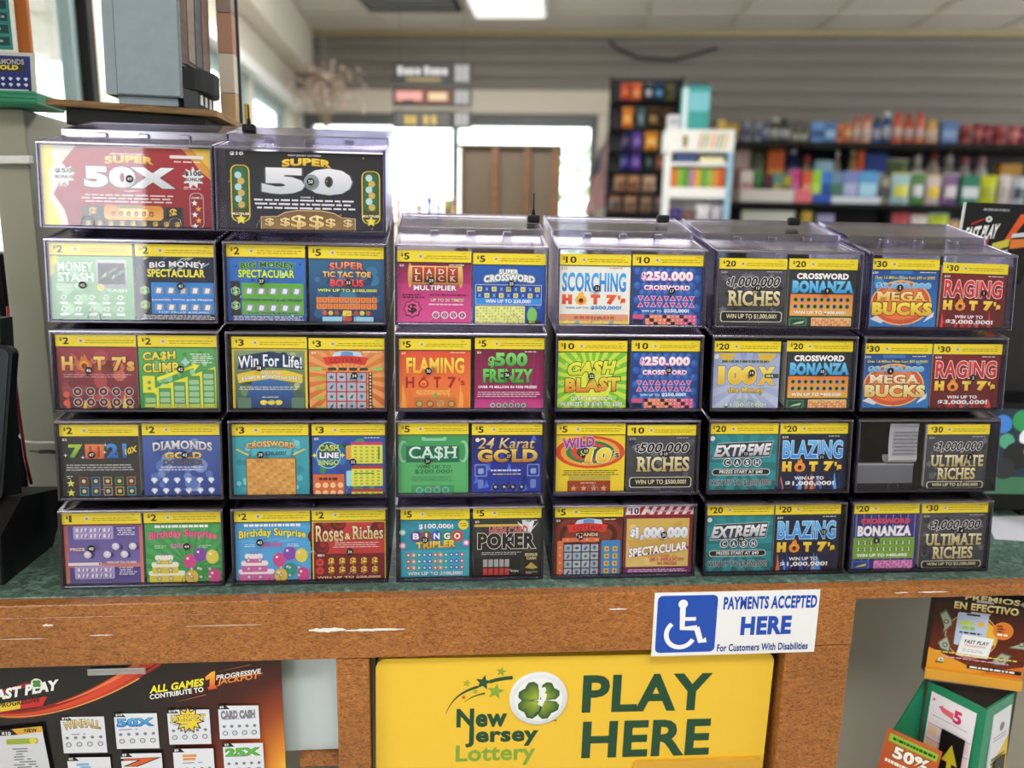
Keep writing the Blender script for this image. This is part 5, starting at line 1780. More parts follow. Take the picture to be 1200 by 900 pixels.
# (column, row, slot): x0, x1, top (mm on the sloping face), art, price, sticker number, its place (u, v), label
TK = [
 (1, 1, 'w', -3, 207, 576, super50x, None, 49, .52, .6, 'wide red scratch ticket with white fifty X lettering, raised on the left'),
 (2, 1, 'w', 221, 418, 571, super50, None, 50, .54, .62, 'wide black scratch ticket with silver fifty lettering, raised beside the red one'),
 (1, 2, 'a', 1, 103, 448, money_stash, '2', 45, .41, .457, 'pale green scratch ticket with a vault picture, below the wide red ticket'),
 (1, 2, 'b', 107, 206, 448, lambda A: big_money(A, True), '2', 41, .57, .46, 'black and blue scratch ticket with yellow lettering beside the pale green vault ticket'),
 (1, 3, 'a', 5, 104, 333, hot7_plain, '2', 46, .42, .53, 'dark red scratch ticket with pale gold sevens lettering, far left'),
 (1, 3, 'b', 104, 205, 333, cash_climb, '2', 42, .54, .55, 'green scratch ticket with a climbing yellow staircase of boxes'),
 (1, 4, 'a', 0, 101, 217, seven_eleven, '2', 47, .42, .6, 'charcoal scratch ticket with big green, orange and blue numerals'),
 (1, 4, 'b', 104, 203, 218, diamonds, '2', 43, .565, .585, 'blue scratch ticket with rows of white diamonds in the leftmost stack'),
 (1, 5, 'a', -3, 100, 101, lavender_one, '1', 48, .37, .52, 'lavender and pink scratch ticket with one dollar band, bottom left corner'),
 (1, 5, 'b', 101, 201, 101, lambda A: birthday(A, False), '2', 44, .565, .53, 'green birthday scratch ticket with pink lettering, cake and balloons'),
 (2, 2, 'a', 217, 318, 451, lambda A: big_money(A, False), '2', 37, .45, .53, 'blue scratch ticket with two lime green play boxes'),
 (2, 2, 'b', 322, 420, 449, tic_tac, '5', 33, .527, .53, 'dark blue scratch ticket with orange tile rows and red bonus lettering'),
 (2, 3, 'a', 222, 319, 332, win_for_life, '3', 38, .37, .58, 'scratch ticket with white script lettering over a yellow ribbon and blue path'),
 (2, 3, 'b', 320, 420, 331, lambda A: game_board(A, 'orange'), '3', 34, .6, .48, 'orange sunburst scratch ticket with a red framed picture board'),
 (2, 4, 'a', 217, 318, 217, crossword20, '3', 39, .38, .59, 'aqua scratch ticket with a brown puzzle board and two pencils'),
 (2, 4, 'b', 322, 419, 217, cash_line, '3', 35, .56, .48, 'blue and green scratch ticket with yellow bingo grids'),
 (2, 5, 'a', 219, 319, 101, lambda A: birthday(A, True), '2', 40, .34, .57, 'sky blue birthday scratch ticket with yellow lettering, cake and balloons'),
 (2, 5, 'b', 320, 419, 103, roses, '2', 36, .515, .42, 'red scratch ticket with roses and ten gold dollar signs'),
 (3, 2, 'a', 434, 532, 446, lady_luck, '5', 29, .456, .59, 'pink scratch ticket with a gold slot machine reel title'),
 (3, 2, 'b', 534, 632, 444, super_crossword, '5', 25, .52, .575, 'bright blue scratch ticket with pale yellow puzzle grid along its bottom'),
 (3, 3, 'a', 437, 534, 331, flaming, '5', 30, .41, .55, 'orange flame scratch ticket with yellow title, third stack from the left'),
 (3, 3, 'b', 537, 633, 333, frenzy, '5', 26, .46, .49, 'purple scratch ticket with large bright green lettering'),
 (3, 4, 'a', 432, 529, 218, cash_green, '5', 31, .42, .48, 'banknote green scratch ticket with white serif lettering on a dark green panel'),
 (3, 4, 'b', 532, 629, 217, karat, '5', 27, .52, .55, 'royal blue scratch ticket with big gold block letters'),
 (3, 5, 'a', 438, 535, 101, bingo, '5', 32, .35, .57, 'teal scratch ticket with coloured lettered balls and three rows of numbers'),
 (3, 5, 'b', 536, 632, 102, poker, '5', 28, .53, .565, 'black scratch ticket with white outlined lettering and a fan of cards'),
 (4, 2, 'a', 647, 745, 445, scorching, '10', 21, .52, .52, 'white scratch ticket with tall blue letters above red sevens'),
 (4, 2, 'b', 746, 847, 446, quarter_million, '10', 17, .545, .49, 'blue ball patterned scratch ticket with white and pink lettering, upper of two'),
 (4, 3, 'a', 647, 743, 330, cash_blast, '10', 22, .48, .49, 'lime green starburst scratch ticket with yellow lettering'),
 (4, 3, 'b', 749, 847, 331, quarter_million, '10', 18, .53, .575, 'blue ball patterned scratch ticket with white and pink lettering, lower of two'),
 (4, 4, 'a', 647, 744, 217, wild10, '5', 23, .42, .62, 'yellow scratch ticket with red and green swirl behind a big ten'),
 (4, 4, 'b', 745, 843, 215, lambda A: riches(A, '500,000', ['RICHES'], '$500,000!', '10'), '10', 19, .55, .58, 'grey ornate scratch ticket with cream lettering beside the yellow swirl one'),
 (4, 5, 'a', 647, 746, 102, lambda A: game_board(A, 'grande'), '5', 24, .37, .58, 'dark red scratch ticket with a picture board and blue bonus panel'),
 (4, 5, 'b', 746, 845, 102, million_spec, '10', 20, .56, .59, 'sand coloured scratch ticket topped with red and white awning stripes'),
 (5, 2, 'a', 866, 963, 443, lambda A: riches(A, '1,000,000', ['RICHES'], '$1,000,000!', '20'), '20', 13, .555, .57, 'grey ornate scratch ticket with cream lettering, top of the fifth stack'),
 (5, 2, 'b', 964, 1061, 444, bonanza, '20', 9, .54, .53, 'black and orange crossword scratch ticket with sky blue lettering, upper of two'),
 (5, 3, 'a', 860, 958, 331, hundred_x, '20', 14, .56, .54, 'silver blue scratch ticket with gold one hundred X numerals'),
 (5, 3, 'b', 967, 1067, 332, bonanza, '20', 10, .52, .56, 'black and orange crossword scratch ticket with sky blue lettering, lower of two'),
 (5, 4, 'a', 862, 963, 217, extreme, '20', 15, .52, .565, 'teal scratch ticket with silver slanted lettering, upper of two'),
 (5, 4, 'b', 964, 1065, 217, blazing, '20', 11, .6, .51, 'navy scratch ticket with blue letters above yellow sevens, upper of two'),
 (5, 5, 'a', 863, 961, 103, extreme, '20', 16, .505, .515, 'teal scratch ticket with silver slanted lettering, lower of two'),
 (5, 5, 'b', 961, 1059, 102, blazing, '20', 12, .72, .6, 'navy scratch ticket with blue letters above yellow sevens, lower of two'),
 (6, 2, 'a', 1079, 1179, 446, mega, '30', 5, .41, .58, 'blue scratch ticket with orange disc and yellow block letters, upper of two'),
 (6, 2, 'b', 1181, 1279, 442, raging, '30', 1, .62, .54, 'maroon scratch ticket with red letters above gold sevens, upper of two'),
 (6, 3, 'a', 1076, 1178, 329, lambda A: mega(A, True), '30', 6, .38, .59, 'blue scratch ticket with orange disc and cream block letters, lower of two'),
 (6, 3, 'b', 1180, 1282, 329, raging, '30', 2, .56, .49, 'maroon scratch ticket with red letters above gold sevens, lower of two'),
 (6, 4, 'b', 1175, 1273, 215, lambda A: riches(A, '3,000,000', ['ULTIMATE', 'RICHES'], '$3,000,000!', '30'), '30', 3, .67, .505, 'grey ornate scratch ticket with cream lettering beside the empty slot'),
 (6, 5, 'a', 1077, 1178, 101, lambda A: bonanza(A, True), '20', 8, .345, .46, 'purple crossword scratch ticket with green and pink panels'),
 (6, 5, 'b', 1181, 1282, 101, lambda A: riches(A, '3,000,000', ['ULTIMATE', 'RICHES'], '$3,000,000!', '30'), '30', 4, .58, .59, 'grey ornate scratch ticket with cream lettering, bottom right corner'),
]
STACKC = {'raging': 'b03038', 'mega': '4a7ab0', 'lady_luck': 'c8508a', 'super_crossword': '3a5aa8', 'scorching': 'd8d8d4', 'quarter_million': '3a60a8', 'super50x': 'a83a40', 'super50': '3a3c48'}
for (c, r, slot, x0, x1, top, fn, price, num, su, sv, lab) in TK:
    cx0 = CX[c] + ROWFIX.get((c, r), 0)
    cw = CWID[c] if r > 1 else 211
    lo, hi = cx0 + 3.2, cx0 + cw - 3.2
    if slot == 'a': hi = cx0 + cw / 2 - 1.2
    if slot == 'b': lo = cx0 + cw / 2 + 1.2
    x0, x1 = max(x0, lo), min(x1, hi)
    x0, x1, top = x0 / 1000, x1 / 1000, min(top, CS[r] + 101.5) / 1000
    s0 = CS[r] / 1000 + 0.0036
    if r == 1: top = min(top, 0.5665)
    W, Hh = x1 - x0, top - s0
    t = thing('scratch_ticket', lab, 'lottery ticket', spos(x0, s0, -0.0068), (-ALPHA, 0, 0), 'scratch tickets in the dispensers')
    if (c, r, slot) == (6, 2, 'b'):
        t.rotation_euler = (-ALPHA, rad(0.9), 0)
    A = Art(W, Hh, t)
    A.card('e6e4de')
    fn(A)
    if price:
        if fn is million_spec:
            A.part('price_band')
            A.q(0, BV, 1, 1, 'e8e0e0')
            for k in range(9):
                A.P([(0.0 + k * 0.12, 1), (0.06 + k * 0.12, 1), (max(0, -0.01 + k * 0.12), BV + 0.03), (max(0, -0.07 + k * 0.12), BV + 0.03)], 'b02434')
            A.rq(0.02, BV + 0.02, 0.21, 0.985, 'efe6e6', 0.02)
            A.t('$', 0.04, 0.92, 0.07, 0.97, '1d1a10', b=0.03)
            A.t('10', 0.08, 0.88, 0.2, 0.97, '1d1a10', b=0.05)
            A.d(0.34, 0.92, 0.028, 'd8d2d8', 14)
            A.lines(0.4, 0.9, 0.98, 0.94, 1, 'c8b0b8', 0.5)
            A.q(0, BV, 1, BV + 0.03, '8a1c30')
        else:
            band(A, price)
    A.flush()
    nm = getattr(fn, '__name__', '')
    sc = STACKC.get(nm, 'bcb7ac')
    mb = MB()
    for k in range(7):
        y = 0.004 + k * 0.0035
        mb.box(0.002, W - 0.002, y, y + 0.0026, 0.0 + k * 0.0012, Hh - 0.004 - 0.0006 * (k % 2), hx(sc if k % 2 else 'd9d6ce'))
    mb.build('fanfold_stack', M['print'], t)
    sticker(c, r, x0 + su * W, s0 + sv * Hh, num)
# ------------------------------------------------------------------ signs and posters on the counter front
def flat(name, label, cat, p0, xdir=(1, 0, 0), up=(0, 0, 1), group=None):
    """a thing whose local x runs across and local z up the given directions; its face looks along local -y"""
    x = Vector(xdir).normalized()
    z = Vector(up)
    y = z.cross(x).normalized()
    z = x.cross(y)
    o = thing(name, label, cat, p0, group=group)
    o.rotation_euler = Matrix((x, y, z)).transposed().to_euler()
    return o

# yellow board: local metres with origin at (-0.0965, 0.62)
PX, PZ, PW, PH = -0.0965, 0.60, 0.556, 0.353
t = flat('lottery_sign', 'yellow board in the counter front with clover ball and PLAY HERE lettering', 'sign', (PX, 0.953, PZ), (1, 0, -0.0125))
def rounded(x0, x1, z0, z1, r, n=6):
    pts = []
    for cx, cz, a0 in ((x1 - r, z0 + r, -90), (x1 - r, z1 - r, 0), (x0 + r, z1 - r, 90), (x0 + r, z0 + r, 180)):
        for i in range(n + 1):
            a = rad(a0 + 90 * i / n)
            pts.append((cx + r * math.cos(a), cz + r * math.sin(a)))
    return pts
MB().prism(rounded(0, PW, 0, PH, 0.014), 0.0, 0.012, 'y').build('board', M['yellow_sign'], t)
A = Art(1.0, 1.0, t, M['gloss_print'])
A.z = 0.0002
DG, LG = '1d4a32', '8aa83a'
def X(x): return x - PX
def Z(z): return z - PZ
A.part('play_here_lettering')
A.t('PLAY', X(.188), Z(.8655), X(.3725), Z(.9235), DG, None, 0.045)
A.t('HERE', X(.191), Z(.7935), X(.3765), Z(.8515), DG, None, 0.045)
A.part('lottery_lettering')
A.t('New', X(.0135), Z(.847), X(.0838), Z(.876), DG, None, 0.06)
A.t('Jersey', X(.0262), Z(.816), X(.1283), Z(.8475), DG, None, 0.06)
A.t('Lottery', X(.0135), Z(.786), X(.1250), Z(.8195), '86a83c', None, 0.04)
A.part('star_trail')
def arc_band(pts, w0, w1, c):
    n = len(pts)
    L, R = [], []
    for i, p in enumerate(pts):
        a = pts[max(0, i - 1)]
        b = pts[min(n - 1, i + 1)]
        dx, dy = b[0] - a[0], b[1] - a[1]
        l = math.hypot(dx, dy)
        w_ = (w0 + (w1 - w0) * i / (n - 1)) / 2
        L.append((p[0] - dy / l * w_, p[1] + dx / l * w_))
        R.append((p[0] + dy / l * w_, p[1] - dx / l * w_))
    A.up()
    for i in range(n - 1):
        A.mb.face([A._p(*R[i]), A._p(*R[i + 1]), A._p(*L[i + 1]), A._p(*L[i])], hx(c))
def curve(p0, p1, p2, n=12):
    return [((1 - k / n) ** 2 * p0[0] + 2 * (1 - k / n) * k / n * p1[0] + (k / n) ** 2 * p2[0], (1 - k / n) ** 2 * p0[1] + 2 * (1 - k / n) * k / n * p1[1] + (k / n) ** 2 * p2[1]) for k in range(n + 1)]
arc_band(curve((X(-.001), Z(.869)), (X(.008), Z(.9)), (X(.042), Z(.909)), 14), 0.0006, 0.004, DG)
arc_band(curve((X(.0575), Z(.916)), (X(.07), Z(.921)), (X(.0895), Z(.922)), 6), 0.005, 0.0055, DG)
arc_band(curve((X(.024), Z(.886)), (X(.034), Z(.896)), (X(.052), Z(.899)), 8), 0.0005, 0.003, '3c6a34')
for x, z, r, c in ((.0495, .9155, .012, '24513a'), (.0665, .9015, .0125, LG), (.0735, .9315, .0075, LG), (.0265, .915, .006, 'a8b03a'), (.0385, .9025, .005, 'a8b03a'), (.0228, .8935, .0035, 'c8502a')):
    A.star(X(x), Z(z), r, c, 5, 0.42, 80)
A.part('tm_mark')
A.t('TM', X(.1478), Z(.8535), X(.153), Z(.856), '4a5a2a')
A.part('clover')
A.z = 0.0046
cx, cz = X(.1268), Z(.8895)
def petal(rot, sx=1.0):
    pts = []
    for a, b in ((0, 0), (-0.35, 0.3), (-0.62, 0.62), (-0.6, 0.9), (-0.36, 1.08), (-0.12, 1.02), (0, 0.97), (0.12, 1.02), (0.36, 1.08), (0.6, 0.9), (0.62, 0.62), (0.35, 0.3)):
        x, y = a * 0.0248 * sx, b * 0.0262 + 0.0015
        pts.append((cx + x * math.cos(rot) - y * math.sin(rot), cz + x * math.sin(rot) + y * math.cos(rot)))
    A.up()
    # shaded ink: pale at the heart, dark at the rim
    c0 = hx('a4b836')
    c1 = hx('23532f')
    ctr = (cx + (-0.004) * math.sin(rot), cz + 0.004 * math.cos(rot))
    n = len(pts)
    mid = [((p[0] + ctr[0]) / 2, (p[1] + ctr[1]) / 2) for p in pts]
    cm = tuple((c0[i] + c1[i]) / 2 for i in range(3)) + (1,)
    for i in range(n):
        j = (i + 1) % n
        def fn(co, P=(pts[i], pts[j])):
            d = min(abs(co.x - p[0]) + abs(co.z - p[1]) for p in pts)
            return c1 if d < 1e-5 else cm
        A.mb.face([A._p(*pts[j]), A._p(*pts[i]), A._p(*mid[i]), A._p(*mid[j])], None, fn)
        A.mb.face([A._p(*mid[j]), A._p(*mid[i]), A._p(*ctr)], None, lambda co: c0 if abs(co.x - ctr[0]) + abs(co.z - ctr[1]) < 1e-5 else cm)
for k in (48, 132, 222, -48):
    petal(rad(k), 1.05 if k != -48 else 0.95)
arc_band(curve((cx + 0.003, cz - 0.006), (cx + 0.004, cz - 0.018), (cx - 0.006, cz - 0.0235), 6), 0.002, 0.004, DG)
# pale state outline down the middle of the clover
A.P([(cx + .0035 + dx * .001, cz + dz * .001) for dx, dz in ((-1, 19), (4, 20), (6, 16), (4, 11), (7, 9), (6, 2), (3, -4), (1, -10), (-2, -8), (-6, -6), (-3, -1), (0, 2), (-3, 6), (-2, 12), (-4, 14))], 'eef2ee')
A.flush()
mb = MB()
prof = [(0.0405, 0.0), (0.0405, 0.0018), (0.038, 0.0032), (0.033, 0.004), (0.0, 0.0042)]
rings = []
for (r_, d) in prof[:-1]:
    rings.append([(cx - 0.0005 + r_ * math.cos(2 * PI * k / 40), -0.0001 - d, cz + 0.0005 + r_ * 1.0 * math.sin(2 * PI * k / 40)) for k in range(40)])
for i in range(len(rings) - 1):
    for k in range(40):
        mb.face([rings[i][k], rings[i][(k + 1) % 40], rings[i + 1][(k + 1) % 40], rings[i + 1][k]], hx('dfe3ea'))
mb.face(rings[-1], hx('f2f4f6'))
mb.build('ball', M['gloss_print'], t)
mb = MB().prism(rounded(X(.266), X(.4535), Z(.66), Z(.7885), 0.006), -0.006, -0.0005, 'y')
mb.build('card_pocket', plain('tan_pocket', 'd9a83a', 0.3, noise=0.02), t)

# accessible payment sticker
t = flat('payment_sticker', 'white and blue wheelchair sign reading PAYMENTS ACCEPTED HERE on the counter edge', 'sign', (0.2815, 0.9375, 0.9545), (1, 0, 0.0), (0, 0, 1))
SW, SH = 0.2315, 0.0935
MB().box(0, SW, 0, 0.0012, 0, SH, hx('eceef2'), bev=0.0003).build('plate', M['gloss_print'], t)
A = Art(SW, SH, t, M['gloss_print'])
A.z = 0.0001
A.part('wheelchair_panel')
A.rq(0.02, 0.055, 0.38, 0.955, '1d4fb4', 0.03)
A.part('wheelchair_symbol')
A.d(0.172, 0.82, 0.028, 'f2f4f8', 18)
k = SW / SH
def stroke(pts, w_, c='f2f4f8'):
    n = len(pts)
    A.up()
    L, R = [], []
    for i, p in enumerate(pts):
        a, b = pts[max(0, i - 1)], pts[min(n - 1, i + 1)]
        dx, dy = (b[0] - a[0]) * SW, (b[1] - a[1]) * SH
        l = math.hypot(dx, dy) or 1e-9
        ox, oy = -dy / l * w_ / 2, dx / l * w_ / 2
        L.append((p[0] + ox / SW, p[1] + oy / SH))
        R.append((p[0] - ox / SW, p[1] - oy / SH))
    for i in range(n - 1):
        A.mb.face([A._p(*R[i]), A._p(*R[i + 1]), A._p(*L[i + 1]), A._p(*L[i])], hx(c))
stroke([(0.172, 0.76), (0.176, 0.44), (0.265, 0.44)], 0.008)
stroke([(0.173, 0.585), (0.255, 0.585)], 0.0055)
stroke([(0.262, 0.45), (0.292, 0.225), (0.325, 0.25)], 0.008)
stroke([(0.17 + 0.085 * math.cos(rad(a)) - 0.003, 0.35 + 0.085 * k * math.sin(rad(a))) for a in range(130, 345, 12)], 0.0065)
A.part('lettering')
A.t('PAYMENTS ACCEPTED', 0.415, 0.715, 0.985, 0.92, '1d4fb4', None, 0.06)
A.t('HERE', 0.53, 0.305, 0.84, 0.6, '1d4fb4', None, 0.075)
A.t('For Customers With Disabilities', 0.395, 0.05, 0.955, 0.17, '1c3f92', None, 0.04)
A.flush()

# black and orange poster at the lower left
OX, OZ, OW, OH = -0.60, 0.66, 0.384, 0.295
t = flat('game_poster', 'black and orange poster with white game cards under the left counter board', 'poster', (OX, 0.9545, OZ), (1, 0, 0.0045))
A = Art(OW, OH, t, M['gloss_print'])
MB().box(0, OW, 0, 0.002, 0, OH, hx('141516')).build('sheet', M['gloss_print'], t)
A.z = 0.0001
def U(px): return ((-0.5713 + px * (0.3503 / 325.0)) - OX) / OW
def V(py, px=160): return ((0.951 + 0.0000117 * px - (py - 787 + 0.0345 * px) * 0.001249) - OZ) / OH
A.part('background')
A.q(0, 0, 1, 1, ('17181b', '1a1112'))
def ember(u, v):
    k = max(0.0, min(1.0, (u - 0.5) / 0.5)) ** 1.3 * max(0.0, min(1.0, 1.0 - (v - 0.42) / 0.62)) ** 0.8
    st = [(0.0, hx('17181a')), (0.3, hx('4a1a16')), (0.55, hx('96401c')), (0.8, hx('d8822a')), (1.0, hx('f2c040'))]
    for i in range(4):
        if k <= st[i + 1][0]:
            f = (k - st[i][0]) / (st[i + 1][0] - st[i][0])
            return tuple(st[i][1][c] + (st[i + 1][1][c] - st[i][1][c]) * f for c in range(3)) + (1,)
    return st[-1][1]
A.glow(0.4, 0.0, 1.0, 1.0, 24, 24, ember)
A.part('red_swoosh')
def swoosh(pts, w0, w1, c):
    q = curve(*[(U(a), V(b, a)) for a, b in pts], 20)
    arc_band(q, w0, w1, c)
swoosh(((-6, 836), (75, 840), (178, 776)), 0.012, 0.075, '8a1f1a')
swoosh(((-6, 838), (75, 843), (176, 777)), 0.008, 0.035, 'd8482a')
swoosh(((0, 841), (70, 847), (186, 780)), 0.004, 0.008, 'c83a2a')
swoosh(((-6, 840), (70, 845), (160, 797)), 0.005, 0.006, 'e8a050')
swoosh(((60, 826), (110, 812), (160, 780)), 0.003, 0.02, 'e8784a')
A.part('fast_play_logo')
A.P([(U(-4), V(806)), (U(30), V(797)), (U(35), V(801)), (U(-4), V(811))], '9a1f22')
A.P([(U(-20), V(833)), (U(44), V(825)), (U(51), V(814)), (U(-20), V(822))], 'c82a2a')
A.P([(U(-20), V(832)), (U(18), V(827)), (U(20), V(818)), (U(-20), V(822))], 'e2c83a')
A.t('PROGRESSIVE', U(-6), V(826.5, 18), U(42), V(820.5, 18), '121212', None, 0.05, rise=0.024, sh=0.12)
A.t('FAST PLAY', U(-15), V(816, 26), U(65), V(803.5, 26), 'f2f4f6', '2a2a2c', 0.08, 0.03, rise=0.046, sh=0.14)
A.d(U(40.5), V(799), 0.019, 'e8eeea', 20)
for a in (45, 135, 225, 315):
    A.d(U(40.5) + 0.008 * math.cos(rad(a)), V(799) + 0.0105 * math.sin(rad(a)), 0.0075, '4a8a3a', 12)
A.part('jackpot_lettering')
A.t('ALL GAMES', U(171.5), V(810.5, 204), U(236), V(801.5, 204), 'ece23a', None, 0.06, rise=0.03, sh=0.12)
A.t('CONTRIBUTE TO', U(170.5), V(817.5, 203), U(235), V(811.5, 203), 'e8e8ea', None, 0.05, rise=0.03)
A.P([(U(241), V(811, 244)), (U(251), V(809.5, 250)), (U(251), V(806, 250)), (U(249), V(806, 249)), (U(250.5), V(789, 249)), (U(246), V(790, 246)), (U(238), V(796, 240)), (U(239), V(800, 240)), (U(243.5), V(798, 243)), (U(242.5), V(807, 243)), (U(240), V(808, 241))], ('f4b83a', 'd8402a'))
A.t('PROGRESSIVE', U(251.5), V(796, 278), U(305), V(790, 278), 'e4e4e8', None, 0.05, rise=0.026, sh=0.12)
A.t('JACKPOT*', U(252.5), V(803, 280), U(307), V(794.5, 280), 'e88a3a', None, 0.05, rise=0.026, sh=0.12)
A.P([(U(200), V(825, 200)), (U(238), V(817, 238)), (U(237), V(816.3, 238))], 'c8703a')
A.P([(U(252), V(790, 252)), (U(294), V(782, 294)), (U(293), V(781.4, 294))], 'c8703a')
A.flush()
def game_card(x0, y0, x1, y1, price, word, wc, oc, sub=None):
    """one white game card printed on the poster"""
    A.part('game_card')
    A.P([(U(x0), V(y1, x0)), (U(x1), V(y1, x1)), (U(x1), V(y0, x1)), (U(x0), V(y0, x0))], 'dfe3ee')
    A.P([(U(x0) - 0.002, V(y0 + 4.2, x0)), (U(x0 + 14), V(y0 + 4.2, x0 + 14)), (U(x0 + 9), V(y0 - 0.6, x0)), (U(x0) - 0.002, V(y0 - 0.6, x0))], '141416')
    A.t('$' + price, U(x0 + 2), V(y0 + 3.4, x0), U(x0 + 4 + 3 * len(price)), V(y0 + 0.4, x0), 'f0f0f2', None, 0.04)
    w_ = x1 - x0
    if word == 'JACKPOT':
        A.star(U(x0 + 25), V(y0 + 13, x0), 0.055, '241c10', 11, 0.62)
        A.star(U(x0 + 25), V(y0 + 13, x0), 0.046, 'e8cf3a', 11, 0.62)
    h_ = y1 - y0
    if word:
        A.t(word, U(x0 + w_ * 0.06), V(y0 + 16, x0), U(x1 - w_ * 0.1), V(y0 + 6.5, x0), wc, oc, 0.05, 0.06, 0.012 if word == 'WINFALL' else 0)
    elif sub:
        A.lines(U(x0 + w_ * 0.08), V(y0 + 15, x0), U(x1 - w_ * 0.08), V(y0 + 7, x0), 2, sub, 0.8)
    if h_ > 18:
        A.lines(U(x0 + 3), V(y0 + 19.5), U(x1 - 3), V(y0 + 17.5), 1, '8a8ea0', 0.6)
        yb = y0 + 25
        for k in range(5):
            A.d(U(x0 + 6 + (w_ - 12) * k / 4), V(yb, x0), 0.006, '7a7e8c', 8)
        if h_ > 32:
            for k in range(4):
                A.d(U(x0 + 7 + (w_ - 14) * k / 3), V(y0 + 33, x0), 0.0095, '50545e', 12)
                A.d(U(x0 + 7 + (w_ - 14) * k / 3), V(y0 + 33, x0), 0.007, 'd0d4e0', 12)
    A.flush()
game_card(63, 841, 114.5, 884, '10', 'WINFALL', ('f0dca0', 'b89048'), '2a1c10')
game_card(126.5, 837.5, 177.5, 879.5, '10', '50X', ('5ab4f0', '2a8adc'), '1a4a80')
game_card(190, 833.5, 240.5, 875, '10', 'JACKPOT', 'e8d25a', '2a2210')
game_card(251.5, 829, 300.5, 869, '5', 'CARD CASH', '8a8a96', '33343c')
game_card(67, 888, 118, 930, '5', '', '7ab4e0', '2a5a90', '7ab4e0')
game_card(131, 884, 180, 930, '5', '7', 'd8602a', '2a1a2a')
game_card(194, 879, 243, 925, '5', '', 'd89a5a', '5a3a1a', 'd89a5a')
game_card(255, 873, 304, 920, '5', '25X', '5aba3a', '2a6a1a')
A.part('new_game_card')
A.P([(U(-30), V(960)), (U(52), V(960)), (U(43), V(847)), (U(-30), V(850))], 'd4d8e2')
A.P([(U(13), V(855.5)), (U(44), V(852.5)), (U(43), V(846)), (U(8), V(848))], 'd8a83a')
A.P([(U(-30), V(856)), (U(14), V(855)), (U(8), V(848)), (U(-30), V(851))], '17181a')
A.t('NEW', U(22.5), V(852.5), U(37), V(848.2), '2a2010', None, 0.05)
A.t('$10', U(-4), V(855.5), U(6.5), V(851), 'f0f0f0', None, 0.05)
A.rq(U(0), V(866), U(37), V(859.5), '9ab03a', 0.008)
A.lines(U(2), V(865), U(27), V(860.5), 1, '5a7a2a', 0.7)
A.d(U(31), V(862.5), 0.012, 'e0d04a', 12)
A.lines(U(3), V(898), U(45), V(870), 9, '7a7e8a', 0.45)
A.flush()
# clear clip strip holding the poster's top edge
t = thing('poster_clip', 'clear plastic strip clipping the top of the black poster', 'clip', (-0.4625, 0.949, 0.9435))
MB().box(0, 0.073, 0, 0.003, 0, 0.0085, bev=0.0006).build('strip', clear('clip_plastic', (0.8, 0.84, 0.88, 1), 0.3, 0.3), t)

# ------------------------------------------------------------------ the open niche at the right
def sloped(a):
    return (math.cos(a), math.sin(a), 0)
t = flat('cash_poster', 'tilted black and orange Spanish poster in the right niche', 'poster', (0.733, 1.01, 0.868), (math.cos(rad(-17)), math.sin(rad(-17)), -0.02), (0.05, 0.02, 1))
EW, EH = 0.132, 0.137
MB().box(0, EW, 0, 0.02, 0, EH, hx('2a1512'), bev=0.001).build('board', M['gloss_print'], t)
A = Art(EW, EH, t, M['gloss_print'])
A.z = 0.0001
A.part('background')
A.q(0, 0.0, 1, 1, ('131214', '7a2a16'))
A.q(0, 0.0, 1, 0.3, ('4a1c14', 'a8481c'))
A.P([(0, 0.07), (1, 0.07), (1, 0.1), (0.5, 0.14), (0.25, 0.24), (0.0, 0.33)], 'e8a02c')
A.P([(0.55, 0.1), (1, 0.1), (1, 0.24), (0.8, 0.18)], 'd8742a')
A.q(0, 0.07, 1, 0.085, 'b88a2c')
A.part('title')
A.t('PREMIOS', 0.3, 0.93, 0.86, 0.995, ('f4ecc0', 'd8c070'), '2a1c10', 0.05, 0.04)
A.t('EN EFECTIVO', 0.2, 0.815, 0.86, 0.9, ('f8eeb8', 'd8b85a'), '2a1c10', 0.06, 0.04)
A.rq(0.42, 0.912, 0.6, 0.935, 'b8b0c8', 0.004)
A.rq(0.38, 0.775, 0.58, 0.8, 'b8b0c8', 0.004)
A.part('phone_picture')
A.d(0.42, 0.52, 0.275, 'd89a6a', 32)
A.d(0.42, 0.52, 0.262, '6a3420', 32)
A.P([(0.55, 0.72), (0.68, 0.62), (0.68, 0.45), (0.55, 0.4)], 'e8b83a')
A.rq(0.25, 0.4, 0.57, 0.78, 'c4cce4', 0.02)
A.rq(0.255, 0.405, 0.565, 0.772, 'b8c8e8', 0.02)
A.rq(0.34, 0.755, 0.48, 0.775, '14151a', 0.005)
A.lines(0.28, 0.635, 0.46, 0.69, 1, 'c8d83a', 0.8)
A.lines(0.3, 0.585, 0.52, 0.63, 1, '9ac03a', 0.8)
A.d(0.5, 0.665, 0.035, 'f0b83a', 12)
A.lines(0.28, 0.54, 0.54, 0.565, 1, '2a2c34', 0.8)
A.P([(0.29, 0.28), (0.62, 0.28), (0.655, 0.52), (0.33, 0.53)], 'eef0f6')
A.t('FAST PLAY', 0.36, 0.43, 0.61, 0.475, '26282e', None, 0.04, sh=0.2)
A.t('PROGRESSIVE', 0.37, 0.395, 0.58, 0.42, 'd88a6a', None, 0.03)
A.lines(0.34, 0.33, 0.6, 0.37, 2, 'a8acc0', 0.35)
A.d(0.73, 0.625, 0.105, 'e8903a', 24)
A.d(0.73, 0.625, 0.095, 'dc7a2c', 24)
A.lines(0.66, 0.6, 0.8, 0.69, 3, '3a2210', 0.5)
A.lines(0.66, 0.56, 0.8, 0.6, 1, 'f4ecd8', 0.6)
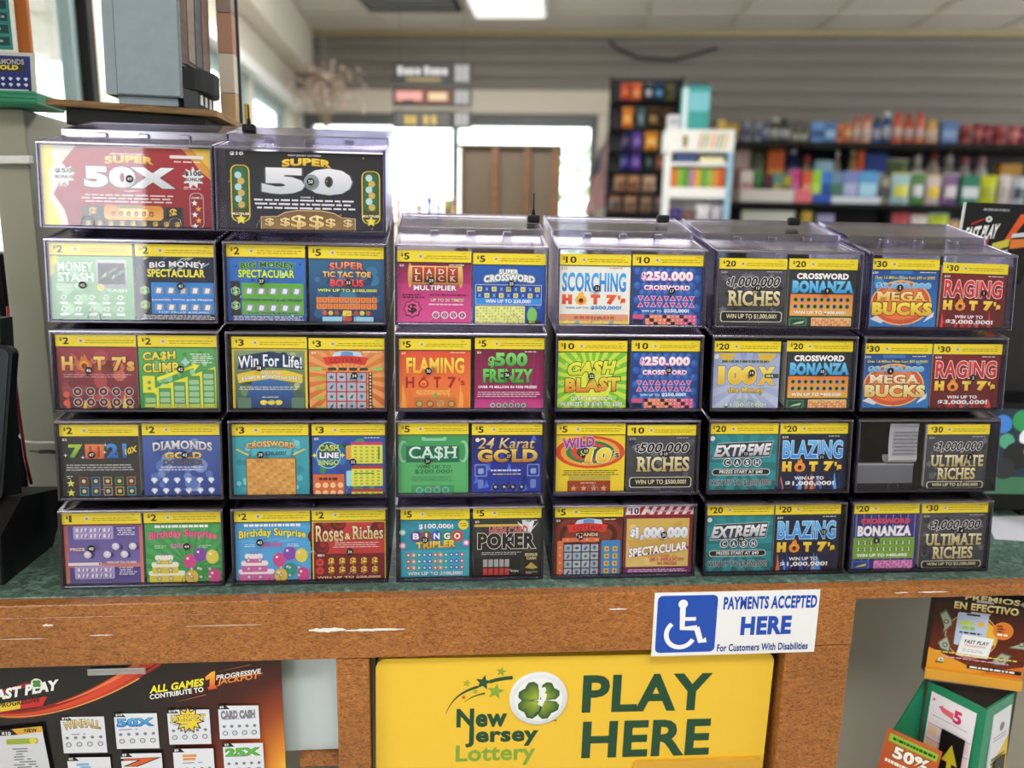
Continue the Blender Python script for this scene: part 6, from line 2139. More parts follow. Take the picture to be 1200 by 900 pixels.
for pts in ([(0.06, 0.74), (0.12, 0.8), (0.2, 0.68), (0.21, 0.62), (0.12, 0.5), (0.13, 0.58)], [(0.08, 0.4), (0.17, 0.5), (0.22, 0.38), (0.22, 0.3), (0.12, 0.33)], [(0.66, 0.26), (0.75, 0.38), (0.86, 0.36), (0.81, 0.24), (0.7, 0.22)], [(0.8, 0.44), (0.95, 0.52), (1, 0.6), (1, 0.44)], [(0.84, 0.95), (0.93, 0.9), (1, 0.92), (1, 1), (0.9, 1)]):
    A.part('banknote')
    A.P(pts, '5e6656')
    cx_ = sum(p[0] for p in pts) / len(pts)
    cy_ = sum(p[1] for p in pts) / len(pts)
    A.P([(cx_ + (p[0] - cx_) * 0.8, cy_ + (p[1] - cy_) * 0.8) for p in pts], 'a8b09a')
    A.d(cx_, cy_, 0.03, '5a6252', 12)
    A.d(cx_, cy_, 0.017, 'b0b8a4', 10)
A.part('small_print')
A.lines(0.06, 0.285, 0.96, 0.315, 1, 'f0d060', 0.5)
A.lines(0.14, 0.235, 0.9, 0.262, 1, 'e0a8c8', 0.45)
A.rq(0.42, 0.145, 0.98, 0.185, '17161a', 0.006)
A.lines(0.44, 0.152, 0.92, 0.178, 1, 'f0f0f2', 0.8)
A.d(0.14, 0.205, 0.028, 'e8eee8', 18)
A.d(0.14, 0.205, 0.014, '5a9a3a', 10)
A.lines(0.07, 0.16, 0.2, 0.19, 1, '5a6a2a', 0.6)
A.part('tray_lip')
A.mb.box(-0.002, EW, -0.006, -0.001, -0.004, 0.0125, hx('e0a23a'), bev=0.0008)
A.flush()

# three-sided green leaflet holder
TA, TB, TC = Vector((0.745, 1.022, 0)), Vector((0.788, 0.943, 0)), Vector((0.866, 0.985, 0))
t = thing('leaflet_holder', 'green three sided card holder with play slips in the right niche', 'leaflet holder', (0.745, 1.022, 0.55))
HT = 0.30
def loc(p, z): return (p.x - 0.745, p.y - 1.022, z)
def panel(name, a, b, z0, z1, mat, th=0.003, parent=None):
    d = (b - a).normalized()
    n = Vector((d.y, -d.x, 0))
    mb = MB()
    q = [a, b, b - n * th, a - n * th]
    lo = [loc(p, z0) for p in q]
    hi = [loc(p, z1) for p in q]
    mb.face(lo[::-1])
    mb.face(hi)
    for i in range(4):
        j = (i + 1) % 4
        mb.face([lo[i], lo[j], hi[j], hi[i]])
    return mb.build(name, mat, parent or t)
panel('side_panel', TA, TB, 0, HT, M['green'])
panel('side_panel', TB, TC, 0, HT, M['green'])
panel('side_panel', TC, TA, 0, HT, plain('brown_card', '4a3c38', 0.6))
# slanted wing at the left
mb = MB()
mb.prism([(0.0, 0.3), (0.0, 0.0), (-0.06, 0.0), (-0.045, 0.22)], 0.0, 0.003, 'y')
wg = mb.build('wing', M['green'], t)
wg.rotation_euler = (0, 0, rad(8))

def slip_on(a, b, z0, f0, f1, off, label, name='play_slip', cat='play slip'):
    d = (b - a)
    n = Vector((d.y, -d.x, 0)).normalized()
    p = a + d * f0 + n * off
    o = flat(name, label, cat, (p.x, p.y, z0), (d.x, d.y, 0), (n.x * -0.04, n.y * -0.04, 1))
    return o, d.length * (f1 - f0)
o, W = slip_on(TA, TB, 0.66, 0.13, 0.87, 0.009, 'white and pink play slip with red number five in the green holder')
A = Art(W, 0.178, o)
A.card('ece8f0', 0.0006)
A.part('heading')
A.P([(0.2, 0.9), (0.3, 0.925), (0.3, 0.91), (0.54, 0.9), (0.54, 0.84), (0.3, 0.86)], 'e06a7a')
A.t('5', 0.54, 0.82, 0.72, 0.94, ('d8305a', 'c82a6a'), None, 0.07)
A.lines(0.08, 0.79, 0.9, 0.81, 1, '9ab8b0', 0.4)
A.q(0.06, 0.93, 0.1, 0.955, 'b04a7a')
A.part('play_boxes')
for k in range(5):
    y = 0.66 - k * 0.14
    A.q(0.03, y - 0.06, 0.97, y + 0.05, ['e8dcec', 'eed8dc'][k % 2])
    A.q(0.03, y + 0.05, 0.97, y + 0.056, 'c86a9a')
    A.q(0.05, y - 0.045, 0.25, y + 0.04, 'f0d0a8')
    A.q(0.6, y - 0.045, 0.95, y + 0.04, 'f2d4d8')
A.flush()
o, W = slip_on(TA, TB, 0.62, 0.4, 0.78, 0.014, 'black card with a yellow arrow in front of the pink play slip', 'arrow_card', 'card')
A = Art(W, 0.17, o)
A.card('121214', 0.0008)
A.part('arrow')
A.P([(0.42, 0.45), (0.62, 0.45), (0.62, 0.72), (0.86, 0.72), (0.52, 0.9), (0.18, 0.72), (0.42, 0.72)], 'e0d23a')
A.flush()
o, W = slip_on(TB, TC, 0.66, 0.28, 0.9, 0.007, 'white and yellow leaflets in the right face of the green holder', 'leaflet', 'leaflet')
A = Art(W, 0.172, o)
A.card('d8d8e0', 0.003)
A.part('print')
A.P([(0.0, 0.45), (1, 0.72), (1, 0.3), (0, 0.3)], 'd8b83a')
A.d(0.55, 0.84, 0.13, '6a7464', 12)
A.lines(0.1, 0.72, 0.9, 0.78, 2, 'a0a0b0')
A.lines(0.1, 0.5, 0.9, 0.58, 2, '7a6a3a')
A.flush()
o, W = slip_on(TB, TC, 0.6, 0.42, 0.78, 0.0125, 'black card with pale arrow among the yellow leaflets', 'arrow_card', 'card')
A = Art(W, 0.155, o)
A.card('15140f', 0.0008)
A.part('arrow')
A.P([(0.45, 0.4), (0.55, 0.4), (0.55, 0.8), (0.65, 0.8), (0.5, 0.9), (0.35, 0.8), (0.45, 0.8)], 'c8b83a')
A.flush()
o = flat('discount_leaflet', 'orange leaflet reading 50% with green heading, leaning at the left of the green holder', 'leaflet', (0.652, 0.985, 0.676), (math.cos(rad(-42)), math.sin(rad(-42)), -0.1), (0.05, 0.0, 1))
A = Art(0.074, 0.125, o)
A.card('c05a2c', 0.0015)
A.part('print')
A.q(0, 0, 1, 1, ('c0602e', 'b84a24'))
A.P([(0.07, 0.85), (0.95, 0.85), (0.95, 0.95), (0.07, 0.95)], '8ac03a')
A.lines(0.12, 0.87, 0.92, 0.93, 1, '2a4a1a', 0.6)
A.t('50%', 0.2, 0.66, 0.85, 0.82, 'f2efe4', '3a2a14', 0.07, 0.05)
A.lines(0.08, 0.56, 0.85, 0.63, 1, 'f0ece0', 0.6)
A.d(0.2, 0.42, 0.1, '4a8a2a', 16)
A.d(0.2, 0.42, 0.06, '8ac03a', 12)
A.flush()

# ------------------------------------------------------------------ curled strip in the empty slot, slip in a lid
root, x0, s0, sx = CAS[(6, 4)]
t = thing('ticket_strip_end', 'curled grey paper strip end in the empty dispenser slot', 'paper strip', spos(1.128, 0.163, -0.012), (-ALPHA, 0, 0))
A = Art(0.043, 0.05, t)
mb = MB()
N = 14
def cv(k, x):
    a = k / N
    if a < 0.6:
        return Vector((x, 0.002 * math.sin(a * 5), 0.05 * (1 - a / 0.6) + 0.002))
    b = (a - 0.6) / 0.4 * PI * 1.1
    return Vector((x, 0.008 * (1 - math.cos(b)), 0.002 - 0.008 * math.sin(b)))
for k in range(N):
    mb.face([cv(k, 0.043), cv(k, 0.0 + 0.000), cv(k + 1, 0.0), cv(k + 1, 0.043)], hx('b4b6bc'))
mb.build('sheet', M['print'], t)
A.z = 0.0025
A.part('small_print')
A.lines(0.08, 0.12, 1.0, 0.85, 7, '50545c', 0.35)
A.flush()
t = thing('spent_ticket_box', 'grey card blank lying in the empty dispenser slot', 'card', spos(1.082, 0.122, -0.02), (-ALPHA, 0, 0))
MB().box(0, 0.09, 0.0, 0.006, 0, 0.034, hx('6c7078'), bev=0.001).build('card', M['print'], t)
MB().box(0.0, 0.09, -0.0004, 0.0, 0.031, 0.034, hx('9a9ea6')).build('folded_edge', M['print'], t)

def lid_point(c, r, f, e, lift):
    root, x0, s0, sx = CAS[(c, r)]
    return spos(x0 + CW * f * sx, s0) + cas(0, e, CH) + Vector((0, 0, lift))
t = thing('paper_slip', 'white paper slip lying on the lid of the fifth stack', 'paper', lid_point(5, 2, 0.42, 0.008, -0.0062))
mb = MB()
mb.prism([(0.0, 0.0), (0.092, 0.0), (0.092, 0.075), (-0.004, 0.075)], 0.0, 0.0008, 'z', hx('cfd0da'))
o = mb.build('sheet', M['print'], t)
o.rotation_euler = (RISE, 0, 0)

# black knobs with a thin pin at the back of the lids
for (x, z, y, h, lab) in ((-0.2686, 1.6465, 1.13, 0.026, 'small black knob with pin on the lid of the raised dispensers'),
                          (0.1267, 1.5335, 1.13, 0.03, 'small black knob with pin between third and fourth dispenser stacks'),
                          (0.3175, 1.537, 1.13, 0.0, 'small black knob between fourth and fifth dispenser stacks'),
                          (0.5165, 1.5375, 1.13, 0.0, 'small black knob between fifth and rightmost dispenser stacks')):
    t = thing('lock_knob', lab, 'knob', (x, y, z), (0, 0, 0), 'black knobs on the dispenser lids')
    MB().box(-0.009, 0.009, -0.006, 0.006, 0.0, 0.0115, bev=0.003).build('body', M['black'], t)
    if h:
        MB().lathe([(0.0028, 0.0112), (0.0022, 0.017), (0.0011, 0.02), (0.0009, 0.0112 + h)], n=10).build('pin', M['black'], t)

# ------------------------------------------------------------------ left end of the counter
t = thing('beige_post', 'beige painted square post standing on the counter at the left', 'post', (-0.6725, 1.3, 1.0502))
MB().box(-0.0265, 0.0265, 0.0, 0.16, 0.0, 0.64, bev=0.002).build('body', M['beige'], t)
MB().box(-0.035, 0.028, -0.002, 0.165, 0.0, 0.018, bev=0.003).build('foot_plate', M['beige'], t)
t = thing('dark_cabinet', 'dark upright cabinet behind the beige post at the far left', 'cabinet', (-0.803, 1.31, 1.0502))
MB().box(0.0, 0.093, 0.0, 0.14, 0.0, 0.42, bev=0.003).build('body', M['black'], t)
MB().box(0.006, 0.087, -0.003, -0.0003, 0.02, 0.20, bev=0.001).build('door', M['dark'], t)
MB().box(0.006, 0.087, -0.003, -0.0003, 0.22, 0.40, bev=0.001).build('door', M['dark'], t)
t = thing('price_rail', 'white plastic rail sticking out across the beige post', 'rail', (-0.74, 1.285, 1.606), (0, rad(-1.5), 0))
MB().box(0, 0.103, 0, 0.012, 0, 0.012, bev=0.0015).build('rail', M['white'], t)
t = thing('ticket_rack', 'green ledge rack with a plastic holder on top of the beige post', 'ticket rack', (-0.70, 1.255, 1.6915))
MB().box(-0.05, 0.095, 0.0, 0.09, 0.0, 0.019, bev=0.002).build('ledge', M['green'], t)
mb = MB()
for k in range(3):
    mb.box(-0.05, 0.095, -0.0022, -0.0002, 0.003 + k * 0.006, 0.005 + k * 0.006, hx('0f5e44'))
mb.build('ledge_ribs', M['green'], t)
t = thing('display_ticket', 'dark blue ticket with gold lettering and diamonds in a holder at the far left', 'lottery ticket', (-0.725, 1.2755, 1.7107), (-ALPHA, 0, 0))
A = Art(0.11, 0.056, t)
MB().box(-0.002, 0.112, 0.0, 0.002, 0.0, 0.058, hx('b8b8b4'), bev=0.0006).build('holder', M['gloss_print'], t)
A.z = 0.0002
A.part('card')
A.q(0.01, 0.02, 0.96, 0.94, ('1e2a7a', '151e5c'))
A.part('title')
A.q(0.45, 0.52, 0.9, 0.88, '2c2a30')
A.t('DIAMONDS', 0.45, 0.72, 0.88, 0.86, 'a8a4b0', None, 0.04)
A.t('GOLD', 0.48, 0.58, 0.8, 0.7, 'e0cc4a', None, 0.07)
A.part('play_symbols')
def f(x, y, i, j):
    A.P([(x - 0.03, y + 0.02), (x, y + 0.05), (x + 0.03, y + 0.02), (x, y - 0.05)], 'cfd8ec')
A.grid(0.15, 0.12, 0.94, 0.42, 8, 2, f)
A.rq(0.5, 0.03, 0.92, 0.08, 'c8ccd8', 0.005)
A.flush()
t = thing('orange_post', 'orange brown wooden post at the far left before the window', 'post', (-0.668, 1.325, 1.7107))
MB().box(-0.08, 0.03, 0.0, 0.008, 0.0, 0.4, bev=0.002).build('body', M['orange'], t)
t = thing('menu_board', 'teal board with rows of dark printing at the top left corner', 'board', (-0.78, 1.29, 1.7695))
MB().box(0, 0.1385, 0, 0.004, 0, 0.2, hx('d8dcd4'), bev=0.001).build('board', M['gloss_print'], t)
A = Art(0.1385, 0.2, t)
A.z = 0.0001
A.part('print')
A.q(0.02, 0.02, 0.96, 1, ('1f6a70', '2a7a78'))
for k in range(5):
    A.q(0.1, 0.05 + k * 0.085, 0.93, 0.11 + k * 0.085, '173a3c')
    A.lines(0.5, 0.062 + k * 0.085, 0.92, 0.1 + k * 0.085, 1, '8ab0a8', 0.4)
A.flush()

# grey machine on a rough board held above the dispensers
t = thing('wooden_shelf', 'rough wooden board above the left dispensers holding the grey machine', 'shelf', (-0.566, 1.2, 1.678), (0, rad(2.2), 0))
MB().box(0.0, 0.236, 0.0, 0.3, 0.0062, 0.0155, bev=0.0012).build('board', M['board'], t)
MB().box(0.02, 0.215, 0.015, 0.29, -0.0165, 0.006, bev=0.001).build('underframe', M['black'], t)
t = thing('black_stand', 'black stand behind the left dispensers under the wooden board', 'stand', (-0.55, 1.22, 1.0502))
MB().box(0.0, 0.035, 0.0, 0.26, 0.0, 0.60, bev=0.002).build('leg', M['black'], t)
MB().box(0.17, 0.205, 0.0, 0.26, 0.0, 0.596, bev=0.002).build('leg', M['black'], t)
MB().box(0.035, 0.17, 0.2, 0.22, 0.2, 0.5).build('brace', M['black'], t)

t = thing('grey_terminal', 'grey boxy machine standing on the wooden board at the top left', 'machine', (-0.488, 1.215, 1.692), (0, rad(1.2), 0))
MB().prism([(0.0, 0.0), (0.107, 0.0), (0.107, 0.14), (0.0, 0.14)], 0.012, 0.30, 'z').build('casing', M['grey_case'], t)
MB().prism([(0.0175, -0.004), (0.104, -0.004), (0.104, -0.0002), (0.0175, -0.0002)], 0.0135, 0.3, 'z').build('front_cover', M['grey_case'], t)
MB().box(0.0158, 0.0172, -0.0012, -0.0001, 0.0135, 0.3).build('groove', M['dark'], t)
MB().box(0.014, 0.098, 0.006, 0.13, 0.0, 0.0118, bev=0.001).build('foot', M['grey_case'], t)
MB().prism([(0.1072, 0.0), (0.113, 0.004), (0.113, 0.12), (0.1072, 0.13)], 0.06, 0.30, 'z').build('side_panel', plain('brown_grille', '5c4a40', 0.5, nscale=160, noise=0.3), t)
for k in range(3):
    MB().box(0.1132, 0.1145, 0.012 + k * 0.034, 0.04 + k * 0.034, 0.065, 0.29, bev=0.0004).build('side_strip', plain('strip_%s' % 'abc'[k], ['8a7a70', '50565e', '7a6254'][k], 0.4, nscale=110, noise=0.3), t)
mb = MB()
pts = [(0.107, 0.0)] + [(0.107 + 0.031 * math.sin(rad(a)), 0.06 - 0.06 * math.cos(rad(a)) + 0.003) for a in range(10, 181, 17)] + [(0.107, 0.125)]
mb.prism(pts, 0.026, 0.056, 'z')
mb.build('paper_tray', M['black'], t)
mb = MB()
mb.prism([(0.108, 0.0), (0.122, 0.02), (0.122, 0.1), (0.108, 0.12)], 0.0, 0.0255, 'z')
mb.build('slot_block', M['dark'], t)
for k in range(3):
    MB().box(0.1224, 0.1235, 0.03 + k * 0.022, 0.04 + k * 0.022, 0.008, 0.022).build('slot', M['white'], t)

t = thing('packet_rack', 'narrow rack of small packets standing behind the grey machine', 'rack', (-0.366, 1.37, 1.6705))
MB().box(0.0, 0.03, 0.0, 0.005, 0.0, 0.3, bev=0.001).build('back', M['dark'], t)
MB().box(0.0, 0.03, -0.03, 0.006, -0.004, 0.0, bev=0.001).build('base', M['metal'], t)
for k in range(4):
    tag(place(MB().box(0.003, 0.027, -0.026, -0.004, 0.0, 0.06, hx(['b89a78', 'c8bcb0', 'a8806a', '8a7a72'][k]), bev=0.001).build('packet', M['pack']), (-0.366, 1.37, 1.6706 + k * 0.0605)), ['tan small packet at the foot of the narrow rack', 'pale small packet second up in the narrow rack', 'brown small packet third up in the narrow rack', 'grey brown small packet fourth up in the narrow rack'][k], 'packet', 'small packets in the narrow rack')
tag(place(MB().box(0.0, 0.006, 0, 0.02, 0.0, 0.05, hx('b8962c'), bev=0.001).build('packet', M['pack']), (-0.334, 1.375, 1.6705)), 'mustard yellow slim packet beside the narrow rack', 'packet')

# dark customer display at the lower left
t = thing('customer_display', 'black tilted customer screen on a wedge foot at the counter left end', 'screen', (-0.582, 1.0, 1.0503))
mb = MB()
prof = [(-0.005, 0.0), (0.125, 0.0), (0.19, 0.07), (0.06, 0.10), (0.0, 0.066)]
mb.prism(prof, -0.1, 0.003, 'x')
mb.build('wedge_foot', M['black'], t)
MB().prism([(-0.0065, 0.004), (-0.0045, 0.004), (-0.0006, 0.06), (-0.0024, 0.061)], -0.098, 0.001, 'x').build('front_plate', M['dark'], t)
mb = MB()
mb.prism([(0.055, 0.085), (0.105, 0.085), (0.13, 0.34), (0.10, 0.34)], -0.12, -0.022, 'x')
mb.build('neck', M['black'], t)
sc = MB().prism(rounded(-0.16, 0.008, 0.0, 0.212, 0.012), 0.0, 0.016, 'y').build('housing', M['black'], t)
place(sc, (-0.024, 0.045, 0.098), (rad(-10), rad(4.5), 0))
mg, ng, bg = new_mat('screen_glass')
bg.inputs['Base Color'].default_value = hx('0b141a')
bg.inputs['Roughness'].default_value = 0.3
bg.inputs['Specular IOR Level'].default_value = 0.15
MB().prism(rounded(-0.155, 0.004, 0.005, 0.207, 0.009), -0.0012, -0.0002, 'y').build('glass', mg, sc)
tag(MB().tube([(-0.63, 1.17, 1.40), (-0.6245, 1.155, 1.352), (-0.620, 1.15, 1.262), (-0.6185, 1.15, 1.18), (-0.619, 1.16, 1.135)], 0.0024, 8).build('cable', M['red_cable']), 'red cable hanging down beside the beige post', 'cable')
tag(MB().tube([(-0.697, 1.285, 1.178), (-0.685, 1.275, 1.17), (-0.665, 1.27, 1.1685), (-0.64, 1.265, 1.17), (-0.60, 1.25, 1.172)], 0.0017, 6).build('wire', M['white']), 'thin white wire crossing in front of the beige post', 'cable')
tag(MB().tube([(-0.684, 1.288, 1.149), (-0.668, 1.283, 1.1492), (-0.665, 1.283, 1.1492), (-0.648, 1.28, 1.1502), (-0.61, 1.26, 1.152)], [0.0015, 0.0015, 0.0034, 0.0034, 0.0015], 8).build('cable_plug', M['black']), 'black cable plug crossing the foot of the beige post', 'cable')

# ------------------------------------------------------------------ right end of the counter
t = thing('card_display', 'small black card with white FAST PLAY lettering above the rightmost stack', 'sign', (0.862, 1.25, 1.0502), (0, 0, rad(-16)))
FW, FH = 0.104, 0.13
MB().box(0.03, 0.08, -0.01, 0.05, 0.0, 0.006, bev=0.001).build('foot', M['black'], t)
MB().box(0.05, 0.06, 0.003, 0.008, 0.006, 0.405, bev=0.001).build('stem', M['black'], t)
pl = MB().box(-0.0035, FW, 0.0, 0.0025, 0.0, FH, hx('c8ccd0')).build('backing', M['gloss_print'], t)
place(pl, (0.0, 0.0, 0.403), (0, rad(2.0), 0))
A = Art(FW, FH, pl, M['gloss_print'])
A.z = 0.0001
A.part('print')
A.q(0, 0, 1, 1, ('12141c', '15161a'))
A.lines(0.25, 0.9, 0.66, 0.94, 1, '8a8c98', 0.7)
A.P([(0.62, 0.5), (0.7, 0.5), (0.95, 0.88), (0.82, 0.88)], 'd8582c')
A.P([(0.36, 0.2), (0.52, 0.2), (0.66, 0.34), (0.58, 0.34)], 'a83a24')
A.P([(0.12, 0.42), (0.4, 0.46), (0.42, 0.56), (0.1, 0.5)], 'b8442c')
A.lines(0.14, 0.45, 0.36, 0.5, 1, 'e0b84a', 0.6)
A.P([(0.12, 0.71), (0.3, 0.79), (0.33, 0.82), (0.12, 0.74)], 'a82a2a')
A.t('FAST PLAY', 0.05, 0.53, 0.53, 0.72, 'f0f2f6', None, 0.06, sh=0.2, rise=0.07)
A.d(0.37, 0.8, 0.045, 'e8eef0', 14)
A.d(0.37, 0.8, 0.025, '5a8a4a', 10)
A.P([(0.48, 0.4), (0.72, 0.47), (0.72, 0.57), (0.48, 0.5)], 'c8c04a')
A.P([(0.74, 0.44), (1.0, 0.48), (1.0, 0.58), (0.74, 0.56)], 'd87a3a')
A.P([(0.74, 0.58), (1.0, 0.61), (1.0, 0.67), (0.74, 0.63)], 'c8ccd8')
A.P([(0.48, 0.3), (0.72, 0.38), (0.72, 0.44), (0.48, 0.37)], 'b0b4c0')
A.flush()
t = thing('register_cabinet', 'tall black register housing behind the rightmost dispensers', 'register', (0.94, 1.31, 1.0502), (0, 0, rad(-6)))
MB().box(0.0, 0.36, 0.0, 0.05, 0.0, 0.44, bev=0.006).build('casing', M['black'], t)
MB().box(0.03, 0.33, -0.004, -0.0005, 0.2, 0.41, bev=0.001).build('panel', M['dark'], t)
t = thing('register_monitor', 'low black monitor with colourful picture at the right counter end', 'monitor', (0.925, 1.205, 1.0502), (rad(-8), 0, rad(-4)))
MB().box(0.0, 0.3, 0.0, 0.02, 0.006, 0.196, bev=0.003).build('housing', M['black'], t)
MB().box(0.08, 0.2, -0.005, 0.06, 0.0, 0.0055, bev=0.001).build('foot', M['black'], t)
ms, ns, bs = new_mat('lit_screen')
at = ns.nodes.new('ShaderNodeAttribute')
at.attribute_name = 'Col'
ns.links.new(at.outputs['Color'], bs.inputs['Emission Color'])
ns.links.new(at.outputs['Color'], bs.inputs['Base Color'])
bs.inputs['Emission Strength'].default_value = 0.35
A = Art(0.27, 0.15, t, ms)
A.z = 0.0004
A.part('screen')
def S(u0, v0, u1, v1, c): A.q(0.06 + u0 * 1.05, 0.24 + v0, 0.06 + u1 * 1.05, 0.24 + v1, c)
S(0, 0, 1, 1, '1c2a3a')
S(0, 0, 1, 0.2, '3a6a4e')
for x, y, r, c in ((0.1, 0.82, 0.06, '3a78c8'), (0.13, 0.62, 0.05, '4a9a78'), (0.23, 0.86, 0.07, '2a8a50'), (0.27, 0.66, 0.06, 'd8dce0'), (0.2, 0.45, 0.09, '15161a'), (0.29, 0.5, 0.045, 'c88a90'), (0.12, 0.3, 0.07, '26282c'), (0.4, 0.75, 0.08, '5a8ac0'), (0.5, 0.5, 0.1, '2a3440'), (0.7, 0.7, 0.1, '4a9a6a'), (0.8, 0.45, 0.08, 'c8ccd0')):
    A.d(0.06 + x, 0.24 + y, r, c, 20)
A.flush()
t = thing('paper_sheet', 'white paper sheet lying on the counter right of the dispensers', 'paper', (0.0, 0.0, 1.0504))
mb = MB()
mb.prism([(0.88, 1.092), (0.96, 1.075), (1.09, 1.09), (1.10, 1.19), (0.935, 1.19)], 0.0, 0.0006, 'z', hx('c4c6d2'))
mb.build('sheet', M['print'], t)
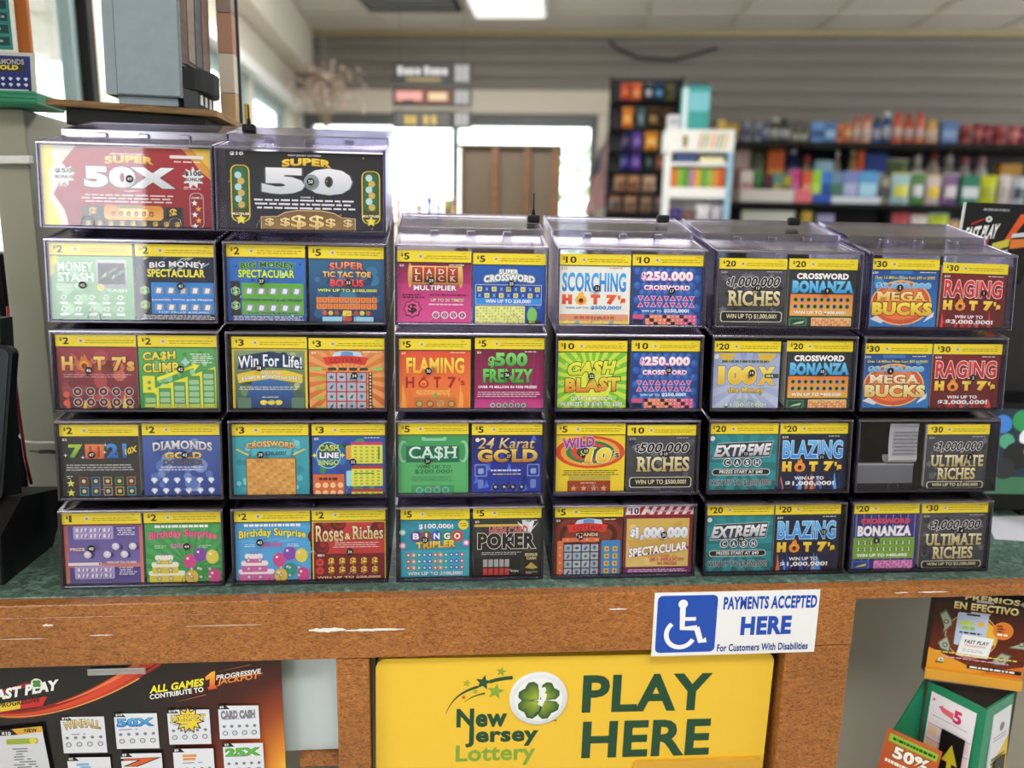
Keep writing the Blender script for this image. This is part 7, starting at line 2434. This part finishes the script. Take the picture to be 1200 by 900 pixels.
# ------------------------------------------------------------------ goods and furniture at the back
PRODUCTS = [
 ('T', 'box', 1.016, 0.032, 0.102, 'd8b458', 'a8803a'),
 ('T', 'box', 1.064, 0.057, 0.087, 'a88a3c', '6a5424'),
 ('T', 'can', 1.137, 0.048, 0.091, '7a7e92', '4a4c60'),
 ('T', 'can', 1.191, 0.036, 0.09, '8a8ea4', '5a5c70'),
 ('T', 'can', 1.228, 0.036, 0.086, '3c4660', '8a8ea0'),
 ('T', 'bottle', 1.268, 0.036, 0.117, '3a4232', 'b8b4a8'),
 ('T', 'bottle', 1.316, 0.052, 0.114, '2c3a30', '2a302a'),
 ('T', 'bottle', 1.366, 0.032, 0.078, '5a5c3c', '4a4a3a'),
 ('T', 'bottle', 1.404, 0.036, 0.07, '6a683e', '3a3a30'),
 ('T', 'box', 1.469, 0.056, 0.098, '6a92c8', '3a5a90'),
 ('T', 'box', 1.527, 0.052, 0.094, '4f76ac', '9ab8dc'),
 ('T', 'can', 1.572, 0.032, 0.086, 'd8865a', 'b05a3a'),
 ('T', 'can', 1.608, 0.032, 0.09, 'c86a44', 'e0a878'),
 ('T', 'bottle', 1.65, 0.036, 0.128, 'c8856a', 'b83a2a'),
 ('T', 'bottle', 1.697, 0.043, 0.132, 'd8a08a', 'c03a2c'),
 ('T', 'bottle', 1.744, 0.035, 0.124, '2c4a90', '1f3d2e'),
 ('T', 'bottle', 1.787, 0.043, 0.151, '24407a', 'c8ccd0'),
 ('T', 'bottle', 1.838, 0.043, 0.147, 'd85a3a', 'c84428'),
 ('T', 'bottle', 1.889, 0.043, 0.135, 'b8502c', 'a83020'),
 ('T', 'bottle', 1.94, 0.043, 0.143, 'd86a44', 'c84428'),
 ('T', 'bottle', 2.0, 0.062, 0.112, 'd8a878', 'd8b82c'),
 ('T', 'box', 2.074, 0.07, 0.104, '5a78b0', '8aa4cc'),
 ('T', 'can', 2.155, 0.054, 0.089, 'a85a5a', '7a2c34'),
 ('T', 'can', 2.209, 0.039, 0.092, '8a2c38', 'b86a6a'),
 ('T', 'can', 2.252, 0.038, 0.088, '7a2430', 'b05a5e'),
 ('T', 'can', 2.311, 0.058, 0.085, 'b85a60', '8a3440'),
 ('T', 'can', 2.371, 0.046, 0.084, 'b04a50', 'd08a88'),
 ('T', 'can', 2.424, 0.046, 0.08, '8e2e38', 'b86468'),
 ('M', 'box', 1.153, 0.071, 0.136, 'b8a098', '7a2a44'),
 ('M', 'bag', 1.237, 0.071, 0.128, '6a7058', '8a8c84'),
 ('M', 'box', 1.316, 0.079, 0.132, 'd8662c', 'd8a83a'),
 ('M', 'bottle', 1.4, 0.079, 0.164, '1e2a52', 'b8b8c8'),
 ('M', 'bottle', 1.472, 0.05, 0.103, 'b89a88', 'b04a44'),
 ('M', 'box', 1.553, 0.087, 0.078, 'a8d0e4', 'c8c4c0'),
 ('M', 'bottle', 1.615, 0.029, 0.155, '9a8a78', 'e0dcd0'),
 ('M', 'bottle', 1.691, 0.033, 0.159, 'a88a50', 'e8e4b0'),
 ('M', 'box', 1.718, 0.045, 0.142, 'd85a2c', 'b8441c'),
 ('M', 'box', 1.8, 0.102, 0.114, '28408a', 'd0ccc8'),
 ('M', 'bag', 1.884, 0.049, 0.086, '6a7a4c', 'a8aca0'),
 ('M', 'bag', 1.939, 0.053, 0.086, '7e8a60', 'c0beb4'),
 ('M', 'bottle', 2.006, 0.065, 0.114, '98948c', 'b0a8a0'),
 ('M', 'bottle', 2.083, 0.065, 0.13, 'a89a90', '7a2430'),
 ('M', 'bottle', 2.155, 0.065, 0.117, '8c8884', 'a8a0a0'),
 ('M', 'bottle', 2.234, 0.068, 0.109, 'a49c9c', '9a5a60'),
 ('M', 'bottle', 2.312, 0.064, 0.109, 'bcb4b4', 'b08088'),
 ('M', 'box', 2.442, 0.1, 0.073, 'b8862c', '8a6424'),
 ('L', 'box', 1.145, 0.057, 0.148, 'd8ccc8', 'c08a8a'),
 ('L', 'box', 1.197, 0.04, 0.144, '3c7a3c', '2a5a30'),
 ('L', 'box', 1.246, 0.04, 0.132, '5a2a3e', '3a2030'),
 ('L', 'box', 1.29, 0.04, 0.136, '5a9088', 'b8a040'),
 ('L', 'box', 1.335, 0.04, 0.124, 'a8a044', '6a6a30'),
 ('L', 'bag', 1.379, 0.048, 0.151, 'd8449a', 'e07ab8'),
 ('L', 'box', 1.427, 0.04, 0.143, 'd8583c', 'e8a088'),
 ('L', 'box', 1.473, 0.044, 0.151, '94c83a', 'b8e05a'),
 ('L', 'box', 1.515, 0.04, 0.147, '3a7ad0', '2a50a0'),
 ('L', 'box', 1.567, 0.056, 0.147, '6a88a8', '4a7a6a'),
 ('L', 'box', 1.633, 0.068, 0.151, '7a86c0', 'b0b4d8'),
 ('L', 'box', 1.714, 0.087, 0.151, '5a9ad0', 'a8d4ec'),
 ('L', 'bag', 1.799, 0.043, 0.127, 'a09888', '3a3a38'),
 ('L', 'bag', 1.872, 0.087, 0.142, 'a8ccd4', 'd8d44a'),
 ('L', 'bag', 1.95, 0.063, 0.146, '5a8a4c', 'd8d8e0'),
 ('L', 'bag', 2.023, 0.066, 0.134, 'd8c8c8', 'e8c82c'),
 ('L', 'bag', 2.101, 0.074, 0.142, '8a6a9a', 'd8d4dc'),
 ('L', 'box', 2.185, 0.078, 0.137, '2a7a64', 'd4dce4'),
 ('L', 'bag', 2.27, 0.085, 0.137, 'c8d030', 'a8b02a'),
 ('L', 'bag', 2.347, 0.054, 0.141, 'd8d0d0', 'b8b0b4'),
 ('L', 'bag', 2.411, 0.065, 0.137, 'b8c0cc', '3a4452'),
 ('B', 'box', 1.261, 0.245, 0.157, 'c8ccc0', '8a9a84'),
 ('B', 'box', 1.443, 0.045, 0.158, 'b89a3a', '6a5a2a'),
 ('B', 'bag', 1.536, 0.085, 0.146, '9a96c0', '3a3a5a'),
 ('B', 'bag', 1.89, 0.079, 0.157, 'b84a54', '7a2a34'),
 ('B', 'bag', 1.977, 0.079, 0.149, 'd8ccc8', 'b8686a'),
 ('B', 'bag', 2.066, 0.091, 0.157, 'b8c83c', '7aa8c0'),
 ('B', 'bag', 2.141, 0.051, 0.124, 'd8a878', 'b8b0a0'),
]
SNACKS = [
 (0.54, 2.125, 0.047, 0.079, 'b84a3a', 'd8683a'),
 (0.591, 2.125, 0.047, 0.079, 'd8623a', 'e89a5a'),
 (0.646, 2.126, 0.039, 0.079, '26283a', 'b0b0bc'),
 (0.693, 2.126, 0.047, 0.079, '1e2a48', '4a80b0'),
 (0.744, 2.126, 0.039, 0.079, '5a5a2a', '3a3a20'),
 (0.556, 2.004, 0.051, 0.091, 'd87a34', 'e8a84a'),
 (0.617, 2.004, 0.039, 0.091, '4a6068', '6a828a'),
 (0.674, 2.005, 0.051, 0.091, '3c2a18', '8a6a3a'),
 (0.735, 2.005, 0.055, 0.091, '4a3418', '2a2014'),
 (0.555, 1.904, 0.04, 0.085, '2e2a50', '4a3a6a'),
 (0.603, 1.904, 0.048, 0.085, '5a4496', '7a62b0'),
 (0.67, 1.905, 0.063, 0.085, 'd88a2c', 'e8b45a'),
 (0.553, 1.811, 0.044, 0.082, '24286a', '3a4090'),
 (0.603, 1.811, 0.048, 0.082, '553a90', '7a5ab0'),
 (0.665, 1.812, 0.044, 0.081, '243430', '3a5048'),
 (0.717, 1.813, 0.044, 0.081, '6a4030', '9a5a4a'),
 (0.536, 1.716, 0.056, 0.075, 'a8785a', '6a4a34'),
 (0.6, 1.717, 0.056, 0.075, 'b08060', '6a4030'),
 (0.67, 1.718, 0.06, 0.075, 'b89a80', '8a6a50'),
 (0.516, 1.621, 0.057, 0.076, '8a6a58', '4a3a34'),
 (0.587, 1.622, 0.06, 0.076, 'a07a60', '5a4438'),
 (0.661, 1.624, 0.056, 0.075, '8c7058', '5a4a3a'),
 (0.725, 1.625, 0.048, 0.075, '7a6a66', '4a4040'),
]
COLNAMES = (('black', (0.02, 0.02, 0.02)), ('white', (0.7, 0.7, 0.7)), ('grey', (0.22, 0.22, 0.22)), ('red', (0.45, 0.05, 0.05)), ('maroon', (0.12, 0.02, 0.03)), ('orange', (0.7, 0.2, 0.04)), ('yellow', (0.7, 0.55, 0.05)), ('tan', (0.5, 0.35, 0.2)), ('brown', (0.14, 0.07, 0.03)), ('olive', (0.13, 0.13, 0.04)), ('green', (0.05, 0.25, 0.07)), ('lime', (0.45, 0.62, 0.06)), ('teal', (0.05, 0.25, 0.22)), ('blue', (0.07, 0.18, 0.5)), ('navy', (0.02, 0.03, 0.12)), ('light blue', (0.35, 0.6, 0.75)), ('purple', (0.13, 0.06, 0.32)), ('lavender', (0.32, 0.3, 0.5)), ('pink', (0.68, 0.1, 0.4)), ('rose', (0.45, 0.2, 0.2)))
def cname(h):
    c = hx(h)
    return min(COLNAMES, key=lambda k: sum((math.sqrt(a) - math.sqrt(b)) ** 2 for a, b in zip(k[1], c)))[0]
ORD = ['', 'first', 'second', 'third', 'fourth', 'fifth', 'sixth', 'seventh', 'eighth', 'ninth', 'tenth', 'eleventh', 'twelfth', 'thirteenth', 'fourteenth', 'fifteenth', 'sixteenth', 'seventeenth', 'eighteenth', 'nineteenth', 'twentieth', 'twenty-first', 'twenty-second', 'twenty-third', 'twenty-fourth', 'twenty-fifth', 'twenty-sixth', 'twenty-seventh', 'twenty-eighth']

def product(kind, w, h, c1, c2, label, loc, group, depth=None):
    d = depth or min(0.06, max(0.03, w))
    a, b = hx(c1), hx(c2)
    nm = {'box': 'product_box', 'can': 'product_can', 'bottle': 'product_bottle', 'bag': 'product_bag'}[kind]
    t = thing(nm, label, {'box': 'box', 'can': 'can', 'bottle': 'bottle', 'bag': 'bag'}[kind], loc, BROT, group)
    if kind == 'box':
        MB().box(-w / 2, w / 2, 0, d, 0, h, a, bev=0.0015).build('carton', M['pack'], t)
        MB().box(-w * 0.46, w * 0.46, -0.0012, -0.0002, h * 0.25, h * 0.62, b).build('label', M['pack'], t)
    elif kind == 'can':
        r = w / 2
        MB().lathe([(r * 0.9, 0), (r, 0.004), (r, h - 0.008), (r * 0.93, h - 0.003), (r * 0.93, h)], 0, r, 18, a).build('can_body', M['pack'], t)
        MB().lathe([(r * 1.012, h * 0.3), (r * 1.012, h * 0.75)], 0, r, 18, b).build('label', M['pack'], t)
        MB().lathe([(r * 0.9, h - 0.0005), (r * 0.9, h + 0.003), (r * 0.3, h + 0.003)], 0, r, 18, b).build('lid', M['pack'], t)
    elif kind == 'bottle':
        r = w / 2
        MB().lathe([(r * 0.92, 0), (r, 0.006), (r, h * 0.62), (r * 0.85, h * 0.72), (r * 0.5, h * 0.79), (r * 0.45, h * 0.84)], 0, r, 18, a).build('bottle_body', M['pack'], t)
        MB().lathe([(r * 0.52, h * 0.82), (r * 0.56, h * 0.84), (r * 0.56, h * 0.98), (r * 0.4, h)], 0, r, 14, b).build('cap', M['pack'], t)
        MB().lathe([(r * 1.015, h * 0.18), (r * 1.015, h * 0.55)], 0, r, 18, tuple(x * 0.4 + 0.35 for x in a[:3]) + (1,)).build('label', M['pack'], t)
    else:
        mb = MB()
        n, m = 8, 8
        dd = d * 0.5
        def P_(i, j, s):
            u, v = i / n, j / m
            k = math.sin(PI * u) ** 0.6 * math.sin(PI * min(1, max(0, (v - 0.06) / 0.88))) ** 0.6 if 0.06 < v < 0.94 else 0
            pinch = 1 - 0.05 * math.sin(PI * v)
            return Vector(((u - 0.5) * w * pinch, dd + s * (0.0008 + dd * 0.9 * k), v * h))
        for s in (-1, 1):
            for i in range(n):
                for j in range(m):
                    q = [P_(i, j, s), P_(i + 1, j, s), P_(i + 1, j + 1, s), P_(i, j + 1, s)]
                    f = mb.face(q if s < 0 else q[::-1], b if 2 <= j <= 4 and 1 <= i <= 6 else a)
                    f.smooth = True
        mb.build('pouch', M['pack'], t, fix=False)
        MB().box(-w / 2, w / 2, dd - 0.001, dd + 0.001, h * 0.995, h * 1.03, b).build('crimped_top', M['pack'], t)
    return t

# long shelf unit along the back wall
t = thing('wall_shelf_unit', 'black long shelf unit full of goods on the slatted back wall', 'shelf unit', back(1.06, -0.12, 0), BROT)
for z, y0 in ((1.962, -0.29), (1.681, -0.31), (1.484, -0.33)):
    MB().box(0.0, 1.75, y0, 0.09, z - 0.022, z - 0.001, bev=0.002).build('shelf_board', M['black'], t)
MB().box(-0.008, 1.758, 0.09, 0.105, 0.4, 1.98, bev=0.002).build('back_board', M['dark'], t)
for x in (0.0, 0.87, 1.73):
    MB().box(x, x + 0.02, 0.06, 0.0895, 0.0, 1.939, bev=0.002).build('upright', M['black'], t)
MB().box(0.0, 1.75, -0.33, 0.09, 0.0, 0.35, bev=0.004).build('base', M['dark'], t)
SHN = {'T': ('top', -0.35, 1.9625), 'M': ('middle', -0.22, 1.6815), 'L': ('middle', -0.385, 1.6815), 'B': ('lowest visible', -0.385, 1.4845)}
cnt = {}
last = {}
for (s, kind, x, w, h, c1, c2) in PRODUCTS:
    cnt[s] = cnt.get(s, 0) + 1
    nm, d, z = SHN[s]
    if s == 'M': h += 0.135
    if s == 'B': h = max(0.05, h)
    xl = last.get(s, -9)
    if x - w / 2 < xl + 0.001:
        w2 = x + w / 2 - xl - 0.001
        x, w = x + (w - w2) / 2, w2
    last[s] = x + w / 2
    a, b = cname(c1), cname(c2)
    colr = a if a == b else a + ' and ' + b
    where = {'T': 'on the top back shelf, %s from its left', 'M': 'in the middle shelf rear row, %s from left', 'L': 'in the middle shelf front row, %s from left', 'B': 'on the lowest visible shelf, %s from left'}[s] % ORD[cnt[s]]
    dep = 0.05 if s != 'M' else 0.06
    product(kind, w, h, c1, c2, '%s %s %s' % (colr, kind, where), back(x, d, z), 'goods on the %s' % {'T': 'top back shelf', 'M': 'middle back shelf, rear row', 'L': 'middle back shelf, front row', 'B': 'lowest visible back shelf'}[s], dep)
for (x0, x1, z1, c, lab) in ((1.112, 1.36, 0.058, 'd4d0cc', 'white shallow tray front at the left end of the middle shelf'), (1.363, 1.442, 0.058, 'd8707a', 'pink and red tray front beside the white one on the middle shelf'), (1.447, 1.532, 0.04, '2c50a8', 'blue tray front under the lime and blue boxes'), (1.537, 1.76, 0.03, 'c4ccd8', 'pale tray front under the blue boxes on the middle shelf')):
    t = thing('display_tray', lab, 'tray', back(x0, -0.43, 1.6815), BROT, 'tray fronts on the middle shelf')
    MB().box(0, x1 - x0, 0.0, 0.004, 0.0, z1, hx(c), bev=0.001).build('front', M['pack'], t)
    MB().box(0, x1 - x0, 0.0045, 0.042, 0.0, 0.003, hx(c)).build('base', M['pack'], t)

# snack rack at the window's right side
t = thing('snack_rack', 'dark wire rack of snack bags beside the back window', 'rack', back(0.47, -0.44, 0), BROT)
for x in (0.0, 0.335):
    MB().box(x, x + 0.01, 0.03, 0.04, 0.0, 2.25, bev=0.002).build('upright', M['black'], t)
MB().box(0.0, 0.345, -0.12, 0.12, 0.0, 0.03, bev=0.004).build('base', M['black'], t)
MB().box(0.0, 0.345, 0.041, 0.046, 1.5, 2.24, bev=0.001).build('back_panel', M['dark'], t)
zs = {}
SN = []
for (x, z, w, h, c1, c2) in SNACKS:
    SN.append((x, round(z, 1), z, w, h, c1, c2))
rows_ = []
for (x, z, w, h, c1, c2) in SNACKS:
    for r_ in rows_:
        if abs(r_[0] - z) < 0.03:
            r_[1].append((x, w, h, c1, c2))
            break
    else:
        rows_.append([z, [(x, w, h, c1, c2)]])
for ri, (z, items) in enumerate(rows_):
    MB().box(0.0, 0.345, -0.075, 0.0295, z - 0.006, z - 0.0005, bev=0.001).build('wire_shelf', M['black'], t)
    for k, (x, w, h, c1, c2) in enumerate(items):
        a, b = cname(c1), cname(c2)
        colr = a if a == b else a + ' and ' + b
        product('bag', w, h * 1.0, c1, c2, '%s snack bag, %s row of the wire rack, %s from left' % (colr, ['top', 'second', 'third', 'fourth', 'fifth', 'lowest visible'][ri], ORD[k + 1]), back(x, -0.505, z + 0.0005), 'snack bags on the wire rack', 0.05)
# white counter display of small packs with teal carton on top
t = thing('pack_display', 'white display rack of small orange and green packs in front of the shelves', 'display rack', back(0.69, -0.9, 0), BROT)
MB().box(0.0, 0.285, 0.0, 0.13, 1.86, 1.95, bev=0.003).build('header', M['white'], t)
MB().box(0.012, 0.03, 0.0, 0.13, 1.2, 1.86, bev=0.002).build('side_post', M['white'], t)
MB().box(0.262, 0.285, 0.0, 0.13, 1.2, 1.86, bev=0.002).build('side_post', plain('pale_blue_side', '8fb4cc', 0.5), t)
MB().box(0.03, 0.262, 0.12, 0.13, 1.2, 1.86).build('back', M['white'], t)
MB().box(0.03, 0.262, 0.0, 0.12, 1.672, 1.716, bev=0.002).build('shelf', M['white'], t)
MB().box(0.03, 0.262, 0.0, 0.12, 1.803, 1.818, bev=0.002).build('shelf', M['white'], t)
MB().box(0.0, 0.29, -0.01, 0.14, 1.52, 1.57, bev=0.004).build('shelf', M['white'], t)
MB().box(0.02, 0.27, 0.02, 0.13, 0.0, 1.2, bev=0.004).build('pedestal', M['dark'], t)
A = Art(0.285, 0.09, t)
mb = MB()
for k in range(6):
    x = 0.135 + k * 0.02
    mb.face([(x, -0.0006, 1.875), (x + 0.009, -0.0006, 1.875), (x + 0.022, -0.0006, 1.935), (x + 0.013, -0.0006, 1.935)], hx(['d8783a', '5aa04a', 'd8a84a'][k % 3]))
mb.build('header_stripes', M['pack'], t, fix=False)
MB().box(0.072, 0.092, -0.0014, -0.0004, 1.88, 1.925, hx('8a7a3a'), bev=0.0003).build('header_emblem', M['pack'], t)
for k in range(9):
    c = ['d8762c', '8ab03a', '5a9a3a', 'b07a9a', 'd8a83a', '6aa04a', '9ab84a', 'd88a3a', 'c8602c'][k]
    tag(place(MB().box(0.0, 0.021, 0.0, 0.04, 0.0, 0.076, hx(c), bev=0.001).build('small_pack', M['pack']), back(0.725 + k * 0.0248, -0.895, 1.7165), BROT), '%s small pack on the white display, %s from its left' % (cname(c), ORD[k + 1]), 'pack', 'small packs on the white display')
for x0, x1, z0, h, c, lab in ((0.735, 0.825, 1.8185, 0.036, '3a4a78', 'dark blue flat pack on the upper ledge of the white display'), (0.84, 0.94, 1.8185, 0.022, 'e0d8b0', 'cream flat pack on the upper ledge of the white display')):
    tag(place(MB().box(0, x1 - x0, 0, 0.06, 0, h, hx(c), bev=0.001).build('flat_pack', M['pack']), back(x0, -0.89, z0), BROT), lab, 'pack')
for x0, w, h, c, lab in ((0.722, 0.06, 0.06, '3a2a6a', 'purple pouch low on the white display'), (0.785, 0.05, 0.05, '6a4a48', 'brownish pouch low on the white display'), (0.84, 0.06, 0.075, 'c8c4cc', 'whitish pouch low on the white display'), (0.905, 0.05, 0.07, 'b0acb8', 'pale grey pouch low on the white display')):
    product('bag', w, h, c, c, lab, back(x0 + w / 2, -0.895, 1.5705), 'pouches low on the white display', 0.05)
t = thing('teal_carton', 'tall teal and white carton with dark top on the white display rack', 'carton', back(0.755, -0.88, 1.9505), BROT)
MB().box(0.0, 0.112, 0.0, 0.08, 0.0, 0.175, hx('3a9a98'), bev=0.002).build('carton', M['pack'], t)
MB().box(0.0, 0.022, -0.0012, -0.0002, 0.0, 0.165, hx('cfe4ea')).build('pale_side', M['pack'], t)
MB().box(0.026, 0.11, -0.0012, -0.0002, 0.075, 0.15, hx('7ac0cc')).build('label', M['pack'], t)
MB().box(0.02, 0.1, 0.01, 0.07, 0.1755, 0.188, hx('3a4450'), bev=0.002).build('lid', M['pack'], t)
t = thing('white_carton', 'small white carton beside the teal one on the white display rack', 'carton', back(0.70, -0.88, 1.9505), BROT)
MB().box(0.0, 0.05, 0.0, 0.06, 0.0, 0.06, hx('d0d0d4'), bev=0.002).build('carton', M['pack'], t)
MB().box(0.005, 0.045, -0.001, -0.0002, 0.02, 0.045, hx('a8acb4')).build('label', M['pack'], t)

# brown panelled cabinet standing before the back window
t = thing('wood_cabinet', 'brown panelled back of a cabinet in front of the back window', 'cabinet', back(-0.112, -1.3, 0), BROT)
MB().box(0.0, 0.374, 0.0, 0.3, 0.0, 1.825, bev=0.003).build('body', M['cabinet'], t)
for x in (0.0, 0.118, 0.238, 0.345):
    MB().box(x, x + (0.028 if x else 0.012), -0.012, -0.0005, 0.0, 1.825, bev=0.002).build('batten', M['batten'], t)
MB().box(-0.006, 0.38, -0.014, 0.306, 1.8255, 1.838, bev=0.003).build('top', M['cabinet'], t)

# hanging menu sign of three tiers
t = thing('hanging_sign', 'black three tier picture sign hanging in front of the back window', 'sign', back(-0.465, -0.9, 1.945), BROT)
ms2, ns2, bs2 = new_mat('sign_picture')
at = ns2.nodes.new('ShaderNodeAttribute')
at.attribute_name = 'Col'
ns2.links.new(at.outputs['Color'], bs2.inputs['Base Color'])
ns2.links.new(at.outputs['Color'], bs2.inputs['Emission Color'])
bs2.inputs['Emission Strength'].default_value = 0.12
for k, z in enumerate((0.0, 0.09, 0.178)):
    h = (0.072, 0.072, 0.085)[k]
    mb = MB().box(0.0, 0.335, 0.0, 0.03, z, z + h, bev=0.003)
    tier = mb.build('tier', M['dark'], t)
    A = Art(0.335, h, tier, ms2)
    A.z = 0.0003 
    A.mb, A.name = MB(), 'picture'
    def Q(u0, v0, u1, v1, c):
        A.up()
        A.mb.face([(u * 0.335, -A.z, z + v * h) for u, v in ((u0, v0), (u1, v0), (u1, v1), (u0, v1))], hx(c))
    if k == 2:
        Q(0.03, 0.08, 0.74, 0.92, '131316')
        for j, (a_, b_) in enumerate(((0.07, 0.13), (0.15, 0.21), (0.22, 0.28), (0.3, 0.36), (0.41, 0.47), (0.49, 0.55), (0.56, 0.62), (0.64, 0.7))):
            Q(a_, 0.42, b_, 0.72 + 0.1 * (j % 4 == 0), 'b8b8bc')
        Q(0.18, 0.12, 0.62, 0.26, '8a7a4a')
    elif k == 1:
        Q(0.02, 0.1, 0.76, 0.92, '5a2a1c')
        Q(0.05, 0.3, 0.38, 0.8, 'c88a88')
        Q(0.14, 0.1, 0.28, 0.35, '2a1a18')
        Q(0.46, 0.3, 0.7, 0.75, 'c0a888')
    else:
        Q(0.03, 0.1, 0.74, 0.9, '4a4a46')
        for x in (0.16, 0.24, 0.4, 0.5):
            Q(x, 0.2, x + 0.06, 0.7, 'b89a4a')
    Q(0.79, 0.06, 0.985, 0.94, '55565a')
    for j in range(3):
        Q(0.81 + j * 0.06, 0.14, 0.845 + j * 0.06, 0.86, '9a9ca0')
    A.flush()
for x in (0.03, 0.30):
    MB().tube([(x, 0.015, -0.0), (x, 0.015, CEIL - 1.945)], 0.0008, 6).build('hanger', M['dark'], t)
# small goods on a sill display before the window
t = thing('sill_counter', 'pale low display counter below the left part of the back window', 'counter', back(-0.42, -1.34, 0), BROT)
MB().box(0.0, 0.30, 0.0, 0.22, 1.545, 1.555, bev=0.003).build('top', M['cream'], t)
MB().box(0.01, 0.29, 0.01, 0.21, 0.0, 1.5445, bev=0.003).build('body', M['cream'], t)
for k, (x, h, kind, c1, c2) in enumerate(((-0.39, 0.05, 'can', 'b8a0a0', 'd8c8c8'), (-0.355, 0.1, 'bottle', 'c88a84', 'b84a40'), (-0.315, 0.06, 'can', 'c8b4b0', 'e0d8d4'), (-0.275, 0.06, 'box', '9a8a88', 'c0b0a8'), (-0.235, 0.115, 'bottle', '2a50a0', '26407a'), (-0.2, 0.06, 'can', '7a86a0', 'a8b0c0'), (-0.165, 0.08, 'box', '8a8a50', '6a5a4a'), (-0.135, 0.09, 'bag', '6a4a50', 'a88a3a'))):
    a, b = cname(c1), cname(c2)
    product(kind, 0.028, h, c1, c2, '%s small %s on the low pale counter, %s from left' % (a if a == b else a + ' and ' + b, kind, ORD[k + 1]), back(x, -1.3, 1.5555), 'small goods before the back window', 0.028)

# flag by the window and a bunch of dried flowers
t = thing('striped_flag', 'red and white striped flag with blue corner drooping beside the back window', 'flag', back(0.50, -0.12, 0), BROT)
MB().tube([(0.02, 0, 0.9), (-0.02, 0.0, 2.03)], 0.006, 8).build('pole', M['metal'], t)
mb = MB()
def fl(u, v):
    return Vector((-0.018 - 0.085 * u * (0.35 + v) - 0.012 * (1 - v), 0.012 * math.sin(9 * u + 3 * v) - 0.01, 2.0 - 0.34 * v - 0.06 * u))
for i in range(13):
    for j in range(10):
        u0, u1, v0, v1 = i / 13, (i + 1) / 13, j / 10, (j + 1) / 10
        c = 'c8485a' if i % 2 == 0 else 'f0e8e8'
        if j < 4 and i > 5: c = '6a7488'
        f = mb.face([fl(u0, v0), fl(u1, v0), fl(u1, v1), fl(u0, v1)], hx(c))
        f.smooth = True
mf, nf, bf = new_mat('flag_cloth')
at = nf.nodes.new('ShaderNodeAttribute')
at.attribute_name = 'Col'
tl = nf.nodes.new('ShaderNodeBsdfTranslucent')
mx = nf.nodes.new('ShaderNodeMixShader')
mx.inputs[0].default_value = 0.5
nf.links.new(at.outputs['Color'], bf.inputs['Base Color'])
nf.links.new(at.outputs['Color'], tl.inputs['Color'])
nf.links.new(bf.outputs[0], mx.inputs[1])
nf.links.new(tl.outputs[0], mx.inputs[2])
nf.links.new(mx.outputs[0], nf.nodes['Material Output'].inputs[0])
fo = mb.build('cloth', mf, t, fix=False)
so = fo.modifiers.new('thickness', 'SOLIDIFY')
so.thickness = 0.0015
t = thing('dried_flowers', 'hanging bunch of pale pink dried flowers left of the sign', 'dried flowers', back(-0.93, -0.35, 2.0), BROT)
mb = MB()
for k in range(26):
    a = rng.random() * 2 * PI
    e = Vector((0.17 * math.cos(a) * rng.random(), 0.08 * math.sin(a), 0.16 + 0.15 * rng.random()))
    mb.tube([(0.005 * math.cos(a), 0.005 * math.sin(a), 0.0), tuple(e * 0.5 + Vector((0, 0, 0.02))), tuple(e)], 0.0012, 5, hx('a08a70'))
mb.build('stems', M['pack'], t, fix=False)
mb = MB()
for k in range(260):
    a = rng.random() * 2 * PI
    r_ = 0.21 * math.sqrt(rng.random())
    p = Vector((r_ * math.cos(a), 0.09 * math.sin(a) * r_ / 0.21, 0.14 + 0.2 * rng.random() - r_ * 0.3))
    u = Vector((rng.random() - .5, rng.random() - .5, rng.random() - .5)).normalized() * 0.013
    v = u.cross(Vector((0.4, 0.5, 0.7))).normalized() * 0.01
    mb.face([p - u, p - v, p + u, p + v], hx(rng.choice(['ecd4c8', 'e0c4b4', 'f0dcd2', 'd8b8a8'])))
o = mb.build('blossoms', M['pack'], t, fix=False)
MB().tube([(0, 0, 0.0), (0, 0, 0.02), (0.0, 0.0, CEIL - 2.0)], 0.0012, 5).build('string', M['cream'], t)
